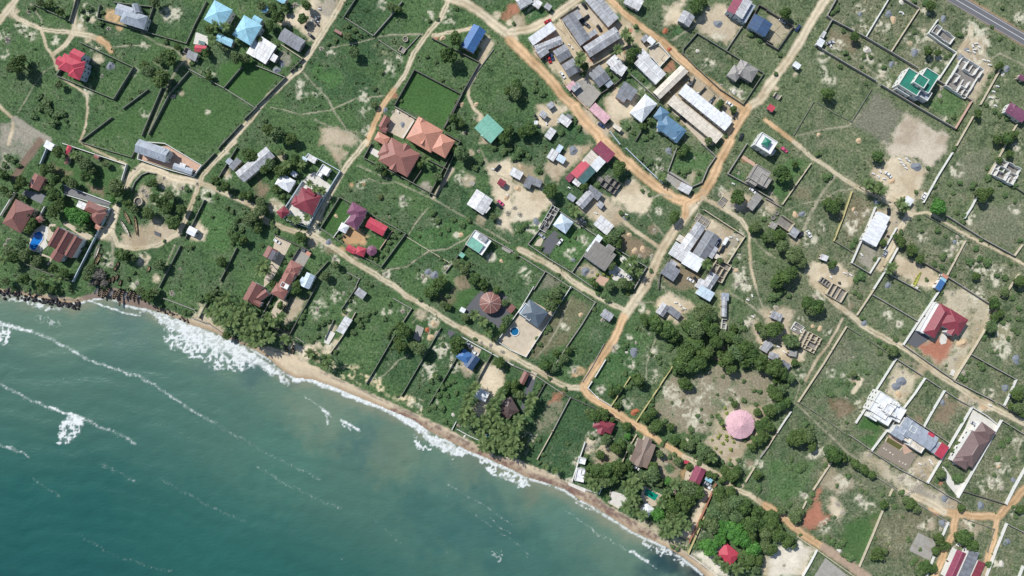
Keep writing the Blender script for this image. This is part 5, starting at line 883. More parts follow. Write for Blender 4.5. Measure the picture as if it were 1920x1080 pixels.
Tr('tree', [(798, 185, 76), (288, 350, 72), (1215, 548, 60), (770, 690, 66), (730, 720, 50), (800, 740, 50), (1692, 400, 72), (540, 320, 42), (430, 462, 32), (1300, 45, 52), (1260, 70, 34), (1835, 620, 50), (1800, 640, 36), (1905, 700, 46), (1560, 875, 34), (740, 905, 46), (830, 1040, 58), (730, 1060, 50), (870, 1060, 44), (620, 1050, 44), (600, 1020, 30), (1470, 885, 36), (1100, 150, 20), (750, 880, 34), (820, 650, 30)])
Tr('shrub', [(1290, 215, 40), (1250, 200, 30), (1330, 200, 28), (960, 110, 36), (1040, 140, 36), (1000, 170, 30), (640, 190, 36), (680, 180, 30), (560, 270, 36), (640, 310, 30), (1240, 20, 34), (1400, 220, 24), (215, 778, 28), (350, 700, 22), (800, 830, 30), (860, 545, 24), (820, 515, 30), (1250, 740, 22), (1680, 650, 26), (1470, 870, 28), (260, 830, 22), (710, 850, 24), (100, 610, 40), (60, 640, 36), (470, 700, 20), (30, 830, 36), (1040, 950, 26), (1000, 880, 24), (380, 1050, 34), (350, 980, 22), (410, 1070, 30), (200, 200, 36), (60, 60, 60), (20, 100, 50), (120, 90, 34), (1890, 560, 30), (980, 350, 24), (1030, 380, 22), (1890, 880, 28), (1700, 800, 24), (1680, 880, 26)])
Tr('palm', [(470, 505, 46), (445, 480, 36), (1462, 905, 44), (1120, 245, 34), (870, 940, 36), (905, 870, 38), (950, 960, 34), (850, 890, 30)]); Tr('yellow', [(640, 980, 16), (690, 980, 16), (730, 1000, 14), (610, 1010, 18), (750, 985, 14)])
heap('grey', (182, 582, 30), (550, 955, 38), (463, 870, 18), (460, 50, 38), (1178, 52, 30), (850, 555, 22)); heap('rubble', (510, 590, 26), (540, 600, 24), (530, 560, 18), (60, 530, 30), (20, 480, 28), (500, 935, 26), (600, 960, 24), (1125, 190, 26), (1100, 495, 14), (1370, 105, 14), (545, 725, 20), (1690, 960, 26), (1660, 940, 22), (1740, 1030, 30), (1690, 1050, 30), (1650, 460, 26), (1560, 380, 24), (1700, 220, 20), (40, 640, 20), (1050, 840, 22), (1070, 650, 26), (960, 840, 20)); heap('sand', (45, 335, 26), (65, 170, 20), (920, 800, 24), (980, 790, 26), (1680, 950, 22), (880, 680, 20))
Pt('sand', (830, 290), (930, 250), (1030, 360), (1050, 430), (1030, 500), (960, 535), (850, 500), (750, 420)); Pt('dirt', (610, 340), (740, 390), (830, 490), (840, 610), (740, 640), (580, 560), (470, 460)); Pt('sand', (-10, 290), (130, 330), (230, 330), (310, 440), (220, 560), (100, 590), (-10, 600)); Pt('dirt', (230, 140), (450, 20), (640, -10), (420, 200), (350, 310), (260, 220)); Pt('dirt', (1390, 500), (1740, 690), (1620, 880), (1540, 860), (1200, 840), (1290, 690)); Pt('brown', (1190, 870), (1420, 960), (1420, 1090), (1180, 1090), (1110, 990)); Pt('brown', (840, 620), (1080, 800), (1050, 840), (990, 870), (880, 840), (800, 760)); Pt('dirt', (1560, 360), (1640, 330), (1900, 440), (1850, 480), (1700, 520), (1560, 480)); Pt('stubble', (260, 960), (430, 1075), (180, 1085)); Pt('red', (1740, 90), (1840, 150), (1830, 175), (1720, 105)); Pt('dirt', (470, 950), (560, 890), (700, 980), (600, 1030)); Pt('dirt', (0, 130), (180, 150), (260, 220), (230, 340), (0, 300), s=.8); Pt('dirt', (1290, 230), (1420, 200), (1340, 310))
Sp('scrub', (440, 820, 60), (540, 730, 60), (200, 640, 60), (60, 560, 60), (1660, 450, 70), (1700, 960, 60), (1730, 1050, 80), (1680, 820, 60), (100, 980, 70), (1060, 200, 60), (1100, 500, 40), (640, 200, 40), (1700, 690, 60), (1560, 360, 60), (500, 600, 50), (1010, 860, 40), (1100, 130, 60), (1900, 500, 50), (150, 630, 60)); Sp('brown', (1060, 650, 50), (1310, 1010, 60)); Sp('grass', (1570, 420, 26), (200, 200, 50), (1690, 250, 60)); Pt('lawnhi', (430, 560), (640, 700), (560, 800), (450, 950), (290, 850), s=.6); Pt('lawnhi', (1270, 20), (1500, 90), (1420, 280), (1350, 310), (1190, 200), s=.6)
G('orange', 82, (700, -20), (840, 120), (960, 220), (1090, 320), (1230, 410), (1330, 430)); G('orange', 78, (1640, -20), (1560, 120), (1490, 280), (1430, 380)); G('road', 82, (1430, 380), (1330, 500), (1220, 650), (1130, 780), (1070, 920), (980, 1090)); G('orange', 60, (1430, 380), (1310, 440), (1290, 540)); G('road', 30, (1100, 770), (980, 690), (850, 590), (790, 540)); G('path', 11, (1020, 530), (1090, 630), (1150, 700)); G('path', 12, (1040, 410), (1120, 375), (1200, 400)); G('road', 40, (1430, 400), (1580, 480), (1720, 570), (1780, 660)); G('road', 20, (1780, 660), (1785, 900), (1830, 1080)); G('path', 16, (1780, 660), (1850, 760), (1930, 830)); G('path', 10, (1780, 900), (1820, 880)); G('road', 55, (60, 790), (200, 860), (350, 950), (530, 1085)); G('path', 12, (1080, 1000), (1130, 1080)); G('path', 14, (1600, 760), (1720, 700)); G('path', 14, (640, 1060), (560, 900))
T(3, 1)
B("modern white two-storey villa with small sea-green rooftop and balconies", "white villa with green rooftop", [('para', 'white', R(-15, -5, 140, 110, 32), 6.6), ('pyr', 'green', R(-12, -12, 58, 58, 32), 8.2, 1.2), ('para', 'white', R(5, 40, 100, 40, 32), 4.0)], wall='white')
B("big plain white flat building in a narrow walled plot", "big plain white building", [('flat', 'white', R(800, 665, 180, 118, -62), 3.6), ('flat', 'white', R(855, 570, 95, 90, -62), 3.5), ('flat', 'white', R(835, 545, 60, 60, -62), 3.4)], wall='white')
B("small white shed with ribbed roof beside the sandy crossroads", "white crossroads shed", [('shed', 'white', R(1052, 428, 62, 58, 33), 2.9)], cat='shed', name='shed')
ruin("raised pale shell of narrow parallel rooms near the right edge", "pale parallel-room shell", R(1795, 205, 180, 140, 28), 5, 3, 3.2, 'white')
ruin("single roofless cream room with bare floor", "single roofless cream room", R(135, 596, 112, 76, 34), 1, 1, 2.9, 'tan', broken=.05)
B("small zinc shed beside the roofless cream room", None, [('shed', 'zinc', R(197, 664, 66, 62, -56), 2.9)], cat='shed', name='shed'); B("tiny grey block hut left of the roofless cream room", None, [('shed', 'concrete', R(38, 612, 52, 46, 30), 2.5)], cat='hut', name='hut', wall='tan')
B("small zinc shack at the upper edge of the pale clearing", "upper clearing shack", [('shed', 'zwhite', R(420, 852, 56, 42, 20), 2.6)], cat='shack', name='shack'); ruin("small grey half-built hut in the middle of the pale clearing", "half-built clearing hut", R(430, 1035, 78, 44, 34), 3, 1, 2.2, 'grey')
B("long blue-roofed gate building with a small white mark at the court corner", "blue gate building", [('shed', 'blue', R(1290, 1058, 78, 46, -58), 3.2, .2), ('shed', 'ltblue', R(1315, 1016, 22, 46, -58), 3.25, .1), ('shed', 'salmon', R(1326, 992, 26, 50, -58), 3.0, .1)], wall='white', cat='gatehouse', name='gatehouse')
canoe('yellow', 1110, 1018, 135, -63, 2.2); Slab("small white slab at the foot of the court", 'white', (1080, 1050), (1130, 1075), (1120, 1090), (1070, 1065), h=.4)
for c_, x_, y_, a_ in (('black', 907, 505, 88), ('pink', 122, 42, 38), ('silver', 880, 818, -62), ('black', 245, 680, -50), ('white', 308, 676, 60), ('white', 905, 232, 40), ('white', 1170, 390, -60)): car(c_, x_, y_, a_, c_ == 'pink')
Wl("white plot wall", [(812, 472), (720, 690), (633, 890)], 2.2, 'white'); Wl("grey lower plot wall", [(633, 892), (768, 972)], 2, 'grey'); Wl("white lower-side wall", [(768, 970), (842, 852)], 2, 'white'); Wl("white right-side wall", [(970, 627), (875, 792)], 2.1, 'white'); Wl("white court wall along the lane", [(983, 772), (880, 960), (800, 1085)], 2.2, 'white'); Wl("grey court wall", [(895, 965), (1010, 1030), (1140, 1100)], 2, 'grey'); Wl("dark upper court wall", [(1145, 875), (1320, 975)], 2, 'dark'); Wl("dark wall running on from the gate building", [(1355, 1000), (1500, 1090)], 2, 'grey')
Wl("white field wall", [(1388, 65), (1280, 240), (1172, 437)], 2, 'white'); Wl("pale broken field wall", [(1588, 365), (1535, 470), (1480, 555)], 2, 'white'); Wl("long grey field wall", [(1350, 540), (1600, 700), (1852, 838)], 1.9, 'grey'); Wl("short pale corner wall", [(1855, 838), (1915, 755)], 1.8, 'tan'); Wl("pale field divider", [(1485, 727), (1350, 982)], 1.7, 'tan'); Wl("white thin divider", [(633, 355), (570, 540), (498, 725)], 1.7, 'yellow'); Wl("grey lower divider", [(500, 728), (570, 770), (640, 815)], 1.2, 'mossy'); Wl("pale garden wall", [(325, 145), (215, 300), (112, 450)], 1.7, 'tan'); Wl("grey front wall", [(-10, 410), (95, 470)], 1.6, 'grey'); Wl("dark thin field edge", [(1190, 540), (1450, 690)], .8, 'mossy', thick=.15); Wl("pale broken stub wall", [(1795, -10), (1742, 92)], 1.8, 'tan'); Wl("pale middle stub wall", [(1708, 145), (1662, 225)], 1.8, 'tan'); Wl("pale lower stub wall", [(1888, 975), (1815, 1085)], 1.8, 'tan'); Wl("dark wall below the pale shell", [(1840, 310), (1930, 370)], 1.6, 'mossy')
Tr('tree', [(825, 95, 56), (115, 215, 84), (75, 690, 68), (20, 680, 60), (110, 760, 60), (200, 840, 84), (250, 880, 60), (120, 1000, 84), (180, 960, 60), (60, 1040, 60), (485, 905, 48), (490, 470, 66), (450, 440, 50), (530, 420, 44), (1080, 795, 56), (1000, 735, 46), (970, 700, 40), (1610, 385, 64), (1660, 360, 44), (1580, 360, 44), (865, 740, 34), (1890, 1030, 56), (1735, 125, 34), (1815, 75, 36), (1560, 990, 40), (1140, 865, 44), (200, 150, 34)])
Tr('bright', [(1275, 470, 72)]); Tr('palm', [(750, 300, 40), (790, 330, 40), (845, 345, 42), (995, 440, 46), (1020, 480, 40), (925, 920, 40), (910, 950, 34), (830, 310, 30)])
Tr('shrub', [(370, 75, 36), (430, 250, 40), (470, 240, 30), (1440, 290, 30), (1655, 255, 40), (1550, 300, 30), (1510, 885, 44), (1640, 890, 50), (1590, 860, 36), (1310, 845, 42), (1270, 650, 36), (1150, 650, 26), (1820, 900, 24), (1780, 380, 30), (1850, 430, 26), (1200, 180, 24), (1110, 360, 24), (1390, 370, 24), (1460, 590, 30), (1560, 780, 34), (1300, 920, 30), (1250, 900, 30), (1380, 870, 24), (1890, 720, 30), (1360, 300, 24), (1640, 180, 26), (1760, 200, 30), (1850, 310, 34), (1250, 320, 28), (1400, 30, 30), (540, 380, 20), (630, 760, 36), (660, 720, 34), (510, 700, 22), (1190, 1020, 24), (1530, 320, 36), (1740, 300, 26), (1420, 520, 26), (1480, 540, 30), (1130, 560, 22), (1000, 660, 30), (160, 400, 24), (250, 210, 26), (700, 990, 44), (660, 1020, 34), (1400, 980, 24), (1720, 990, 30), (1780, 1000, 34), (800, 860, 24), (1600, 720, 24), (1330, 690, 22)])
heap('grey', (1112, 172, 42), (255, 525, 24), (900, 1060, 26), (812, 435, 22), (1400, 735, 20)); heap('sand', (930, 278, 28), (205, 530, 26), (640, 490, 18)); heap('rubble', (1390, 790, 22), (1420, 700, 24), (960, 585, 22), (740, 520, 26), (1000, 140, 22), (1030, 160, 18), (1045, 125, 16), (780, 220, 16), (840, 210, 14), (880, 260, 14), (660, 520, 24), (600, 980, 26), (20, 370, 24), (700, 830, 18), (540, 560, 18), (1170, 400, 18), (1850, 30, 18)); tank(40, 552, 16, 1.0, 'grey', "tyre-like concrete ring"); tank(68, 520, 14, 1.0, 'grey', "small concrete ring")
Pt('bare', (880, -20), (1340, -20), (1210, 200), (1090, 110), (920, 110)); Pt('sand', (900, 100), (1020, 90), (1210, 200), (1140, 330), (1100, 470), (1000, 520), (860, 420), (890, 330), (750, 230), (790, 160), (880, 170)); Pt('sand', (960, 830), (1140, 880), (1310, 990), (1270, 1090), (1110, 1070), (930, 960)); Pt('sand', (340, 870), (560, 890), (650, 1010), (600, 1090), (330, 1090), (280, 960)); Pt('grey', (700, 720), (820, 770), (840, 850), (770, 960), (650, 890)); Pt('dirt', (740, 480), (1000, 480), (960, 630), (900, 560), (820, 520)); Pt('brown', (640, 360), (790, 430), (760, 560), (600, 720), (560, 560), s=.6); Pt('dirt', (880, 530), (960, 560), (960, 620), (850, 760), (880, 640)); Pt('stubble', (1420, 100), (1640, 20), (1700, 100), (1560, 360), (1400, 330), s=.5); Pt('stubble', (1640, 460), (1920, 420), (1920, 700), (1820, 800), (1500, 620), s=.5)
Sp('scrub', (750, 520, 60), (1420, 740, 80), (1600, 930, 110), (1730, 1000, 90), (620, 600, 70), (1400, 200, 80), (300, 700, 80), (1510, 560, 60), (640, 640, 60), (1350, 820, 50), (1850, 480, 60), (1150, 700, 50), (420, 620, 60), (280, 560, 60), (1880, 30, 60)); Sp('grass', (700, 980, 60)); Sp('dirt', (200, 720, 50), (1060, 500, 60), (30, 450, 70), (1150, 380, 40)); Pt('lawnhi', (20, 380), (130, 120), (290, 110), (300, 160), (160, 340), (110, 430), s=.7); Pt('brown', (230, 330), (330, 330), (330, 430), (200, 420), s=.5)
G('road', 36, (190, -20), (330, 100), (470, 190), (560, 260), (700, 340), (880, 420)); G('path', 28, (500, 240), (400, 380), (320, 520), (270, 640)); G('path', 9, (130, 500), (250, 450), (420, 420), (520, 350), (640, 335)); G('road', 60, (900, 420), (1010, 470), (1060, 530), (1000, 610), (930, 760), (840, 930)); G('road', 20, (1060, 530), (1190, 510), (1300, 570), (1450, 660), (1600, 740), (1930, 905)); G('path', 14, (-10, 810), (60, 860))
stack((985, 118, 40), (1000, 143, 40), (1016, 163, 40), (1032, 182, 40), (1040, 113, 40), (1056, 130, 40), (790, 225, 30), (826, 246, 50), (872, 262, 20), (842, 210, 60), (885, 212, 10), (700, 832, 60), (620, 985, 40), (575, 970, 30), (470, 1000, 50)); drum((258, 680), (240, 668), (905, 690), (540, 1040))
T(2, 1); drum((680, 445), (690, 465), (1640, 880), (1600, 895), (1180, 945), (1340, 1005), (705, 775), (60, 260)); stack((660, 480, 30), (520, 570, 40), (545, 585, 10), (500, 300, 40), (1640, 700, 20), (1690, 720, 60), (630, 520, 30), (860, 530, 20), (1350, 1030, 40), (430, 330, 30), (1660, 300, 30), (640, 600, 0))
T(1, 1); drum((1812, 175), (1700, 530), (655, 690), (250, 900)); stack((1885, 385, 30), (1860, 320, 60), (1780, 190, 20))
T(2, 1); B("small pale shed built against the large grey compound building", None, [('shed', 'zwhite', R(1520, 745, 46, 40, -58), 2.8), ('shed', 'cream', R(1545, 850, 50, 36, 30), 2.7)], cat='shed', name='shed'); B("tiny rusty hut between the middle and top compound zinc houses", None, [('shed', 'rustred', R(1345, 685, 40, 28, -56), 2.5)], cat='hut', name='hut'); B("tiny white hut beside the parked cars of the crowded compound", None, [('shed', 'white', R(1602, 728, 26, 60, 30), 2.5)], cat='hut', name='hut'); Sp('grey', (1650, 740, 60), (1700, 690, 40)); Sp('sand', (1500, 600, 50), (1240, 880, 50))
# ---------------------------------------------------------------- row 2
T(0, 2)
for i_ in range(15): canoe('dark' if i_ % 4 else 'blue', 730 + 27 * i_, 20 + 2.5 * i_ + (i_ % 3) * 9, 62 + (i_ % 4) * 9, -62 - (i_ % 3) * 5, 1.5)
canoe('dark', 905, 105, 60, -85, 1.4); canoe('dark', 800, 45, 60, 80, 1.4)
Wl("grey seaside field wall", [(1228, 78), (1460, 165)], 1.4, 'grey'); Wl("dark wall down to the beach", [(1622, -10), (1545, 120), (1490, 225)], 1.7, 'mossy'); Wl("low stone sea wall", [(1440, 225), (1560, 265), (1660, 335)], .9, 'grey')
Tr('tree', [(1110, 60, 60), (1060, 20, 44), (1160, 20, 40), (310, 20, 46), (390, 10, 36), (520, 10, 30), (1560, 80, 46), (1600, 30, 46), (1700, 355, 40)])
Tr('shrub', [(1200, 130, 32), (1380, 180, 28), (1420, 190, 26), (1510, 90, 34), (1490, 60, 30), (200, 15, 30), (100, 10, 30), (250, 30, 26), (460, 30, 24)])
Tr('palm', [(1640, 110, 44), (1700, 60, 44), (1580, 180, 46), (1650, 190, 48), (1720, 130, 46), (1770, 180, 48), (1830, 130, 46), (1760, 250, 50), (1830, 230, 48), (1890, 200, 48), (1700, 260, 46), (1800, 300, 50), (1870, 290, 48), (1930, 260, 46), (1880, 360, 48), (1830, 350, 44), (1940, 330, 48), (1960, 400, 44), (1640, 250, 40)])
heap('rubble', (1290, 40, 32)); Pt('sand', (1440, 225), (1520, 90), (1590, 220), (1690, 270), (1660, 340), (1560, 300), s=.8)
T(2, 2); stack((1800, 60, 70), (1770, 90, 20), (1295, 155, 30), (1260, 130, 60), (1230, 110, 10), (1805, 215, 40)); T(3, 2); stack((75, 440, 30), (120, 480, 50), (50, 515, 20), (200, 310, 30), (245, 330, 60), (1665, 880, 20)); drum((150, 500), (70, 235), (95, 430)); T(3, 3); stack((1215, 215, 50), (1225, 235, 50), (1140, 240, 20), (530, 890, 40), (1420, 850, 30), (1350, 690, 60))
T(1, 2)
V(380, 500, 6.75)
B("terracotta gabled house with cut-out corner courtyard above the palm grove", "palm-grove terracotta house", [('gable', 'rustred', R(640, 330, 260, 160, -62), 4.8, 1.9), ('gable', 'rustred', R(760, 360, 150, 90, -35), 4.5, 1.2), ('gable', 'rustred', R(690, 460, 110, 70, 28), 4.5, 1.0)], wall='white')
Wl("long grey wall", [(895, 340), (735, 650)], 2.2, 'grey'); Wl("long grey wall on the sea side", [(1115, 380), (1030, 560)], 2.2, 'dark'); Wl("low dark beach wall", [(775, 725), (1105, 850)], 1.6, 'dark')
T(1, 2)
B("small square zinc house on the sloping meadow", "small square meadow house", [('shed', 'zinc', R(785, 40, 76, 60, 36), 3.0)], wall='grey')
B("long white ribbed shed on the seaside meadow", "long white meadow shed", [('shed', 'zwhite', Q((603, 318), (672, 208), (724, 240)), 3.2, .5)], cat='shed', name='shed', wall='white')
Slab("pale weathered ruin floor", 'white', (520, 360), (555, 318), (595, 340), (545, 425), (510, 410), h=.5); Slab("square grey concrete slab in the grass", 'slab', (1205, 275), (1260, 300), (1225, 405), (1180, 380), h=.4); Slab("small dark slab in the grass", 'dark', (1435, 345), (1450, 308), (1495, 335), (1460, 370), h=.25)
B("blue hipped house with two wings beside a round tree", "blue hipped house", [('hip', 'blue', R(1568, 512, 110, 88, 35), 4.0, 1.8), ('gable', 'navy', R(1618, 552, 110, 80, -55), 3.8, 1.4)], wall='white')
B("round terracotta hut with white radial ridge lines", "round terracotta hut", [('cone', 'rustred', R(1758, 110, 164, 164, 0), 4.0, 2.6, 18)], cat='round house', name='round_house', wall='cream')
B("small white flat-roofed beach house behind the palms", "white beach house", [('shed', 'white', R(1695, 802, 90, 76, 28), 3.2)], wall='white')
B("dark brown hipped house beside the palm hedge", "dark brown hipped house", [('hip', 'darkbrown', R(1895, 895, 130, 110, 60), 4.6, 2.0), ('gable', 'darkbrown', R(1875, 935, 90, 75, 30), 4.2, 1.2)], wall='tan')
B("tiny terracotta shed beside the round hut yard", None, [('shed', 'rustred', R(1915, 155, 60, 44, -50), 2.8)], cat='shed', name='shed'); B("tiny white gate box beside the grey round-hut yard", None, [('flat', 'white', R(1550, 165, 36, 40, -60), 2.2)], cat='hut', name='hut', wall='white')
Pave('dark', (1690, 20), (1650, 60), (1560, 170), (1600, 220), (1760, 250), (1850, 330), (1900, 200), (1880, 60), (1760, 10)); Pave('beige', (1580, 410), (1690, 460), (1670, 510), (1590, 450)); Pave('beige', (110, 190), (150, 110), (190, 60), (240, 100), (200, 160), (140, 240))
Wl("dark wall", [(448, -10), (355, 160), (255, 342)], 2, 'dark'); Wl("dark low wall", [(155, 300), (255, 342)], 1.6, 'dark'); Wl("dark field wall", [(755, -10), (640, 160)], 1.8, 'mossy'); Wl("grey L-shaped field wall", [(1030, 78), (1167, 155), (1105, 250)], 1.7, 'grey'); Wl("dark long field wall", [(1035, 360), (930, 540), (825, 718)], 1.8, 'mossy'); Wl("dark middle field wall", [(1385, 300), (1240, 550), (1090, 808)], 1.8, 'mossy'); Wl("dark lower field wall", [(1500, 530), (1300, 872)], 1.8, 'mossy'); Wl("dark yard wall", [(1770, 490), (1655, 705)], 2.1, 'dark'); Wl("pale lane wall", [(1540, 365), (1765, 490), (1930, 580)], 1.8, 'white'); Wl("short brown wall behind the shed", [(745, 185), (655, 350)], 1.6, 'tan'); Wl("low rough plot wall", [(655, 350), (555, 490)], 1.5, 'tan'); Wl("short dark wall", [(582, 240), (515, 385)], 1.6, 'mossy'); Wl("short white end wall", [(1500, 1005), (1470, 1062)], 1.4, 'white'); Wl("tiny pale fence wall", [(300, 370), (360, 410)], .6, 'grey', thick=.15)
canoe('dark', 228, 450, 70, 75, 1.4); canoe('dark', 280, 460, 70, -80, 1.4); car('white', 1600, 425, 40); car('white', 1645, 488, 30)
Tr('tree', [(1085, 440, 60), (1060, 400, 40), (1110, 325, 70), (1080, 280, 46), (1215, 465, 70), (1180, 430, 46), (1512, 415, 68), (1500, 460, 50), (1822, 560, 54), (1325, 20, 60), (1290, 40, 40), (300, 20, 50), (180, 130, 38), (100, 140, 26), (600, 480, 26), (1570, 220, 40), (1880, 240, 48), (1850, 300, 44), (1400, 120, 34), (1430, 60, 30), (1440, 140, 34), (1790, 380, 34), (1800, 20, 40), (1870, 110, 36), (1720, 10, 34), (1860, 770, 46), (1890, 720, 36), (1270, 20, 28)])
Tr('shrub', [(1010, 310, 40), (990, 350, 34), (1050, 340, 36), (800, 210, 34), (840, 200, 30), (760, 240, 40), (780, 280, 40), (730, 330, 34), (830, 240, 30), (880, 180, 34), (960, 230, 30), (500, 260, 36), (460, 290, 34), (540, 250, 30), (460, 360, 30), (420, 400, 28), (1310, 700, 34), (1280, 770, 30), (1400, 740, 40), (1370, 800, 36), (1430, 800, 34), (1330, 890, 32), (1290, 910, 28), (1390, 900, 40), (1410, 1000, 32), (1440, 720, 30), (1500, 790, 30), (700, 90, 26), (660, 180, 26), (1290, 565, 24), (1640, 380, 24), (340, 210, 40), (360, 170, 30), (330, 260, 30), (1230, 90, 26), (1000, 120, 26), (1400, 430, 26), (1060, 810, 20), (1480, 700, 30), (1350, 80, 26), (1600, 240, 28)])
Tr('palm', [(1640, 200, 42), (1700, 250, 44), (1740, 330, 36), (20, 270, 56), (60, 320, 46), (110, 370, 48), (130, 255, 40), (90, 215, 38), (180, 220, 36), (220, 380, 40), (250, 400, 34), (410, 490, 40), (440, 520, 34), (535, 530, 44), (520, 580, 36), (20, 385, 48), (-20, 420, 40), (1650, 735, 40), (1610, 780, 44), (1590, 830, 44), (1580, 880, 44), (1550, 940, 46), (1560, 1000, 44), (1640, 1000, 46), (1700, 1035, 46), (1760, 900, 44), (1800, 850, 46), (1840, 790, 44), (1790, 950, 46), (1720, 980, 44), (1870, 1020, 46), (1820, 1000, 44), (1610, 940, 42), (1760, 1050, 44), (1900, 1060, 44), (1340, 650, 24)])
heap('rubble', (1100, 175, 26), (660, 40, 20), (1690, 410, 22), (1360, 340, 30), (1760, 430, 30), (1850, 480, 30), (1520, 1030, 24), (460, 160, 26)); heap('red', (1285, 315, 22)); heap('white', (1478, 950, 16)); heap('sand', (1330, 270, 24), (1310, 370, 26))
Pt('sand', (1660, 700), (1700, 560), (1780, 560), (1880, 640), (1860, 720), (1760, 900), (1700, 960), (1600, 960), (1680, 830)); Pt('dirt', (210, 180), (290, 60), (380, 100), (330, 200), (270, 260), (200, 280)); Pt('sand', (150, 330), (250, 345), (330, 430), (470, 420), (480, 560), (300, 500), (200, 420)); Pt('beachgrass', (560, 560), (700, 580), (870, 640), (880, 700), (820, 750), (560, 640)); Pt('beachgrass', (830, 720), (880, 650), (1000, 720), (1060, 800), (1180, 790), (1270, 880), (1250, 960), (1080, 850)); Pt('lawn', (1440, 60), (1600, -10), (1680, 10), (1560, 160), (1500, 170), s=.8); Pt('brown', (1380, 50), (1540, -20), (1500, 120), (1400, 140), s=.6); Pt('dirt', (1560, 330), (1640, 330), (1930, 540), (1900, 580), (1770, 490))
Sp('scrub', (470, 160, 90), (600, 60, 60), (700, 130, 50), (1350, 420, 90), (1430, 520, 80), (1300, 620, 90), (1100, 180, 50), (980, 180, 50), (1320, 250, 60), (1480, 600, 60), (1260, 330, 60), (1200, 880, 70), (900, 660, 40), (1430, 470, 60), (560, 460, 60), (1330, 860, 40)); Sp('sand', (1300, 370, 30), (1340, 270, 40), (580, 300, 40), (600, 410, 30), (480, 430, 30), (360, 520, 60), (530, 470, 50), (670, 190, 30), (860, 690, 24)); Sp('dirt', (1240, 200, 60), (1560, 580, 50), (1600, 620, 60)); Pt('lawnhi', (1440, 620), (1600, 700), (1450, 980), (1330, 880), s=.5)
G('road', 46, (1040, -20), (1120, 60), (1220, 110), (1340, 180), (1440, 250), (1560, 310)); G('road', 66, (1560, 310), (1680, 380), (1800, 440), (1940, 520)); G('path', 12, (1180, 260), (1230, 190), (1290, 165)); G('path', 8, (920, 680), (1010, 610), (1070, 540), (1140, 510)); G('path', 14, (560, 470), (600, 420), (650, 350))
T(2, 2)
B("slate-blue hipped villa with flat pale blue terrace cut into its roof", "slate villa with pale terrace", [('hip', 'slate', Q((132, 84), (275, 182), (196, 300)), 5.4, 2.6), ('para', 'paleblue', R(98, 165, 90, 62, -52), 5.9), ('para', 'white', R(130, 215, 50, 40, -52), 6.0)], wall='white')
B("grey zinc-roofed house alone beside the lane mouth", "lone zinc lane house", [('gable', 'zinc', R(713, 204, 84, 64, 34), 3.2)], wall='white')
B("grey zinc hut, left one of the pair in the sandy clearing", "left clearing hut", [('gable', 'zinc', R(1130, 162, 92, 66, -56), 3.2)], cat='hut', name='hut'); B("dark rubble-weighted zinc hut, right one of the pair in the sandy clearing", None, [('shed', 'dzinc', R(1218, 186, 100, 52, 38), 2.9), ('shed', 'zinc', R(1190, 165, 50, 50, 38), 2.7)], cat='hut', name='hut')
B("long narrow grey zinc roof running straight down beside the trees", "narrow upright zinc row", [('gable', 'zinc', R(1592, 140, 150, 38, 92), 3.0), ('shed', 'bluegrey', R(1598, 65, 55, 58, 2), 3.1)], cat='building'); ruin("row of three tiny white roofless cells below the narrow zinc row", None, R(1592, 288, 110, 34, 94), 3, 1, 2.0, 'white', name='roofless_cells')
B("tiny zinc hut at the right end of the clearing", None, [('shed', 'zinc', R(1905, 440, 60, 80, 30), 2.8)], cat='hut', name='hut')
B("big round pale pink tent-like roof with fine radial ribs", "round pale pink pavilion", [('cone', 'pink', R(1710, 1022, 222, 222, 0), 4.2, 2.4, 14)], cat='pavilion', name='round_pavilion', wall='white')
B("maroon hipped house with a front gable under coastal trees", "maroon hipped coastal house", [('hip', 'crimson', R(688, 1030, 150, 85, 22), 4.0, 1.8), ('gable', 'crimson', R(672, 1060, 70, 60, 110), 3.9, 1.2)], wall='white')
B("narrow terracotta-roofed garage beside a dark driveway", "narrow terracotta garage", [('gable', 'rustred', R(90, 674, 95, 46, -64), 3.2)], cat='garage', name='garage')
pool("small round blue pool with pale rim on the white yard", "round blue pool", (30, 110, 150), [(20 + 30 * math.cos(6.2832 * i_ / 14), 325 + 30 * math.sin(6.2832 * i_ / 14)) for i_ in range(14)], rh=.5)
Pave('beige', (-105, 395), (60, 192), (130, 85), (310, 185), (105, 515), (0, 465)); Pave('dark', (130, 650), (178, 685), (90, 945), (65, 905)); Pave('beige', (150, 620), (190, 640), (165, 690), (125, 655))
Wl("pale upper villa wall", [(162, -10), (65, 150), (-60, 330), (-110, 395)], 2.1, 'white'); Wl("white villa wall", [(442, -10), (315, 190), (105, 516)], 2.1, 'white'); Wl("white lower villa wall", [(105, 516), (-10, 465), (-110, 400)], 2, 'white'); Wl("grey middle plot wall", [(622, 112), (520, 280), (410, 440), (335, 560)], 1.6, 'grey'); Wl("dark plot wall along the lane", [(455, -5), (625, 108)], 1.5, 'grey'); Wl("white stub wall", [(702, 540), (625, 667)], 2, 'white'); Wl("white corner wall at the road junction", [(600, 704), (570, 750), (650, 830), (745, 885)], 2, 'white'); Wl("pale plot divider", [(745, 885), (815, 780), (888, 668)], 1.7, 'yellow'); Wl("long yellowish wall", [(1205, 588), (1080, 780), (935, 1000)], 1.9, 'yellow'); Wl("short yellowish wall among the trees", [(1338, 375), (1292, 450)], 1.5, 'yellow'); Wl("pale garden wall", [(438, 822), (365, 960), (300, 1085)], 1.8, 'grey'); Wl("dark garden divider", [(250, 715), (190, 820)], 1.8, 'dark'); Wl("grey wall beside the lane", [(-10, 575), (150, 640), (250, 705), (380, 792)], 1.9, 'grey'); Wl("dark wall below the lane", [(390, 800), (600, 890), (800, 985)], 1.6, 'dark'); Wl("thin grey verge wall", [(530, 700), (600, 590), (690, 420)], .7, 'grey', thick=.15)
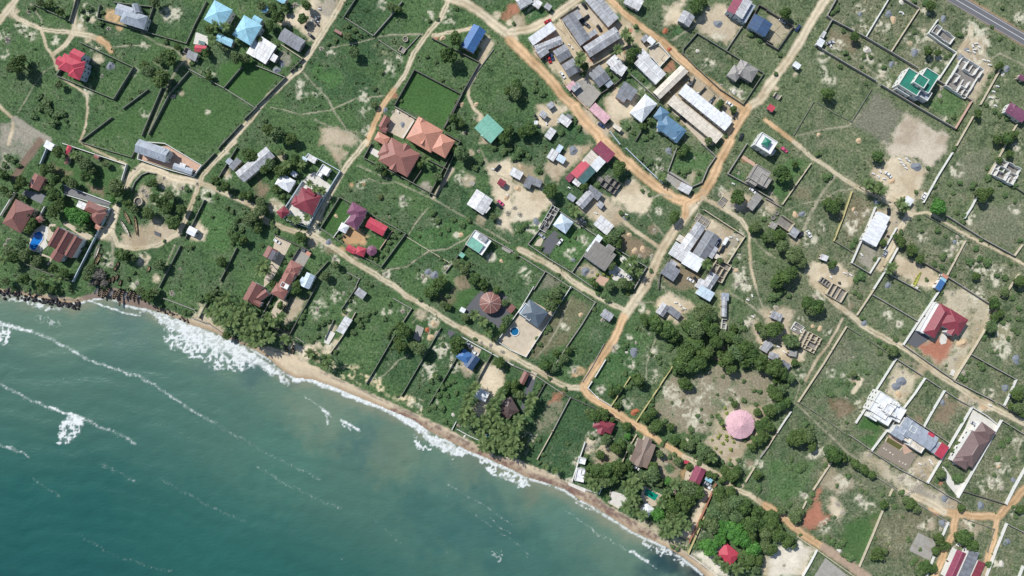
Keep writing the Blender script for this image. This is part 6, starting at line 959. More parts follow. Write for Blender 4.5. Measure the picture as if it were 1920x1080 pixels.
Tr('tree', [(1000, 250, 46), (985, 220, 36), (1085, 275, 76), (1060, 240, 50), (1180, 310, 78), (1140, 340, 60), (1215, 355, 60), (1400, 190, 80), (1450, 250, 86), (1385, 320, 76), (1500, 200, 56), (1500, 310, 70), (1470, 160, 50), (1370, 430, 88), (1300, 490, 84), (1250, 570, 80), (1340, 580, 78), (1410, 555, 70), (1450, 490, 74), (1530, 400, 66), (1580, 350, 50), (1640, 370, 60), (1700, 390, 56), (1680, 480, 84), (1610, 540, 78), (1750, 450, 80), (1810, 500, 80), (1870, 560, 74), (1920, 600, 60), (1640, 600, 60), (1740, 560, 50), (1290, 715, 62), (1330, 740, 40), (940, 690, 62), (960, 730, 44), (790, 755, 46), (740, 740, 30), (740, 790, 34), (790, 880, 36), (1000, 970, 50), (1060, 930, 40), (1090, 1030, 60), (1050, 1060, 44), (1190, 1040, 40), (330, 490, 36), (250, 575, 60), (310, 600, 50), (390, 520, 46), (420, 470, 36), (290, 130, 62), (250, 80, 46), (330, 40, 60), (340, 100, 40), (620, 960, 62), (690, 950, 56), (660, 920, 40), (740, 990, 40), (860, 1040, 50), (1900, 330, 62), (1850, 290, 40), (1330, 290, 60), (1290, 270, 46), (1860, 1030, 54), (1900, 1000, 50), (1840, 930, 40), (1670, 870, 36), (20, 720, 46), (60, 810, 46), (30, 770, 40), (1660, 300, 40), (1560, 480, 36), (570, 930, 36)])
Tr('shrub', [(850, 640, 32), (830, 810, 28), (1100, 520, 34), (1110, 560, 26), (840, 440, 34), (860, 430, 26), (720, 530, 28), (1390, 955, 26), (1340, 1060, 38), (1740, 840, 32), (580, 465, 22), (1540, 490, 36), (1520, 560, 30), (1200, 430, 34), (1240, 420, 30), (1280, 400, 30), (1180, 460, 28), (280, 300, 34), (250, 330, 26), (190, 380, 26), (210, 420, 30), (150, 470, 26), (1040, 500, 24), (820, 540, 20), (1200, 860, 18), (1540, 800, 18), (1820, 770, 24), (1740, 700, 24), (1860, 780, 30), (1900, 900, 30), (1580, 660, 22), (1150, 640, 30), (1180, 620, 30), (1100, 740, 30), (1050, 830, 34), (1040, 880, 34), (1420, 910, 18), (540, 860, 26), (500, 810, 24), (400, 760, 24), (280, 680, 24), (930, 300, 24), (720, 90, 34), (680, 60, 30), (640, 40, 30), (620, 160, 26), (460, 440, 26), (360, 560, 30), (1280, 840, 16), (210, 740, 34), (190, 780, 30), (1830, 870, 26), (1220, 640, 30), (1420, 1000, 20), (1500, 960, 20), (1480, 1020, 24), (1640, 830, 26), (1150, 1000, 30), (850, 750, 34), (880, 740, 30), (910, 710, 34), (1720, 250, 36), (1740, 300, 40), (1700, 320, 34)])
Tr('palm', [(150, 820, 46), (130, 870, 42), (115, 920, 36), (50, 985, 48), (30, 1040, 46), (80, 1010, 36), (1570, 1000, 26), (1540, 960, 24)]); Tr('yellow', [(1610, 940, 18), (1570, 1020, 20), (1590, 1050, 18), (1600, 900, 16), (870, 40, 18)])
heap('grey', (915, 482, 36)); heap('white', (860, 482, 12), (640, 820, 12)); heap('rubble', (1030, 345, 16), (760, 440, 20), (770, 470, 18), (470, 620, 26), (660, 760, 24), (930, 410, 18), (1280, 165, 24), (680, 240, 26), (1600, 360, 18), (1790, 270, 26), (1770, 80, 18), (1820, 210, 18), (900, 590, 14), (1440, 870, 14), (1490, 865, 12)); heap('sand', (515, 200, 18)); heap('red', (920, 930, 34))
Pt('sand', (1070, 120), (1110, 70), (1170, 40), (1300, 60), (1380, 140), (1290, 200), (1330, 260), (1250, 280), (1170, 240), (1120, 220)); Pt('dirt', (1880, 160), (1930, 140), (1930, 320), (1850, 180)); Pt('drygrass', (1205, 640), (1330, 690), (1420, 660), (1560, 560), (1640, 640), (1920, 620), (1930, 1090), (1240, 1090), (1090, 980), (1060, 880)); Pt('dirt', (1520, 440), (1600, 430), (1600, 600), (1560, 620), (1500, 540), s=.7); Pt('grass', (1640, 700), (1720, 640), (1560, 950), (1480, 1020), s=.6); Pt('red', (270, 860), (310, 800), (380, 760), (390, 800), (330, 860)); Pt('drygrass', (170, 1000), (290, 830), (400, 850), (300, 1085), (190, 1085), s=.8); Pt('dirt', (1520, 960), (1600, 880), (1900, 880), (1930, 1090), (1480, 1090), s=.7); Pt('dirt', (1540, 20), (1620, 0), (1620, 380), (1560, 400), (1550, 200), s=.6); Pt('dirt', (1780, 240), (1840, 260), (1900, 420), (1900, 500), (1840, 420))
Sp('scrub', (480, 620, 60), (660, 760, 50), (780, 440, 60), (1060, 480, 60), (920, 100, 60), (880, 380, 40), (880, 570, 60), (400, 280, 60), (1060, 650, 60), (860, 870, 60), (1640, 820, 80), (1300, 900, 120), (1450, 780, 120), (1180, 780, 90), (1400, 1000, 100), (1760, 270, 60), (960, 150, 50)); Sp('orange', (520, 620, 44), (470, 650, 26)); Sp('sand', (470, 620, 24), (1020, 180, 24), (770, 460, 20)); Pt('brown', (280, 180), (450, 50), (600, 120), (420, 420), (200, 520), (120, 520), s=.55); Pt('lawnhi', (600, 680), (720, 500), (900, 300), (1060, 360), (980, 560), (760, 860), s=.4)
G('road', 78, (1010, -20), (900, 120), (840, 220)); G('orange', 66, (840, 220), (760, 390), (680, 510), (600, 630), (530, 740)); G('road', 50, (-20, 500), (180, 610), (330, 700), (440, 750), (530, 750)); G('orange', 62, (530, 740), (580, 810), (700, 890), (830, 970), (1020, 1085)); G('road', 46, (500, -20), (640, 60), (760, 130), (860, 170)); G('path', 11, (930, 110), (1060, 105)); G('path', 12, (455, 60), (390, 180), (350, 290), (260, 440), (180, 520)); G('path', 16, (1640, 40), (1760, 110), (1870, 195)); G('path', 9, (1080, 370), (1010, 570), (1005, 690)); G('path', 10, (1820, -20), (1880, 140)); G('path', 10, (1140, -10), (1160, 40))
T(3, 2)
B("crimson complex, long hipped wing joined to a broad hipped block", "crimson two-wing villa", [('hip', 'crimson', R(1268, 245, 250, 98, -60), 5.2, 2.0), ('hip', 'crimson', R(1395, 255, 165, 140, 32), 5.4, 2.4), ('gable', 'crimson', R(1350, 190, 110, 70, 32), 5.0, 1.4), ('gable', 'crimson', R(1380, 320, 70, 60, 122), 5.0, 1.2), ('para', 'white', R(1210, 225, 250, 46, -60), 3.2)], wall='white')
ruin("small roofless shell of three long rooms beside the lane", "three-room lane shell", R(520, 35, 130, 100, 30), 3, 1, 2.6, 'tan'); ruin("roofless cream shell with many small square rooms", "many-roomed cream shell", R(315, 402, 145, 130, 28), 4, 4, 2.6, 'tan')
B("grey patched hut on the sandy patch at the field edge", "patched sand hut", [('shed', 'zinc', R(62, 210, 86, 56, 22), 2.8)], cat='hut', name='hut'); ruin("low white rubble-walled enclosure above the cream shell", None, R(225, 302, 80, 66, 32), 2, 2, 1.4, 'white'); B("small zinc hut, upper of the two beside the dark grove", None, [('shed', 'zinc', R(40, 512, 74, 52, 22), 2.7)], cat='hut', name='hut'); B("small zinc hut, lower of the two beside the dark grove", "lower grove hut", [('shed', 'dzinc', R(128, 575, 78, 46, 35), 2.7)], cat='hut', name='hut'); B("tiny zinc hut at the far left of the sandy clearing", None, [('shed', 'zinc', R(5, 435, 40, 60, 40), 2.7)], cat='hut', name='hut')
B("tiny grey hut under the tree beside the cream shell", None, [('shed', 'concrete', R(185, 490, 60, 44, 10), 2.5)], cat='hut', name='hut')
V(1620, 660, 3.6)
white_ = B("unfinished all-white stepped two-storey house with open rooms", "unfinished white stepped house", [('para', 'white', R(150, 335, 150, 80, 32), 7.2), ('para', 'white', R(110, 385, 130, 90, 32), 6.6), ('para', 'white', R(210, 390, 130, 80, 32), 6.4), ('para', 'white', R(120, 440, 130, 60, 32), 6.0), ('para', 'white', R(215, 425, 90, 70, 32), 5.6), ('para', 'white', R(75, 420, 60, 80, 32), 5.2), ('para', 'white', R(165, 385, 60, 60, 32), 8.2)], wall='white')
for k_, (x_, y_) in enumerate(((190, 340), (225, 355), (160, 415), (200, 425), (110, 365))):
    mb_ = MB(); p_ = w2(px(x_, y_), 7); mb_.box(-1.1, 1.1, -.8, .8, 6.9 + .01 * k_, 7.9 + .01 * k_); mb_.box(-1.3, -1.1, -1.0, 1.0, 6.5, 8.4 + .01 * k_)
    o_ = new_obj('roof_block', mb_.mesh('roof_block', [WM['white']]), white_); o_.location = (p_[0] - white_.location.x, p_[1] - white_.location.y, 0); o_.rotation_euler = (0, 0, math.radians(-32))
B("pale blue-grey roofed mansion with tan terraces and red side wing", "blue-grey terraced mansion", [('gable', 'bluegrey', R(370, 555, 250, 105, 33), 6.2, 1.0), ('gable', 'bluegrey', R(290, 510, 120, 90, -57), 6.0, .8), ('gable', 'bluegrey', R(235, 545, 90, 70, 33), 5.6, .6), ('para', 'cream', R(295, 575, 60, 60, 33), 5.2), ('para', 'cream', R(355, 635, 100, 50, 33), 5.0), ('para', 'cream', R(330, 522, 44, 40, 33), 6.9), ('shed', 'red', R(522, 665, 95, 64, -57), 4.2, .5), ('shed', 'bluegrey', R(475, 640, 80, 50, -57), 4.0, .3), ('shed', 'red', R(448, 562, 44, 36, 33), 6.4, .3)], wall='white')
pool("rectangular greenish-brown garden pool on a tan deck", "greenish-brown pool", (110, 104, 56), [(160, 575), (262, 635), (238, 662), (145, 605)], 'beige', .4)
Pave('brown', (150, 590), (250, 660), (360, 690), (290, 800), (75, 680)); Pave('pink', (175, 535), (240, 590), (330, 670), (270, 690), (250, 625), (165, 572))
B("dark brown shingled villa with a detached hipped wing in a white court", "dark brown shingled villa", [('hip', 'brown', R(730, 655, 215, 135, -58), 5.4, 2.4), ('hip', 'brown', R(665, 730, 110, 90, 32), 5.0, 1.8), ('hip', 'brown', R(817, 540, 120, 85, 36), 4.8, 1.9)], wall='white')
Pave('white', (735, 390), (900, 490), (870, 560), (760, 500), (690, 620), (620, 760), (600, 760), (580, 690), (680, 520)); Pave('white', (545, 780), (600, 860), (610, 900), (700, 870), (660, 960), (630, 975), (560, 890), (525, 770)); Pave('white', (740, 790), (780, 740), (690, 880), (680, 870))
car('silver', 745, 485, 30)
Wl("long white field wall", [(222, 45), (85, 262)], 2.1, 'white'); Wl("white stepped wall beside the unfinished house", [(72, 285), (45, 328), (5, 395), (-50, 480)], 2.1, 'white'); Wl("grey lane wall", [(225, 48), (390, 155)], 2, 'grey'); Wl("white plot wall", [(418, 178), (350, 280), (275, 378)], 2.1, 'white'); Wl("dark short lane wall", [(420, 178), (515, 240)], 2, 'grey'); Wl("white plot wall, parallel", [(550, 262), (480, 380), (410, 505)], 2.1, 'white'); Wl("broken grey lane wall", [(552, 265), (650, 328), (740, 375)], 1.8, 'grey'); Wl("white villa boundary wall", [(735, 375), (580, 640), (435, 885)], 2.2, 'white'); Wl("white court wall of the brown villa", [(935, 462), (790, 720), (640, 985)], 2.2, 'white'); Wl("grey court front wall", [(740, 378), (830, 430), (915, 500)], 1.6, 'white'); Wl("grey lower mansion wall", [(55, 672), (240, 790), (430, 885)], 2.1, 'grey'); Wl("white left mansion wall", [(215, 460), (130, 570), (55, 670)], 2.1, 'white'); Wl("grey mansion back wall", [(285, 425), (420, 510), (570, 610)], 2, 'grey'); Wl("pale front wall of the villa garden", [(440, 885), (560, 965), (650, 1015)], 2, 'grey'); Wl("dark lower plot wall", [(672, 940), (820, 985), (965, 1030)], 2.1, 'dark'); Wl("long white roadside wall", [(965, 1030), (1020, 920), (1110, 760)], 2.2, 'white'); Wl("dark upper plot wall", [(940, 465), (1090, 560)], 2, 'grey'); Wl("long grey wall across the lane from the white plots", [(612, 195), (760, 270), (880, 330)], 2, 'grey'); Wl("grey verge wall", [(910, 345), (1000, 400), (1090, 440)], 1.6, 'grey')
T(3, 2)
Wl("pale crimson-villa wall", [(1308, -5), (1160, 215), (1022, 425)], 2.2, 'white'); Wl("grey crimson-villa front wall", [(1022, 428), (1210, 560), (1400, 692)], 2.1, 'grey'); Wl("pale right-hand crimson-villa wall", [(1402, 690), (1570, 420), (1725, 157)], 2.2, 'tan'); Wl("grey top crimson-villa wall", [(1725, 155), (1590, 70), (1465, -10)], 2.1, 'grey'); Wl("long pale field wall", [(592, 290), (420, 570), (232, 855)], 1.9, 'tan'); Wl("thin dark field wall", [(235, 858), (400, 960), (565, 1085)], 1.2, 'mossy'); Wl("short dark field-corner wall", [(592, 290), (692, 352)], 1.2, 'mossy'); Wl("pale plot wall", [(812, -10), (740, 100), (672, 202)], 1.9, 'tan'); Wl("grey cross wall", [(790, 52), (960, 150), (1122, 247)], 1.7, 'grey'); Wl("grey upper field wall", [(1530, 500), (1700, 595), (1870, 688)], 1.9, 'grey'); Wl("broken white field wall", [(1868, 688), (1825, 790), (1780, 880)], 1.9, 'white'); Wl("pale broken wall", [(1825, -10), (1770, 70)], 1.6, 'tan'); Wl("white stub wall below the grove", [(175, 930), (120, 1010), (72, 1085)], 1.8, 'white'); Wl("thin grey lane edge wall", [(750, 390), (860, 460), (945, 525)], 1, 'mossy', thick=.16)
Slab("small white-kerbed green lawn bed", 'white', (1285, 400), (1300, 425), (1335, 415), (1345, 375), (1325, 340), (1300, 350), h=.16, name='lawn_bed', cat='garden bed')
Slab("white slab with three dark hatches", 'white', (1365, 650), (1385, 610), (1405, 622), (1390, 662), h=.5)
Pave('dark', (1245, 115), (1150, 320), (1215, 380), (1110, 450), (1045, 410), (1140, 250))
Tr('tree', [(300, 110, 66), (370, 140, 70), (330, 160, 60), (40, 310, 78), (80, 290, 50), (180, 400, 68), (140, 380, 44), (50, 600, 90), (110, 640, 60), (170, 670, 50), (60, 810, 70), (120, 860, 60), (30, 760, 50), (930, 480, 56), (960, 470, 40), (640, 645, 36), (672, 675, 27), (600, 708, 28), (480, 800, 32), (740, 635, 26), (845, 490, 28), (1870, 790, 64), (1900, 770, 60), (1880, 900, 56), (1910, 930, 50), (1830, 890, 36), (1700, 120, 56), (1690, 90, 44), (1680, 290, 58), (1700, 220, 44), (1740, 190, 40), (20, 920, 60), (70, 900, 50), (100, 760, 50), (60, 690, 40), (10, 1040, 50), (1780, 30, 44), (200, 560, 36)])
Tr('shrub', [(1610, 590, 44), (1590, 570, 30), (1510, 545, 28), (1650, 300, 34), (1620, 370, 32), (1640, 340, 30), (1110, 800, 20), (590, 1010, 22), (960, 390, 28), (830, 400, 30), (880, 440, 30), (230, 570, 28), (1840, 310, 26), (1870, 330, 30), (1800, 230, 30), (1760, 260, 30), (1450, 670, 34), (1480, 690, 30), (1500, 640, 26), (1340, 580, 16), (1880, 150, 34), (1830, 70, 34), (1880, 230, 30), (600, 660, 20), (650, 715, 18), (590, 810, 16), (660, 570, 18), (700, 230, 24), (720, 225, 20), (1020, 330, 30), (1300, 35, 24), (690, 60, 34), (650, 30, 30), (280, 1020, 34), (330, 1050, 26), (160, 60, 34), (40, 60, 60), (90, 30, 50), (1690, 350, 24), (1800, 380, 26), (1720, 480, 22), (1680, 480, 20), (250, 700, 24), (140, 730, 30), (90, 720, 26), (1180, 720, 20), (1460, 1000, 26), (1820, 1040, 26), (1880, 1060, 26)])
heap('grey', (720, 265, 24), (1860, 535, 38), (1000, 700, 40), (960, 740, 34), (1780, 750, 34), (1310, 860, 24)); heap('sand', (1455, 415, 46), (335, 288, 18), (390, 305, 24), (980, 800, 28)); heap('rubble', (590, 820, 20), (1380, 40, 24), (1400, 530, 26), (360, 70, 26), (980, 580, 28), (1010, 630, 22), (930, 670, 20), (1520, 850, 24), (60, 150, 30), (1340, 810, 20), (1560, 860, 24), (1660, 230, 24), (890, 770, 18), (640, 520, 14), (980, 270, 22), (1570, 310, 18), (1470, 640, 26))
Pt('bare2', (1310, 10), (1470, -10), (1720, 155), (1400, 690), (1100, 470), (1200, 340), (1330, 90)); Pt('red', (1110, 410), (1200, 400), (1370, 330), (1390, 430), (1300, 590), (1200, 530), (1090, 450)); Pt('sand', (950, 560), (1160, 650), (1020, 870), (890, 790), (920, 660), s=.8); Pt('brown', (1320, 810), (1440, 870), (1340, 1040), (1230, 1000)); Pt('dirt', (-10, 190), (120, 110), (210, 170), (150, 290), (210, 340), (180, 420), (90, 420), (-10, 440)); Pt('sand', (-10, 470), (80, 420), (170, 460), (280, 460), (260, 540), (160, 600), (200, 660), (140, 620), (-10, 540)); Pt('brownpatch', (440, 840), (580, 830), (660, 880), (600, 970), (460, 940)); Pt('beigegrass', (1640, 300), (1780, 260), (1860, 360), (1700, 430), s=.8); Pt('lawn', (640, 1060), (760, 900), (890, 1000), (820, 1090)); Pt('stubble', (330, 660), (560, 340), (900, 520), (760, 760), s=.3); Pt('drygrass', (1000, 520), (1150, 580), (1160, 640), (1000, 560)); Pt('bare', (-10, 640), (60, 680), (130, 760), (40, 900), (-10, 900), s=.5)
Sp('scrub', (1740, 350, 110), (1760, 480, 80), (680, 690, 60), (590, 660, 50), (900, 200, 60), (980, 270, 40), (1450, 650, 60), (1650, 790, 60), (1520, 860, 60), (1660, 150, 50), (380, 60, 60), (250, 640, 60), (240, 240, 40), (1560, 60, 80), (700, 880, 60), (1620, 900, 60), (450, 330, 40), (470, 640, 50)); Sp('brown', (1140, 990, 40), (560, 900, 80), (620, 130, 40)); Sp('dirt', (660, 690, 50), (1470, 840, 60), (1640, 870, 60), (1150, 620, 50)); Sp('orange', (1620, 880, 40)); Pt('lawnhi', (300, 800), (420, 640), (700, 500), (800, 640), (560, 820), s=.35)
G('road', 52, (370, -20), (500, 110), (620, 200), (720, 290), (900, 390), (1060, 470), (1160, 560), (1280, 650), (1420, 740), (1560, 830), (1750, 930), (1940, 1020)); G('path', 14, (600, 60), (620, 190)); G('dirt', 20, (560, 230), (450, 430), (350, 560), (280, 700)); G('path', 12, (180, 620), (240, 720), (200, 860), (300, 950), (430, 1080)); G('sand', 40, (700, 690), (640, 780))
# ---------------------------------------------------------------- row 3
T(1, 3)
Tr('palm', [(1690, 40, 44), (1700, 115, 42), (1760, 70, 44), (1760, 125, 40), (1830, 115, 44), (1870, 60, 46), (1880, 145, 40), (1920, 90, 46), (1810, 20, 46), (1680, -5, 40), (1930, 160, 40)])
pool("tiny turquoise plunge pool hidden among palms", "turquoise plunge pool", (52, 150, 150), [(1715, 25), (1745, 15), (1755, 38), (1722, 48)]); Pt('lawn', (1650, 80), (1690, 60), (1900, 180), (1860, 195), (1700, 120)); Wl("thin white beach fence wall", [(1510, -20), (1600, 30), (1700, 75)], .9, 'white', thick=.15); Wl("short white beach ramp wall", [(1790, 130), (1765, 185)], 1, 'white'); heap('white', (1565, 35, 14))
T(2, 3)
B("wide taupe sheet-roofed hall under coastal trees", "wide taupe hall", [('gable', 'taupe', Q((947, 46), (1080, 97), (1003, 270)), 4.8, .8), ('gable', 'taupe', R(985, 150, 225, 60, -68), 5.0, .9)], wall='cream', cat='hall', name='hall')
B("maroon gabled house beside the coast road, by a blue awning", "maroon awning-side house", [('gable', 'maroon', Q((1320, 371), (1377, 247), (1453, 293)), 3.9, .9)], wall='cream')
B("small sky-blue awning over parked cars", "sky-blue awning", [('shed', 'ltblue', R(1476, 358, 54, 30, 30), 2.6)], cat='awning', name='awning', windows=False)
B("white flat-roofed beach house with square roof hatch", "white seafront box house", [('para', 'white', R(512, 325, 92, 68, -78), 3.8), ('para', 'white', R(530, 300, 40, 30, -78), 4.4)], wall='white'); B("small square white room behind the white seafront box", None, [('para', 'white', R(525, 216, 44, 54, -75), 3.2)], cat='hut', name='hut', wall='white')
B("white peaked tent canopy by the emerald pool", "white poolside tent", [('pyr', 'white', R(1016, 582, 78, 72, 38), 3.0, 1.2)], cat='tent', name='tent', wall='white', windows=False)
B("tomato-red hipped beach house surrounded by forest", "forest red house", [('hip', 'red', R(1622, 918, 140, 115, 40), 4.6, 1.8)], wall='white'); B("tiny red-roofed gate kiosk beside the coast road", None, [('shed', 'red', R(1308, 226, 38, 26, 15), 2.6)], cat='kiosk', name='kiosk'); B("small brown thatched bar hut in the palms", "brown palm hut", [('pyr', 'taupe', R(1243, 455, 46, 44, 20), 2.8)], cat='hut', name='hut')
pool("emerald green rectangular swimming pool among palms", "emerald pool", (26, 146, 118), [(1003, 418), (1100, 472), (1072, 515), (990, 468)], 'beige'); Pave('beige', (985, 400), (1125, 470), (1090, 550), (1030, 560), (960, 500)); Pave('white', (740, 440), (830, 465), (885, 515), (800, 572), (724, 528)); Pave('white', (420, 375), (555, 425), (548, 455), (425, 400)); Pave('beige', (1305, 290), (1345, 300), (1320, 370), (1290, 360)); Pave('beige', (1440, 420), (1510, 450), (1500, 480), (1430, 450))
Wl("white seafront side wall", [(548, 80), (500, 220), (452, 368)], 2.2, 'white'); Wl("pale seafront court wall", [(700, 365), (655, 465), (552, 432)], 2, 'white'); Wl("terracotta side wall", [(1532, 392), (1440, 600), (1330, 832)], 2.2, 'terracotta'); Wl("cream narrow lane wall", [(1442, 640), (1380, 790), (1325, 915)], 2, 'yellow'); Wl("pale hall-side wall", [(935, 20), (870, 130), (828, 225)], 1.9, 'tan'); Wl("dark field wall", [(308, -10), (190, 205)], 1.8, 'tan'); Wl("low sand-edge wall", [(740, 435), (722, 530), (800, 575)], .8, 'tan'); Wl("grey plot wall", [(1925, 110), (1865, 190)], 1.8, 'grey'); Wl("pale short plot wall", [(1822, 265), (1755, 375)], 1.8, 'tan'); Wl("low white beach wall", [(1335, 925), (1440, 1000), (1540, 1080)], .7, 'white', thick=.2); Wl("grey sea-edge wall", [(1240, 790), (1330, 835)], 1, 'grey')
car('silver', 1470, 392, 35); car('white', 1482, 420, 35); car('black', 1450, 405, 35); car('white', 930, 268, 30)
Tr('tree', [(780, 130, 60), (820, 90, 54), (700, 60, 50), (660, 170, 46), (890, 130, 48), (640, 290, 66), (590, 270, 44), (720, 280, 78), (800, 265, 74), (865, 262, 56), (700, 370, 66), (620, 360, 50), (760, 345, 60), (820, 320, 50), (1050, 335, 78), (1005, 320, 44), (1105, 375, 46), (1320, 420, 86), (1385, 450, 72), (1280, 500, 78), (1200, 555, 76), (1280, 570, 66), (1340, 520, 50), (1200, 620, 60), (1150, 500, 50), (1110, 165, 42), (1450, 140, 74), (1420, 120, 50), (1500, 190, 60), (1460, 200, 44), (1330, 110, 56), (1290, 90, 46), (1220, 60, 50), (1240, 220, 46), (1060, 260, 50), (1020, 250, 36), (1650, 330, 60), (1690, 290, 50), (1600, 290, 50), (1480, 320, 36), (1580, 360, 40), (1520, 330, 34), (1330, 260, 36), (1840, 60, 60), (1880, 30, 56), (1800, 110, 46), (1840, 320, 46), (1550, 470, 76), (1600, 555, 80), (1520, 610, 76), (1670, 520, 76), (1740, 560, 74), (1580, 640, 70), (1680, 630, 84), (1500, 700, 78), (1640, 450, 56), (1790, 690, 80), (1870, 690, 66), (1840, 600, 60), (1900, 760, 66), (1760, 960, 84), (1840, 960, 60), (1830, 1020, 50), (1430, 690, 46), (1900, 860, 60), (1900, 640, 50), (1800, 780, 60)])
Tr('bright', [(1090, 610, 66), (1130, 640, 46), (1168, 365, 40), (1480, 870, 82), (1440, 850, 50), (1590, 720, 78), (1660, 730, 90), (1720, 800, 84), (1560, 810, 60), (1800, 870, 74), (865, 30, 34)])
Tr('palm', [(900, 340, 48), (860, 400, 48), (945, 385, 46), (890, 470, 50), (930, 505, 46), (860, 555, 50), (930, 600, 42), (980, 620, 44), (600, 390, 44), (630, 420, 40), (1220, 390, 46), (1165, 455, 36), (1150, 690, 46), (1220, 690, 48), (1270, 640, 46), (1180, 750, 46), (1310, 700, 44), (1130, 760, 40), (1600, 1010, 44), (1690, 1020, 46), (1540, 960, 40), (1240, 740, 44), (320, 290, 30), (250, 260, 26), (20, 30, 48), (60, 100, 40), (10, 110, 44), (1500, 190, 40), (1120, 530, 42), (900, 430, 44), (570, 340, 40)])
Tr('shrub', [(1700, 210, 28), (1130, 90, 30), (1690, 380, 40), (1640, 240, 30), (560, 180, 28), (600, 40, 30), (420, 90, 24), (100, 60, 40), (200, 60, 36), (140, 100, 34), (230, 170, 26), (200, 230, 26), (720, 500, 30), (700, 470, 26), (1180, 190, 30), (1220, 170, 28), (1140, 60, 30), (1700, 400, 30), (640, 300, 30), (1380, 860, 36), (1400, 830, 30), (1200, 860, 26), (1240, 880, 26), (1850, 430, 40), (1570, 230, 34), (1530, 240, 30), (1400, 230, 30), (1370, 170, 30), (1340, 40, 40), (1380, 60, 40), (1750, 60, 26), (1890, 340, 26), (1380, 300, 24), (730, 30, 40)])
Tr('yellow', [(1545, 40, 18), (1580, 85, 18), (1640, 130, 20), (1530, 120, 16), (1610, 60, 18), (1665, 75, 16), (1565, 150, 16), (1635, 205, 14), (1610, 30, 18), (1650, 40, 16), (1500, 60, 14), (1560, 20, 16), (1670, 1030, 20), (940, 570, 18)]); Tr('dead', [(720, 120, 30), (1060, 250, 30)])
heap('rubble', (590, 110, 30), (560, 130, 26), (600, 20, 24), (640, 80, 16), (480, 200, 18), (475, 240, 16), (1390, 790, 22), (1600, 1050, 24), (560, 105, 20), (1160, 240, 18))
Pt('sand', (1330, 640), (1440, 450), (1510, 480), (1340, 830), (1250, 780)); Pt('sand', (930, 640), (1000, 660), (1120, 720), (1250, 790), (1330, 840), (1330, 900), (1150, 780), (960, 700), s=.8); Pt('white', (1335, 915), (1420, 870), (1540, 940), (1640, 1090), (1540, 1090)); Pt('dirt', (600, 190), (700, 120), (830, 160), (760, 260), (620, 260), s=.8); Pt('dirt', (1090, 110), (1160, 120), (1290, 230), (1250, 360), (1110, 340), (1040, 240), s=.8); Pt('orange', (1250, 360), (1300, 220), (1310, 320), (1280, 370)); Pt('dirt', (1430, 60), (1560, -10), (1930, -10), (1760, 130), (1700, 230), (1640, 300), (1560, 200)); Pt('dirt', (1420, 450), (1520, 430), (1500, 490)); Pt('lawn', (660, 460), (720, 440), (760, 570), (680, 520)); Pt('sand', (560, 40), (640, 60), (620, 150), (560, 200), (530, 140)); Pt('sand', (1900, 930), (1930, 900), (1930, 1090), (1860, 1060)); Pt('dirt', (900, 520), (1060, 540), (1060, 620), (900, 600)); Pt('brown', (1180, 170), (1270, 240), (1240, 330), (1120, 290), s=.5)
Sp('scrub', (620, 30, 60), (480, 220, 40), (120, 60, 70), (1330, 60, 40), (1760, 250, 60), (1850, 240, 50), (1400, 730, 60), (300, 330, 60), (700, 100, 60), (430, 370, 40)); Sp('brown', (1190, 250, 60), (1780, 230, 40)); Sp('grass', (1180, 280, 50), (750, 80, 40)); Sp('dirt', (690, 150, 40), (1720, 400, 30), (1150, 320, 40))
G('orange', 50, (990, -20), (1120, 80), (1290, 180)); G('road', 46, (1290, 180), (1440, 260), (1560, 330), (1650, 420), (1780, 470), (1930, 575)); G('path', 12, (100, 170), (190, 20)); G('dirt', 24, (700, 100), (640, 140), (760, 40))
T(3, 3)
Slab("large square pale concrete floor in the grass", 'slab', (1130, 755), (1262, 820), (1215, 967), (1058, 890), h=.35)
B("long pinkish-red roofed house with dark middle strip at the lower edge", "pink-red lower-edge house", [('gable', 'maroon', R(1405, 1000, 230, 74, -66), 4.4, .8), ('shed', 'dzinc', R(1500, 1000, 240, 84, -66), 5.0, .5), ('shed', 'crimson', R(1572, 1040, 150, 60, -66), 4.2, .3)], wall='white')
Pave('slab', (430, 945), (610, 1085), (345, 1085)); Pave('white', (1330, 1090), (1400, 890), (1412, 895), (1345, 1090))
Wl("pale field wall", [(78, -10), (0, 115)], 1.8, 'tan'); Wl("cream field wall", [(475, 235), (345, 435)], 1.8, 'tan'); Wl("short cream wall on the red earth", [(290, 522), (264, 575)], 1.6, 'tan'); Wl("short cream field wall", [(940, 430), (915, 480)], 1.7, 'tan'); Wl("long cream field wall", [(866, 590), (780, 800), (690, 1012)], 1.9, 'tan'); Wl("white-topped wall by the lane", [(372, 888), (325, 980), (265, 1085)], 2, 'white'); Wl("pale lane edge wall", [(225, 788), (372, 888), (650, 1085)], 1.2, 'tan'); Wl("thin grey field wall along the bare ground", [(820, 340), (1080, 510), (1345, 672)], 1.0, 'grey', thick=.16); Wl("cream stub wall at the bend", [(1358, 680), (1310, 792)], 1.9, 'white'); Wl("long white wall at the edge", [(1797, 690), (1720, 880), (1645, 1085)], 2.1, 'white'); Wl("dark wall at the right edge", [(1797, 690), (1935, 760)], 2, 'grey'); Wl("white stub wall under shrubs", [(1250, 940), (1195, 1085)], 1.9, 'white'); Wl("grey corner wall", [(615, 25), (690, 75), (780, 140)], 1.8, 'grey')
Wl("thin mossy fence wall", [(1475, 650), (1700, 730)], .9, 'mossy', thick=.16); Wl("thin mossy roadside edging", [(1700, 730), (1650, 900)], .9, 'mossy', thick=.16); Wl("white end wall of the right edge plot", [(1920, 1010), (1890, 1090)], 2, 'white')
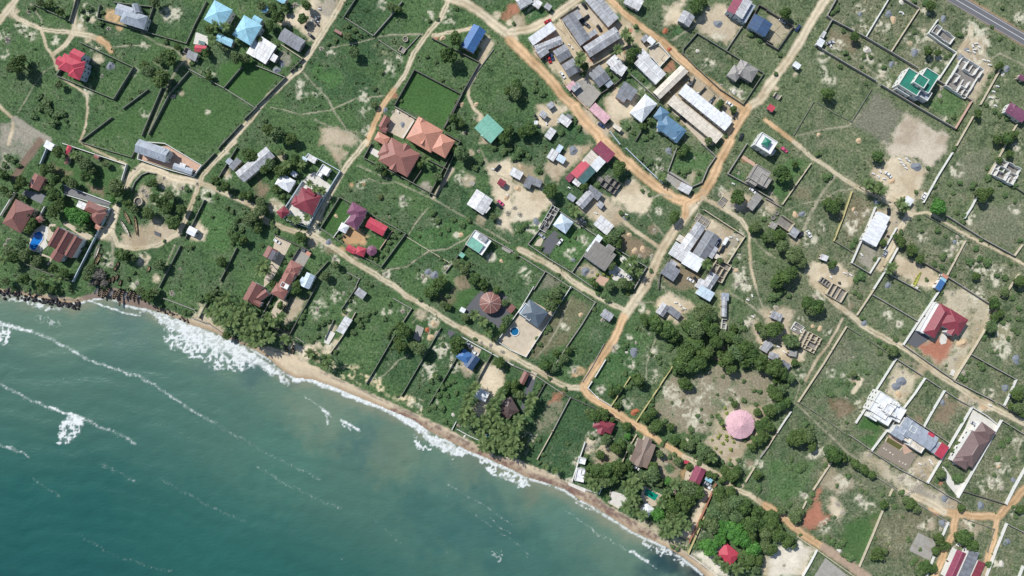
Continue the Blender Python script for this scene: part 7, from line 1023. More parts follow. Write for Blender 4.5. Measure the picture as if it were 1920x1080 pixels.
Tr('tree', [(230, 40, 80), (300, 30, 70), (180, 60, 56), (330, 110, 50), (490, 170, 76), (460, 130, 50), (560, 180, 50), (650, 240, 46), (720, 285, 48), (690, 260, 40), (780, 320, 40), (205, 640, 60), (230, 600, 46), (100, 590, 42), (1070, 540, 56), (1050, 510, 46), (1120, 580, 44), (870, 545, 42), (1290, 310, 52), (1450, 570, 36), (1480, 790, 76), (1530, 850, 60), (1430, 780, 46), (1290, 800, 56), (1325, 850, 50), (1260, 890, 42), (830, 910, 60), (800, 940, 46), (870, 890, 40), (1180, 1010, 66), (1240, 1020, 44), (1130, 1050, 50), (40, 700, 76), (150, 820, 66), (80, 770, 66), (20, 880, 60), (20, 620, 50), (190, 850, 40), (50, 640, 50), (0, 780, 50), (1890, 580, 44)])
Tr('shrub', [(250, 260, 46), (230, 290, 34), (160, 545, 30), (560, 830, 40), (530, 850, 36), (480, 820, 40), (450, 790, 34), (940, 470, 26), (1050, 810, 30), (600, 335, 32), (620, 950, 44), (590, 930, 34), (520, 400, 24), (740, 460, 22), (1430, 350, 48), (1400, 340, 36), (1340, 250, 26), (200, 330, 24), (310, 520, 34), (330, 470, 30), (280, 60, 30), (430, 250, 30), (520, 230, 40), (600, 200, 40), (180, 200, 30), (170, 270, 26), (930, 250, 20), (700, 440, 26), (950, 560, 30), (1010, 640, 20), (1000, 450, 36), (1760, 90, 40), (1720, 200, 36), (1800, 60, 36), (1700, 320, 26), (1850, 200, 26), (1560, 440, 26), (860, 470, 26), (800, 800, 22), (1080, 980, 34), (1110, 960, 30), (1660, 990, 40), (1580, 930, 30), (560, 920, 26), (390, 800, 24), (500, 640, 20), (670, 640, 18), (1540, 700, 18), (1860, 640, 26), (1840, 560, 24), (1420, 80, 24), (1390, 140, 26), (240, 770, 20), (1270, 360, 34), (1900, 720, 24), (1140, 880, 22)])
heap('grey', (1310, 685, 30), (1595, 550, 32), (1325, 500, 30), (1790, 825, 30), (1840, 360, 20)); heap('white', (1750, 990, 24), (1440, 840, 22), (535, 890, 20)); heap('rubble', (1000, 340, 44), (1130, 400, 44), (1080, 440, 36), (1050, 470, 30), (1170, 330, 34), (760, 170, 30), (1330, 690, 24), (1350, 520, 26), (1130, 715, 20), (1295, 730, 22), (520, 540, 34), (560, 600, 30), (690, 510, 26), (1240, 480, 26), (1180, 240, 24), (1215, 225, 16), (1750, 420, 26), (1680, 380, 24), (270, 470, 24), (1150, 300, 26), (1380, 560, 20), (1545, 700, 22), (1400, 860, 18), (120, 1000, 20)); heap('sand', (1730, 260, 18))
V(1620, 660, 3.6); heap('white', (135, 650, 7), (150, 660, 7), (177, 680, 8), (195, 692, 7), (240, 738, 7), (262, 750, 7), (280, 758, 7))
T(3, 3)
Pt('white', (-10, 940), (100, 835), (240, 805), (360, 890), (270, 1090), (-10, 1090)); Pt('bare2', (670, 160), (750, 140), (800, 190), (1190, 400), (1430, 520), (1400, 590), (1280, 620), (1100, 510), (900, 380), (740, 270)); Pt('red', (370, 420), (402, 430), (395, 540), (420, 600), (462, 640), (440, 680), (310, 750), (245, 700), (270, 590), (335, 550)); Pt('sand', (460, 480), (540, 480), (600, 590), (540, 650), (470, 640), (440, 560)); Pt('lawn', (560, 700), (800, 600), (860, 620), (690, 1010), (560, 900), s=.85); Pt('lawn', (640, 30), (860, -10), (790, 130), s=.9); Pt('lawnhi', (0, 200), (380, 240), (260, 480), (0, 520), s=.5); Pt('dirt', (1070, 250), (1120, 180), (1280, 180), (1200, 380), (1060, 290)); Pt('brown', (750, 650), (1150, 560), (1330, 690), (1250, 760), (1130, 740), (940, 1000), (800, 820), s=.35); Pt('dirt', (1450, 640), (1640, 700), (1560, 820), (1440, 720), s=.7); Pt('dirt', (1640, 900), (1690, 940), (1650, 1090), (1580, 1090)); Pt('grey', (1250, 470), (1400, 500), (1380, 580), (1290, 560), s=.8); Pt('dirt', (430, 190), (540, 300), (700, 380), (520, 470), (400, 420), s=.6); Pt('drygrass', (360, 280), (560, 330), (680, 420), (480, 480), (380, 440), s=.7)
Sp('scrub', (1690, 380, 90), (1760, 250, 70), (700, 510, 60), (560, 380, 90), (400, 130, 60), (1720, 1000, 60), (1200, 690, 70), (270, 470, 50), (430, 700, 60), (1860, 600, 60), (1500, 700, 60), (1600, 420, 60), (1080, 350, 80), (1880, 80, 60), (330, 170, 60), (760, 560, 50), (1320, 980, 40)); Sp('red', (1260, 600, 40), (1290, 380, 24), (1630, 640, 30)); Sp('dirt', (1380, 560, 60), (1220, 700, 50)); Sp('grey', (1130, 430, 60), (1180, 490, 60))
G('orange', 64, (-20, 545), (130, 650), (250, 760), (420, 870)); G('brownroad', 74, (420, 870), (560, 960), (740, 1090)); G('orange', 66, (1230, 570), (1400, 620), (1550, 630), (1720, 630), (1840, 520), (1930, 420)); G('orange', 60, (1410, 610), (1390, 760), (1320, 900), (1250, 1090)); G('orange', 54, (1720, 630), (1690, 820), (1640, 970)); G('path', 20, (430, -10), (600, 160), (700, 220)); G('road', 60, (1000, 440), (1200, 520), (1320, 600)); G('path', 16, (1850, -10), (1890, 80), (1860, 200))
# ================================================================ GROUND, SEA, ROADS (numpy on one grid)
def sp(*pts): return [((p[0] - 960) * S, (540 - p[1]) * S) for p in pts]
WATER = sp((-700, 330), (-200, 500), (0, 549), (60, 558), (100, 566), (130, 570), (150, 566), (172, 561), (197, 559), (215, 563), (230, 572), (260, 577), (290, 584), (325, 596), (355, 610), (390, 620), (440, 642), (480, 660), (505, 676), (530, 698), (552, 710), (585, 713), (620, 725), (680, 750), (720, 767), (740, 775), (775, 790), (800, 808), (835, 825), (877, 847), (905, 858), (935, 872), (960, 883), (985, 896), (1022, 907), (1060, 920), (1085, 938), (1122, 957), (1150, 975), (1185, 998), (1210, 1010), (1247, 1027), (1280, 1047), (1310, 1070), (1330, 1090), (1600, 1250), (2300, 1600))
VEG = sp((-700, 322), (-200, 490), (0, 542), (60, 548), (100, 556), (140, 560), (160, 553), (185, 546), (215, 540), (255, 552), (285, 573), (330, 588), (350, 598), (362, 596), (400, 606), (430, 630), (455, 642), (480, 648), (520, 655), (555, 666), (580, 683), (620, 702), (685, 733), (730, 753), (780, 777), (842, 805), (867, 820), (900, 837), (930, 856), (960, 858), (1010, 878), (1047, 895), (1072, 908), (1110, 923), (1135, 945), (1172, 965), (1210, 987), (1247, 1010), (1285, 1035), (1310, 1052), (1342, 1077), (1380, 1105), (1640, 1240), (2300, 1570))
STEP = 0.6
fx = np.arange(-300, 300.01, STEP); fy = np.arange(-175, 175.01, STEP)
XS = np.concatenate([[-9000, -3000, -1200, -600, -420, -340], fx, [340, 420, 600, 1200, 3000, 9000]])
YS = np.concatenate([[-9000, -3000, -1200, -600, -350, -220], fy, [220, 350, 600, 1200, 3000, 9000]])
GX, GY = np.meshgrid(XS, YS); NY, NX = GX.shape
def vn(x, y, scale, seed):
    tab = np.random.RandomState(seed).rand(256, 256); x = x / scale + 1000.3; y = y / scale + 1000.7
    i = np.floor(x).astype(int); j = np.floor(y).astype(int); u = x - i; v = y - j; u = u * u * (3 - 2 * u); v = v * v * (3 - 2 * v)
    i &= 255; j &= 255; i2 = (i + 1) & 255; j2 = (j + 1) & 255
    return (tab[i, j] * (1 - u) + tab[i2, j] * u) * (1 - v) + (tab[i, j2] * (1 - u) + tab[i2, j2] * u) * v
def fbm(x, y, scale, seed, oct=3):
    a, t, s = 0, 0, 1.0
    for k in range(oct): a = a + s * vn(x + 17.3 * k, y - 9.1 * k, scale / 2 ** k, seed + k); t += s; s *= .55
    return a / t
def sstep(a, b, x):
    t = np.clip((x - a) / (b - a), 0, 1); return t * t * (3 - 2 * t)
def seg_dist(P, x, y, closed=False):
    d = np.full(x.shape, 1e9)
    Q_ = P + [P[0]] if closed else P
    for (ax, ay), (bx, by) in zip(Q_[:-1], Q_[1:]):
        vx, vy = bx - ax, by - ay; L2 = vx * vx + vy * vy + 1e-9
        t = np.clip(((x - ax) * vx + (y - ay) * vy) / L2, 0, 1)
        d = np.minimum(d, (x - ax - t * vx) ** 2 + (y - ay - t * vy) ** 2)
    return np.sqrt(d)
def inside(P, x, y):
    c = np.zeros(x.shape, bool); n = len(P)
    for i in range(n):
        (ax, ay), (bx, by) = P[i], P[(i + 1) % n]
        if ay == by: continue
        c ^= ((ay > y) != (by > y)) & (x < (bx - ax) * (y - ay) / (by - ay) + ax)
    return c
def window(P, m):
    x0, x1 = min(p[0] for p in P) - m, max(p[0] for p in P) + m; y0, y1 = min(p[1] for p in P) - m, max(p[1] for p in P) + m
    return slice(max(0, np.searchsorted(XS, x0) - 1), np.searchsorted(XS, x1) + 1), slice(max(0, np.searchsorted(YS, y0) - 1), np.searchsorted(YS, y1) + 1)
W1 = fbm(GX, GY, 5.0, 11, 3) - .5; W2 = fbm(GX, GY, 5.0, 31, 3) - .5; W3 = fbm(GX, GY, 1.8, 51, 2) - .5
# shore distances: positive inland
dW = seg_dist(WATER, GX, GY); sgn = np.where(GY > np.interp(GX, [p[0] for p in WATER], [p[1] for p in WATER]), 1, -1); dW = dW * sgn
dV = seg_dist(VEG, GX, GY) * np.where(GY > np.interp(GX, [p[0] for p in VEG], [p[1] for p in VEG]), 1, -1)
def C(r, g, b): return np.array(rgb(r, g, b))
def lerp(a, b, t): return a * (1 - t[..., None]) + b * t[..., None]
n1 = fbm(GX, GY, 60, 1, 3); n2 = fbm(GX, GY, 16, 5, 3); n3 = fbm(GX, GY, 5, 9, 3); n4 = fbm(GX, GY, 1.6, 13, 2)
east = sstep(20, 230, GX + .25 * GY)
col = np.zeros((NY, NX, 3)) + C(82, 108, 68)
col = lerp(col, C(62, 90, 60), sstep(.45, .65, n1 * .45 + n2 * .35 + n3 * .2))
col = lerp(col, C(98, 114, 82), sstep(.48, .7, n2 * .6 + n3 * .4) * (.55 + .45 * east))
col = lerp(col, C(122, 122, 98), (sstep(.45, .7, n3 * .5 + n1 * .5) * .4 + .48) * east)
col = lerp(col, C(152, 152, 122), sstep(.58, .8, n4 * .6 + n3 * .4) * (.22 + .3 * east))
col = lerp(col, C(46, 70, 44), sstep(.52, .74, (1 - n4) * .55 + (1 - n3) * .45) * .6)
veg = np.ones((NY, NX)); scr = np.ones((NY, NX)); roadm = np.zeros((NY, NX)); pathm = np.zeros((NY, NX))
KIND = {'road': (196, 181, 154, 0, 0), 'orange': (198, 164, 126, 0, 0), 'brownroad': (170, 148, 128, 0, 0), 'path': (160, 154, 132, .15, .1), 'dirt': (184, 170, 146, .1, .12), 'sand': (204, 190, 164, .05, .05), 'grey': (154, 148, 134, .25, .25), 'scrub': (206, 200, 178, .4, .7),
        'grass': (72, 104, 66, 1, 1), 'lawn': (70, 102, 56, .45, .03), 'lawnhi': (78, 114, 64, .9, .5), 'brown': (134, 120, 98, .35, .35), 'red': (172, 118, 96, .1, .1), 'bare': (192, 180, 162, .08, .05), 'bare2': (186, 176, 152, .2, .2), 'stubble': (122, 122, 104, .6, .5), 'drygrass': (144, 136, 114, .5, .4),
        'beachgrass': (210, 194, 158, .4, .25), 'mud': (124, 106, 92, .1, .05), 'shoulder': (166, 138, 112, .1, .05), 'brownpatch': (112, 102, 78, .7, .4), 'beigegrass': (152, 148, 118, .6, .5), 'white': (214, 206, 188, .05, .03)}
ORDER = {'stubble': 0, 'drygrass': 0, 'lawnhi': 0, 'brownpatch': 1, 'beigegrass': 1, 'bare2': 1, 'lawn': 2}
for kind, shape, P, w, s, e in sorted(PAINT, key=lambda q: (ORDER.get(q[0], 3) if q[1] == 'poly' else 6 if q[1] == 'path' else 4 if q[0] != 'grass' else 5)):
    r_, g_, b_, vg, sc_ = KIND[kind]; sx, sy = window(P, w + 6 if shape != 'poly' else 7); sl = (sy, sx)
    x, y = GX[sl], GY[sl]
    if x.size == 0: continue
    if shape == 'path':
        w = w * (.62 if kind == 'path' else .84 if w < 4.2 else .95); am = min(1.4, .3 + w * .24); d = seg_dist(P, x + W1[sl] * am, y + W2[sl] * am) + W3[sl] * .5
        a = 1 - sstep(w / 2 * .62, w / 2 * 1.12 + .35, d)
        if kind in ('road', 'orange') and w > 2.0:      # paler wheel tracks, browner crown
            tr = np.exp(-((d - w * .24) / (.16 * w)) ** 2)
            base = lerp(C(r_, g_, b_) * .86 + np.zeros((*x.shape, 3)), C(min(255, r_ + 14), min(255, g_ + 16), b_ + 16) + np.zeros((*x.shape, 3)), tr)
        else: base = C(r_, g_, b_) + np.zeros((*x.shape, 3))
        if kind == 'path': a = a * (.55 + .4 * sstep(.35, .6, n3[sl]))
        if 1.9 < w < 3.6 and kind == 'road': a = a * (1 - .6 * np.exp(-(d / (.13 * w)) ** 2) * sstep(.4, .6, n3[sl]))
        tgt = roadm if w > 2.2 else pathm; tgt[sl] = np.maximum(tgt[sl], a)
    elif shape == 'poly':
        am = 2.2 if kind not in ('lawn',) else .6
        xx, yy = x + W1[sl] * am * 2, y + W2[sl] * am * 2; d = seg_dist(P, xx, yy, True); d = np.where(inside(P, xx, yy), d, -d) + W3[sl] * e
        a = sstep(-.5 * e, .9 * e, d); base = C(r_, g_, b_) + np.zeros((*x.shape, 3))
        if kind in ('dirt', 'grey', 'brown', 'bare', 'bare2', 'drygrass'):   # weeds growing through
            wd = {'dirt': .3, 'grey': .6, 'brown': .6, 'bare': .12, 'bare2': .85, 'drygrass': .75}[kind]
            a = a * (1 - wd * sstep(.5, .72, n3[sl] * .65 + n4[sl] * .35))
        if kind == 'beachgrass': a = a * sstep(.46, .62, .55 * fbm(x, y, 3.2, 77, 2) + .45 * n4[sl])
    else:
        cx, cy = P[0]; d = np.hypot(x + W1[sl] * w * .8 - cx, y + W2[sl] * w * .8 - cy) / w
        a = 1 - sstep(.45, 1.05, d); base = C(r_, g_, b_) + np.zeros((*x.shape, 3))
        if kind == 'scrub': a = a * sstep(.42, .62, .5 * fbm(x, y, 3.0, 91, 3) + .5 * n4[sl]) * .95
        elif kind not in ('grass',): a = a * (.72 + .28 * sstep(.35, .6, n4[sl]))
    a = a * s
    vary = 1 + (n3[sl] - .5) * .22 + (n4[sl] - .5) * .2
    if kind in ('sand', 'dirt', 'bare', 'bare2', 'white', 'orange', 'road'):   # trampled and washed ground: browner patches, pale drifts
        bl = fbm(x, y, 9, 221, 3); base = lerp(base, base * np.array([.78, .74, .68]), sstep(.5, .72, bl) * .8); base = lerp(base, np.minimum(base * 1.14, .8), sstep(.5, .3, bl) * .7)
    if kind == 'lawn': vary = 1 + (n2[sl] - .5) * .35 + (n4[sl] - .5) * .12
    col[sl] = lerp(col[sl], base * vary[..., None], a); veg[sl] = veg[sl] * (1 - a) + vg * a; scr[sl] = scr[sl] * (1 - a) + sc_ * a
# sparse sandy flecks through the rough grass
fl = sstep(.72, .82, .5 * fbm(GX, GY, 2.4, 121, 2) + .3 * n2 + .2 * n4) * veg * np.where(scr > .3, 1, 0); col = lerp(col, C(176, 170, 138), fl * (.35 + .4 * east))
# beach
bm = 1 - sstep(-.6, .8, dV + W3 * 1.5)
wet = 1 - sstep(.5, 3.6, dW + W1 * 2)
bcol = lerp(C(208, 190, 162) + np.zeros((NY, NX, 3)), C(170, 148, 122), wet) * (1 + (n4 - .5) * .16)[..., None]
wr = sp((735, 770), (790, 795), (850, 822), (900, 848), (950, 868), (1000, 893), (1060, 915), (1100, 933), (1150, 963), (1230, 1008)); dwr = seg_dist(wr, GX, GY)
bcol = lerp(bcol, C(112, 84, 80), (1 - sstep(.8, 3.2, dwr + W1 * 3)) * (.35 + .65 * sstep(.4, .6, n4 * .5 + n3 * .5)) * .85)
tide = np.exp(-((dV + 1.0 + W1 * 1.5) / .5) ** 2) * sstep(.4, .6, n3); bcol = lerp(bcol, C(96, 88, 88), tide * .7)
cov = sp((170, 553), (200, 552), (240, 560), (275, 576)); bcol = lerp(bcol, C(120, 104, 98), (1 - sstep(3, 8, seg_dist(cov, GX, GY) + W1 * 3)) * .8)
col = lerp(col, bcol, bm); veg *= 1 - bm; scr *= 1 - bm
for W_ in CLEAR:
    sx, sy = window(W_, 1.5); sl = (sy, sx); scr[sl] *= ~inside(W_, GX[sl], GY[sl])
far = (np.abs(GX) > 303) | (np.abs(GY) > 177); col[far] = C(88, 108, 74); veg[far] = 1; roadm[far] = 0; pathm[far] = 0
Z = np.where(dW > 0, -1.3 * (1 - sstep(.5, 7.5, dW)), -1.3 + np.maximum(dW, -60) * .05)
Z = Z + .0

def grid_obj(name, mask, z, cols, extra, material, kind):
    """one mesh from the grid cells where MASK is true"""
    used = np.zeros((NY, NX), bool)
    for a, b_ in ((0, 0), (0, 1), (1, 0), (1, 1)): used[a:NY - 1 + a, b_:NX - 1 + b_] |= mask
    idx = np.full((NY, NX), -1, np.int32); n = int(used.sum()); idx[used] = np.arange(n)
    co = np.stack([GX[used], GY[used], z[used]], 1).astype(np.float32)
    q = np.stack([idx[:-1, :-1], idx[:-1, 1:], idx[1:, 1:], idx[1:, :-1]], -1)[mask]
    me = bpy.data.meshes.new(name); me.vertices.add(n); me.vertices.foreach_set("co", co.ravel())
    me.loops.add(q.size); me.loops.foreach_set("vertex_index", q.ravel().astype(np.int32))
    me.polygons.add(len(q)); me.polygons.foreach_set("loop_start", np.arange(0, q.size, 4, dtype=np.int32)); me.polygons.foreach_set("loop_total", np.full(len(q), 4, np.int32))
    me.polygons.foreach_set("use_smooth", np.ones(len(q), bool))
    at = me.attributes.new("tint", 'FLOAT_COLOR', 'POINT'); at.data.foreach_set("color", np.concatenate([cols[used], np.ones((n, 1))], 1).astype(np.float32).ravel())
    at = me.attributes.new("amount", 'FLOAT', 'POINT'); at.data.foreach_set("value", extra[used].astype(np.float32))
    me.materials.append(material); me.update(calc_edges=True)
    o = new_obj(name, me); o["kind"] = kind; return o
m_g, nt, b = mat("ground_surface")
ac = N(nt, "ShaderNodeAttribute", attribute_name="tint"); av = N(nt, "ShaderNodeAttribute", attribute_name="amount"); pos = position(nt)
na = noise(nt, pos, .9, 4, .65); nb_ = noise(nt, pos, 3.0, 3, .6)
k = math_n(nt, 'MULTIPLY', math_n(nt, 'SUBTRACT', na, .5), math_n(nt, 'ADD', math_n(nt, 'MULTIPLY', av.outputs["Fac"], 2.7), .5))
k = math_n(nt, 'ADD', math_n(nt, 'ADD', k, math_n(nt, 'MULTIPLY', math_n(nt, 'SUBTRACT', nb_, .5), .45)), 1.0)
cc = N(nt, "ShaderNodeCombineColor")
for i in range(3): nt.links.new(k, cc.inputs[i])
nt.links.new(mix_col(nt, 1.0, ac.outputs["Color"], cc.outputs[0], 'MULTIPLY'), b.inputs["Base Color"]); b.inputs["Roughness"].default_value = .95; b.inputs["Specular IOR Level"].default_value = .15
bp = N(nt, "ShaderNodeBump"); bp.inputs["Distance"].default_value = .35
nt.links.new(math_n(nt, 'ADD', math_n(nt, 'MULTIPLY', av.outputs["Fac"], .75), .12), bp.inputs["Strength"]); nt.links.new(math_n(nt, 'ADD', na, math_n(nt, 'MULTIPLY', nb_, .4)), bp.inputs["Height"]); nt.links.new(bp.outputs[0], b.inputs["Normal"])
cell = lambda a: (a[:-1, :-1] + a[1:, :-1] + a[:-1, 1:] + a[1:, 1:]) / 4
grid_obj("ground", np.ones((NY - 1, NX - 1), bool), Z, col, veg, m_g, "structure")
landc = cell(dV) > .6
o = grid_obj("dirt_road", (cell(roadm) > .5) & landc, Z + .02, col, veg, m_g, "structure")
o = grid_obj("footpath", (cell(pathm) > .5) & (cell(roadm) <= .5) & landc, Z + .016, col, veg, m_g, "structure")
o = grid_obj("beach", (cell(bm) > .5) & (cell(dW) > -3) & (np.abs(cell(GX)) < 302) & (np.abs(cell(GY)) < 176), Z + .02, col, veg, m_g, "structure")

# ---------------------------------------------------------------- sea
d = -dW
wc = lerp(C(126, 132, 112) + np.zeros((NY, NX, 3)), C(96, 122, 106), sstep(1, 9, d + W1 * 6)); wc = lerp(wc, C(76, 110, 98), sstep(8, 40, d + (n1 - .5) * 24)); wc = lerp(wc, C(42, 92, 86), sstep(40, 115, d + (n1 - .5) * 10)); wc = lerp(wc, C(28, 76, 76), sstep(110, 185, d + (n1 - .5) * 8))
def wspot(x, y, r, c_, s):
    global wc
    cx, cy = sp((x, y))[0]; dd = np.hypot((GX - cx) + W1 * r * .3 * .9, (GY - cy) + W2 * r * .3 * .9) / (r * S) + (n2 - .5) * .9; wc = lerp(wc, C(*c_), (1 - sstep(.2, 1.15, dd)) * s)
for q_ in ((820, 960, 130, (46, 94, 94), .35), (900, 990, 110, (44, 90, 92), .3), (1000, 1060, 120, (40, 92, 92), .3), (690, 840, 60, (58, 96, 98), .5), (240, 620, 60, (82, 112, 106), .6), (470, 690, 50, (66, 96, 98), .6), (560, 690, 40, (70, 90, 92), .5), (600, 780, 80, (116, 132, 112), .55), (740, 860, 70, (112, 128, 106), .5), (520, 880, 110, (74, 118, 104), .4), (300, 820, 120, (62, 104, 98), .2), (1260, 1040, 50, (36, 58, 66), .85), (1310, 1075, 44, (36, 54, 62), .9), (1230, 1070, 40, (48, 78, 82), .6), (380, 690, 30, (70, 96, 96), .4), (100, 1000, 170, (34, 88, 86), .4), (420, 1010, 150, (44, 98, 92), .3), (880, 860, 60, (104, 120, 104), .5), (1000, 930, 30, (112, 116, 96), .5), (1050, 990, 60, (84, 122, 110), .5)): wspot(*q_)
streak = fbm(GX * .87 + GY * .5, (GY * .87 - GX * .5) * 2.6, 9, 141, 3); wc = wc * (1 + (streak - .5) * .12 + (n2 - .5) * .1)[..., None]
foam = np.zeros((NY, NX))
lace = fbm(GX, GY, 2.6, 161, 2); lace2 = -np.abs(fbm(GX, GY, 2.4, 181, 2) - .5) - .6 * np.abs(fbm(GX, GY, 1.5, 187, 1) - .5); lace2 = (lace2 - lace2.mean()) / lace2.std(); fine = vn(GX, GY, .8, 191)
def froth(pts, solid, amp=.9, e=3.0):
    P = sp(*pts); sx, sy = window(P, 8); sl = (sy, sx); x, y = GX[sl] + W1[sl] * 5 + W3[sl] * 2, GY[sl] + W2[sl] * 5 + W3[sl] * 2
    dd = seg_dist(P, x, y, True); dd = np.where(inside(P, x, y), dd, -dd); m = sstep(-e * .4, e, dd)
    solid = solid * .68; f = m * (solid + (1 - solid) * sstep(-.75, .9, lace2[sl] + (fine[sl] - .5) * .9 + (m - 1))) * amp
    foam[sl] = np.maximum(foam[sl], f)
def crest(pts, w, amp=1.0, speck=.5, tail=0.0):
    P = sp(*pts); sx, sy = window(P, w * S * 3 + 4); sl = (sy, sx); x, y = GX[sl] + W1[sl] * 2.5, GY[sl] + W2[sl] * 2.5
    dd = seg_dist(P, x, y) / (w * S); m = np.exp(-dd ** 2 * 1.2)
    f = m * amp * (.48 - speck * .1 + .35 * sstep(.45, .75, .75 * fine[sl] + .25 * lace[sl])); foam[sl] = np.maximum(foam[sl], f)
froth([(262, 577), (300, 582), (345, 604), (390, 618), (440, 640), (480, 662), (510, 685), (548, 715), (540, 722), (500, 700), (460, 684), (400, 660), (350, 640), (310, 615), (290, 598)], .95, 1.0, 2.0)
froth([(275, 590), (310, 600), (360, 635), (420, 660), (480, 672), (478, 692), (445, 704), (410, 696), (375, 685), (345, 668), (305, 652), (300, 620)], .5, .95)
froth([(0, 552), (60, 564), (110, 574), (145, 568), (150, 576), (110, 578), (80, 586), (40, 572), (0, 562)], .55, .9, 1.5); froth([(55, 568), (150, 570), (170, 574), (110, 585), (70, 580)], .3, .7); froth([(230, 573), (262, 580), (280, 592), (262, 592), (240, 580)], .35, .8, 1.5); froth([(150, 563), (200, 559), (195, 564), (160, 570)], .6, .85, 1)
crest([(165, 564), (200, 576), (222, 585), (258, 592)], 2.4, 1.5, .1); froth([(60, 590), (110, 592), (125, 615), (90, 620), (60, 605)], .02, .55)
crest([(-30, 600), (0, 606), (25, 614), (55, 621)], 4.5, 1.5, .1); crest([(55, 621), (90, 635), (125, 655), (175, 681), (225, 695), (275, 715)], 4.5, 1.0, .7); crest([(275, 715), (325, 748), (375, 780), (400, 793)], 5, .9, .85)
froth([(-20, 600), (0, 606), (24, 616), (14, 640), (5, 648), (-20, 650)], .35, .95, 1.5); crest([(-30, 712), (0, 722), (50, 750), (100, 768), (155, 788)], 5, 1.0, .8); crest([(90, 764), (125, 777), (155, 788)], 3.5, 1.5, .1); crest([(155, 788), (200, 806), (250, 830)], 5.5, .85, .85); crest([(180, 870), (215, 890)], 4, .6, .9)
froth([(100, 838), (100, 808), (108, 790), (125, 778), (150, 784), (159, 795), (152, 815), (140, 828), (118, 838)], .5, 1.0, 1.5); froth([(102, 800), (125, 780), (157, 790), (150, 800), (120, 800)], .9, 1.0, 1.5); crest([(-20, 826), (20, 842), (50, 858)], 4.5, .95, .6)
crest([(570, 745), (600, 765), (620, 782)], 2.4, 1, .4); crest([(606, 770), (616, 778)], 4.5, 1.5, .3); crest([(640, 790), (660, 800), (672, 808)], 3.6, 1.6, .2); froth([(612, 775), (625, 800), (610, 800), (606, 780)], .1, .7, 1); froth([(640, 790), (668, 806), (660, 812), (640, 800)], .2, .8, 1)
crest([(550, 712), (585, 715), (620, 728), (665, 747), (710, 764), (742, 778), (775, 793), (800, 810)], 5.5, 1.7, .2); crest([(590, 712), (620, 722), (650, 736)], 4, .7, .7); crest([(640, 742), (690, 757), (740, 779), (790, 806)], 4, 1.6, .1)
froth([(782, 798), (800, 806), (840, 826), (878, 848), (880, 860), (850, 858), (825, 845), (795, 825), (775, 805)], .95, 1.05, 1.5); froth([(775, 812), (815, 838), (812, 848), (796, 853), (775, 835)], .1, .95, 1.5); froth([(838, 858), (852, 860), (846, 878), (838, 872)], .1, .8, 1)
froth([(878, 852), (905, 856), (935, 870), (962, 885), (985, 897), (1008, 917), (985, 916), (960, 908), (940, 905), (915, 887), (893, 868)], .3, .95, 1.5); froth([(922, 888), (945, 905), (985, 914), (1005, 918), (975, 905), (950, 895)], .8, 1, 1.2); crest([(880, 850), (910, 860), (950, 880), (985, 898)], 4.5, 1.4, .4)
for c_ in ([(1020, 908), (1050, 916), (1068, 924), (1086, 942)], [(1118, 962), (1135, 970)], [(1162, 990), (1180, 1003)], [(1145, 972), (1165, 985)]): crest(c_, 1.6, .95, .25)
froth([(1205, 1015), (1220, 1006), (1250, 1026), (1290, 1060), (1285, 1066), (1255, 1048), (1225, 1035)], .35, .9, 1.2); crest([(1080, 945), (1130, 965), (1180, 996), (1240, 1026), (1300, 1064), (1330, 1090)], 3.4, 1.15, .6); crest([(1185, 1036), (1200, 1046), (1215, 1056)], 4, 1.6, .25); crest([(1215, 1056), (1232, 1068)], 2.2, .9, .3); crest([(835, 905), (845, 915)], 2, .8, .5); crest([(918, 970), (935, 985), (958, 1004)], 2, .8, .6); froth([(985, 1022), (995, 1048), (990, 1045)], .4, .6, .6); froth([(920, 1030), (945, 1040), (935, 1060)], .05, .6, 1); froth([(1095, 980), (1120, 995), (1155, 1020), (1150, 1024), (1110, 998)], .0, .6, 1)
crest([(400, 793), (470, 836), (540, 872), (600, 900)], 6, .58, .9); crest([(480, 878), (540, 912), (605, 940), (640, 955)], 6, .56, .9); crest([(700, 975), (745, 1017)], 3, .5, .9); crest([(880, 960), (960, 1015), (1000, 1045)], 3, .6, .9); crest([(190, 872), (250, 902)], 5, .64, .9); crest([(300, 900), (380, 945), (460, 980)], 5, .54, .9); crest([(150, 1010), (230, 1050), (320, 1075)], 5, .5, .9); crest([(835, 905), (900, 945), (960, 985)], 4, .58, .8); crest([(1060, 960), (1130, 1005), (1180, 1034)], 3, .66, .8); crest([(60, 900), (110, 930)], 5, .62, .9)
edge = np.exp(-((d - .4 + W1 * 1.6) / 1.1) ** 2) * .85 * sstep(.3, .55, n3 * .5 + n4 * .5); foam = np.maximum(foam, edge * (d > -2))
foam = np.maximum(foam, .55 * sstep(.945, .985, vn(GX, GY, 1.1, 201)) * sstep(.4, .7, n2) * sstep(200, 60, d) * (d > 5))
m_w, nt, b = mat("sea_water")
ac = N(nt, "ShaderNodeAttribute", attribute_name="tint"); av = N(nt, "ShaderNodeAttribute", attribute_name="amount"); pos = position(nt)
nf = noise(nt, pos, 1.9, 5, .75)
ff = ramp(nt, math_n(nt, 'ADD', av.outputs["Fac"], math_n(nt, 'MULTIPLY', math_n(nt, 'SUBTRACT', nf, .5), 1.0)), .2, 1.0)
nt.links.new(mix_col(nt, ff, ac.outputs["Color"], rgb(220, 224, 222)), b.inputs["Base Color"])
nt.links.new(math_n(nt, 'ADD', math_n(nt, 'MULTIPLY', ff, .5), .28), b.inputs["Roughness"]); b.inputs["IOR"].default_value = 1.333; b.inputs["Specular IOR Level"].default_value = .25
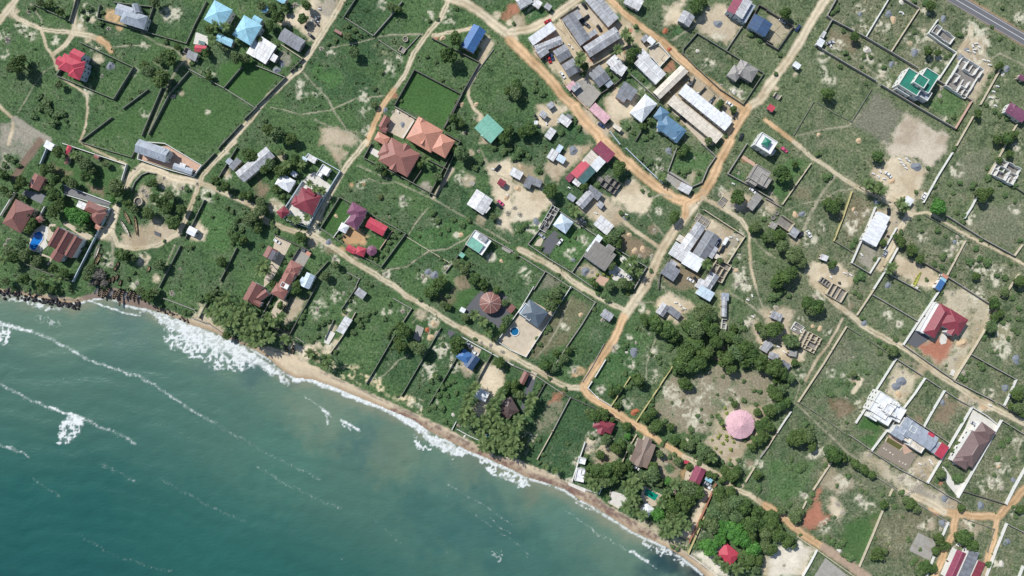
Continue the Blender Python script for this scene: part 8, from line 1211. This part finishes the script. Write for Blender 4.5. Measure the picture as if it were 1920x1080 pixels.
mp = N(nt, "ShaderNodeMapping"); mp.inputs["Rotation"].default_value = (0, 0, math.radians(30)); mp.inputs["Scale"].default_value = (.35, .9, 1); nt.links.new(pos, mp.inputs[0])
bp = N(nt, "ShaderNodeBump"); bp.inputs["Strength"].default_value = .5; bp.inputs["Distance"].default_value = .5
nt.links.new(math_n(nt, 'ADD', math_n(nt, 'ADD', noise(nt, mp.outputs[0], .7, 5, .6), math_n(nt, 'MULTIPLY', noise(nt, pos, 2.2, 3), .35)), math_n(nt, 'MULTIPLY', ff, .5)), bp.inputs["Height"]); nt.links.new(bp.outputs[0], b.inputs["Normal"])
grid_obj("sea", cell(dW) < 5.0, -1.28 + foam * .12 * (d > 0) + sstep(3, 25, d) * (.16 * np.sin(d / 3.4 + (n1 - .5) * 9) + .1 * np.sin(d / 1.5 + GX / 21 + (n2 - .5) * 8)), wc, np.clip(foam, 0, 1.2), m_w, "structure")

# ---------------------------------------------------------------- asphalt road with its painted lines
def strip(name, a, b_, wl_, wr_, z, material, dash=None):
    a, b_ = Vector(a), Vector(b_); dr = (b_ - a).normalized(); nl = Vector((-dr.y, dr.x)); L = (b_ - a).length; mb = MB(); t = 0
    while t < L:
        t2 = min(L, t + (dash[0] if dash else 6))
        p, q = a + dr * t, a + dr * t2
        mb.face([(*(p - nl * wr_), z), (*(q - nl * wr_), z), (*(q + nl * wl_), z), (*(p + nl * wl_), z)]); t = t2 + (dash[1] if dash else 0)
    o_ = new_obj(name, mb.mesh(name, [material])); o_["kind"] = "structure"; return o_
ra = sp((1793.3 - 220, -128.8))[0]; rb = sp((1920 + 220, 74.2 + 128.8))[0]
m_as = plain_mat("asphalt", (112, 112, 116), .35, .25, (128, 124, 120), .9, .2)
strip("asphalt_road", ra, rb, 3.25, 3.1, .035, m_as)
M_LINE = plain_mat("road_paint", (226, 228, 230), .3, 1.0, (150, 150, 150), .7)
strip("road_marking", ra, rb, .13, .13, .041, M_LINE); strip("road_marking", ra, rb, 2.72, -2.55, .041, M_LINE); strip("road_marking", ra, rb, -2.6, 2.75, .041, plain_mat("worn_paint", (206, 190, 180), .4, 1.0, (140, 130, 120), .7))

# ---------------------------------------------------------------- uncountable scrub and shore rocks
r = np.random.RandomState(3); NSC = 60000
xs = r.uniform(-297, 297, NSC); ys = r.uniform(-172, 172, NSC)
ix = np.clip(np.searchsorted(XS, xs), 0, NX - 1); iy = np.clip(np.searchsorted(YS, ys), 0, NY - 1)
clump = sstep(.42, .68, .5 * n2[iy, ix] + .3 * n3[iy, ix] + .2 * n1[iy, ix])
keep = r.rand(NSC) < (scr * veg)[iy, ix] ** 2 * (.16 + .84 * clump) * (dV[iy, ix] > 1) * .8
xs, ys = xs[keep], ys[keep]; z0 = Z[iy[keep], ix[keep]]; n = len(xs); K = 6
big = r.rand(n) ** 4; sz = .22 + .55 * big
Cc = np.repeat(np.stack([xs, ys, z0 + sz * .6], 1), K, 0) + r.normal(size=(n * K, 3)) * np.repeat(sz, K)[:, None] * np.array([.75, .75, .35])
nr = r.normal(size=(n * K, 3)) + np.array([0, 0, .8]); nr /= np.linalg.norm(nr, axis=1)[:, None]; t = r.normal(size=(n * K, 3)); U = np.cross(nr, t); U /= np.linalg.norm(U, axis=1)[:, None]; Vv = np.cross(nr, U)
s_ = (np.repeat(sz, K) * r.uniform(.35, .6, n * K))[:, None]; tone = np.clip(np.repeat(n3[iy[keep], ix[keep]], K) * .8 + r.rand(n * K) * .5 - .1 + np.repeat(east[iy[keep], ix[keep]], K) * .2, 0, 1)
o = new_obj("ground_cover", quads_mesh("ground_cover", Cc, U * s_, Vv * s_, tone, leaf_mat("leaves_cover", (60, 90, 54), (122, 140, 92), (92, 114, 70)))); tag(o, "scattered low weeds and tufts over the fields", "ground cover", kind="stuff")
M_ROCK = plain_mat("shore_rock", (74, 70, 72), .5, 1.0, (46, 44, 48), .9)
mb = MB(); rr = random.Random(5)
def rock(x, y, s):
    pts = [Vector((rr.uniform(-1, 1), rr.uniform(-1, 1), rr.uniform(-.5, .9))).normalized() * rr.uniform(.7, 1.1) * s for _ in range(8)]
    base = [Vector((math.cos(a_) * s * rr.uniform(.7, 1.1), math.sin(a_) * s * rr.uniform(.7, 1.1), -.4)) for a_ in [6.283 * i / 6 for i in range(6)]]; top = [Vector((p.x * .6 + rr.uniform(-.2, .2) * s, p.y * .6 + rr.uniform(-.2, .2) * s, s * rr.uniform(.4, .9))) for p in base]
    o3 = Vector((x, y, -.9))
    for i in range(6):
        j = (i + 1) % 6; mb.face([o3 + base[i], o3 + base[j], o3 + top[j], o3 + top[i]])
    mb.face([o3 + p for p in top])
path_r = sp((-20, 543), (10, 548), (40, 556), (70, 563), (100, 568), (130, 572), (148, 570))
for _ in range(170):
    i = rr.randrange(len(path_r) - 1); t_ = rr.random(); p, q = path_r[i], path_r[i + 1]
    rock(p[0] + (q[0] - p[0]) * t_ + rr.gauss(0, .8), p[1] + (q[1] - p[1]) * t_ + rr.gauss(0, 1.3), rr.uniform(.4, 1.1))
for _ in range(60):
    t_ = rr.random(); p, q = sp((285, 577))[0], sp((350, 603))[0]; rock(p[0] + (q[0] - p[0]) * t_ + rr.gauss(0, .6), p[1] + (q[1] - p[1]) * t_ + rr.gauss(0, .8) + .9, rr.uniform(.3, .7))
for _ in range(70):
    i = rr.randrange(14, 24); p, q = VEG[i], VEG[i + 1]; t_ = rr.random(); rock(p[0] + (q[0] - p[0]) * t_ + rr.gauss(0, .7), p[1] + (q[1] - p[1]) * t_ + rr.gauss(0, .7), rr.uniform(.25, .6))
o = new_obj("rocks", mb.mesh("rocks", [M_ROCK])); tag(o, "dark boulders piled along the water's edge", "rocks", kind="stuff")
# ---------------------------------------------------------------- utility poles
pm = MB(); tube(pm, (0, 0, -.2), (0, 0, 8.2), .13, .09, 8); pole_me = pm.mesh('pole', [M_BARK]); pm = MB(); pm.box(-.9, .9, -.06, .06, 7.7, 7.82); arm_me = pm.mesh('crossarm', [M_BARK])
for x_, y_ in ((1042, 48), (1085, 128), (1150, 60), (1240, 112), (1330, 165), (1452, 60), (1500, 10), (1305, 380), (1168, 640), (1150, 652), (205, 385), (212, 428), (860, 350), (700, 310), (1030, 560), (1580, 590), (1545, 645)):
    root = empty('utility_pole', (*sp((x_, y_))[0], 0)); root.rotation_euler = (0, 0, rr.uniform(0, 3)); new_obj('pole', pole_me, root); new_obj('crossarm', arm_me, root); auto(root, (x_, y_), "slim utility pole casting a thin shadow", "utility pole", "utility poles")
plant()
finish_labels()
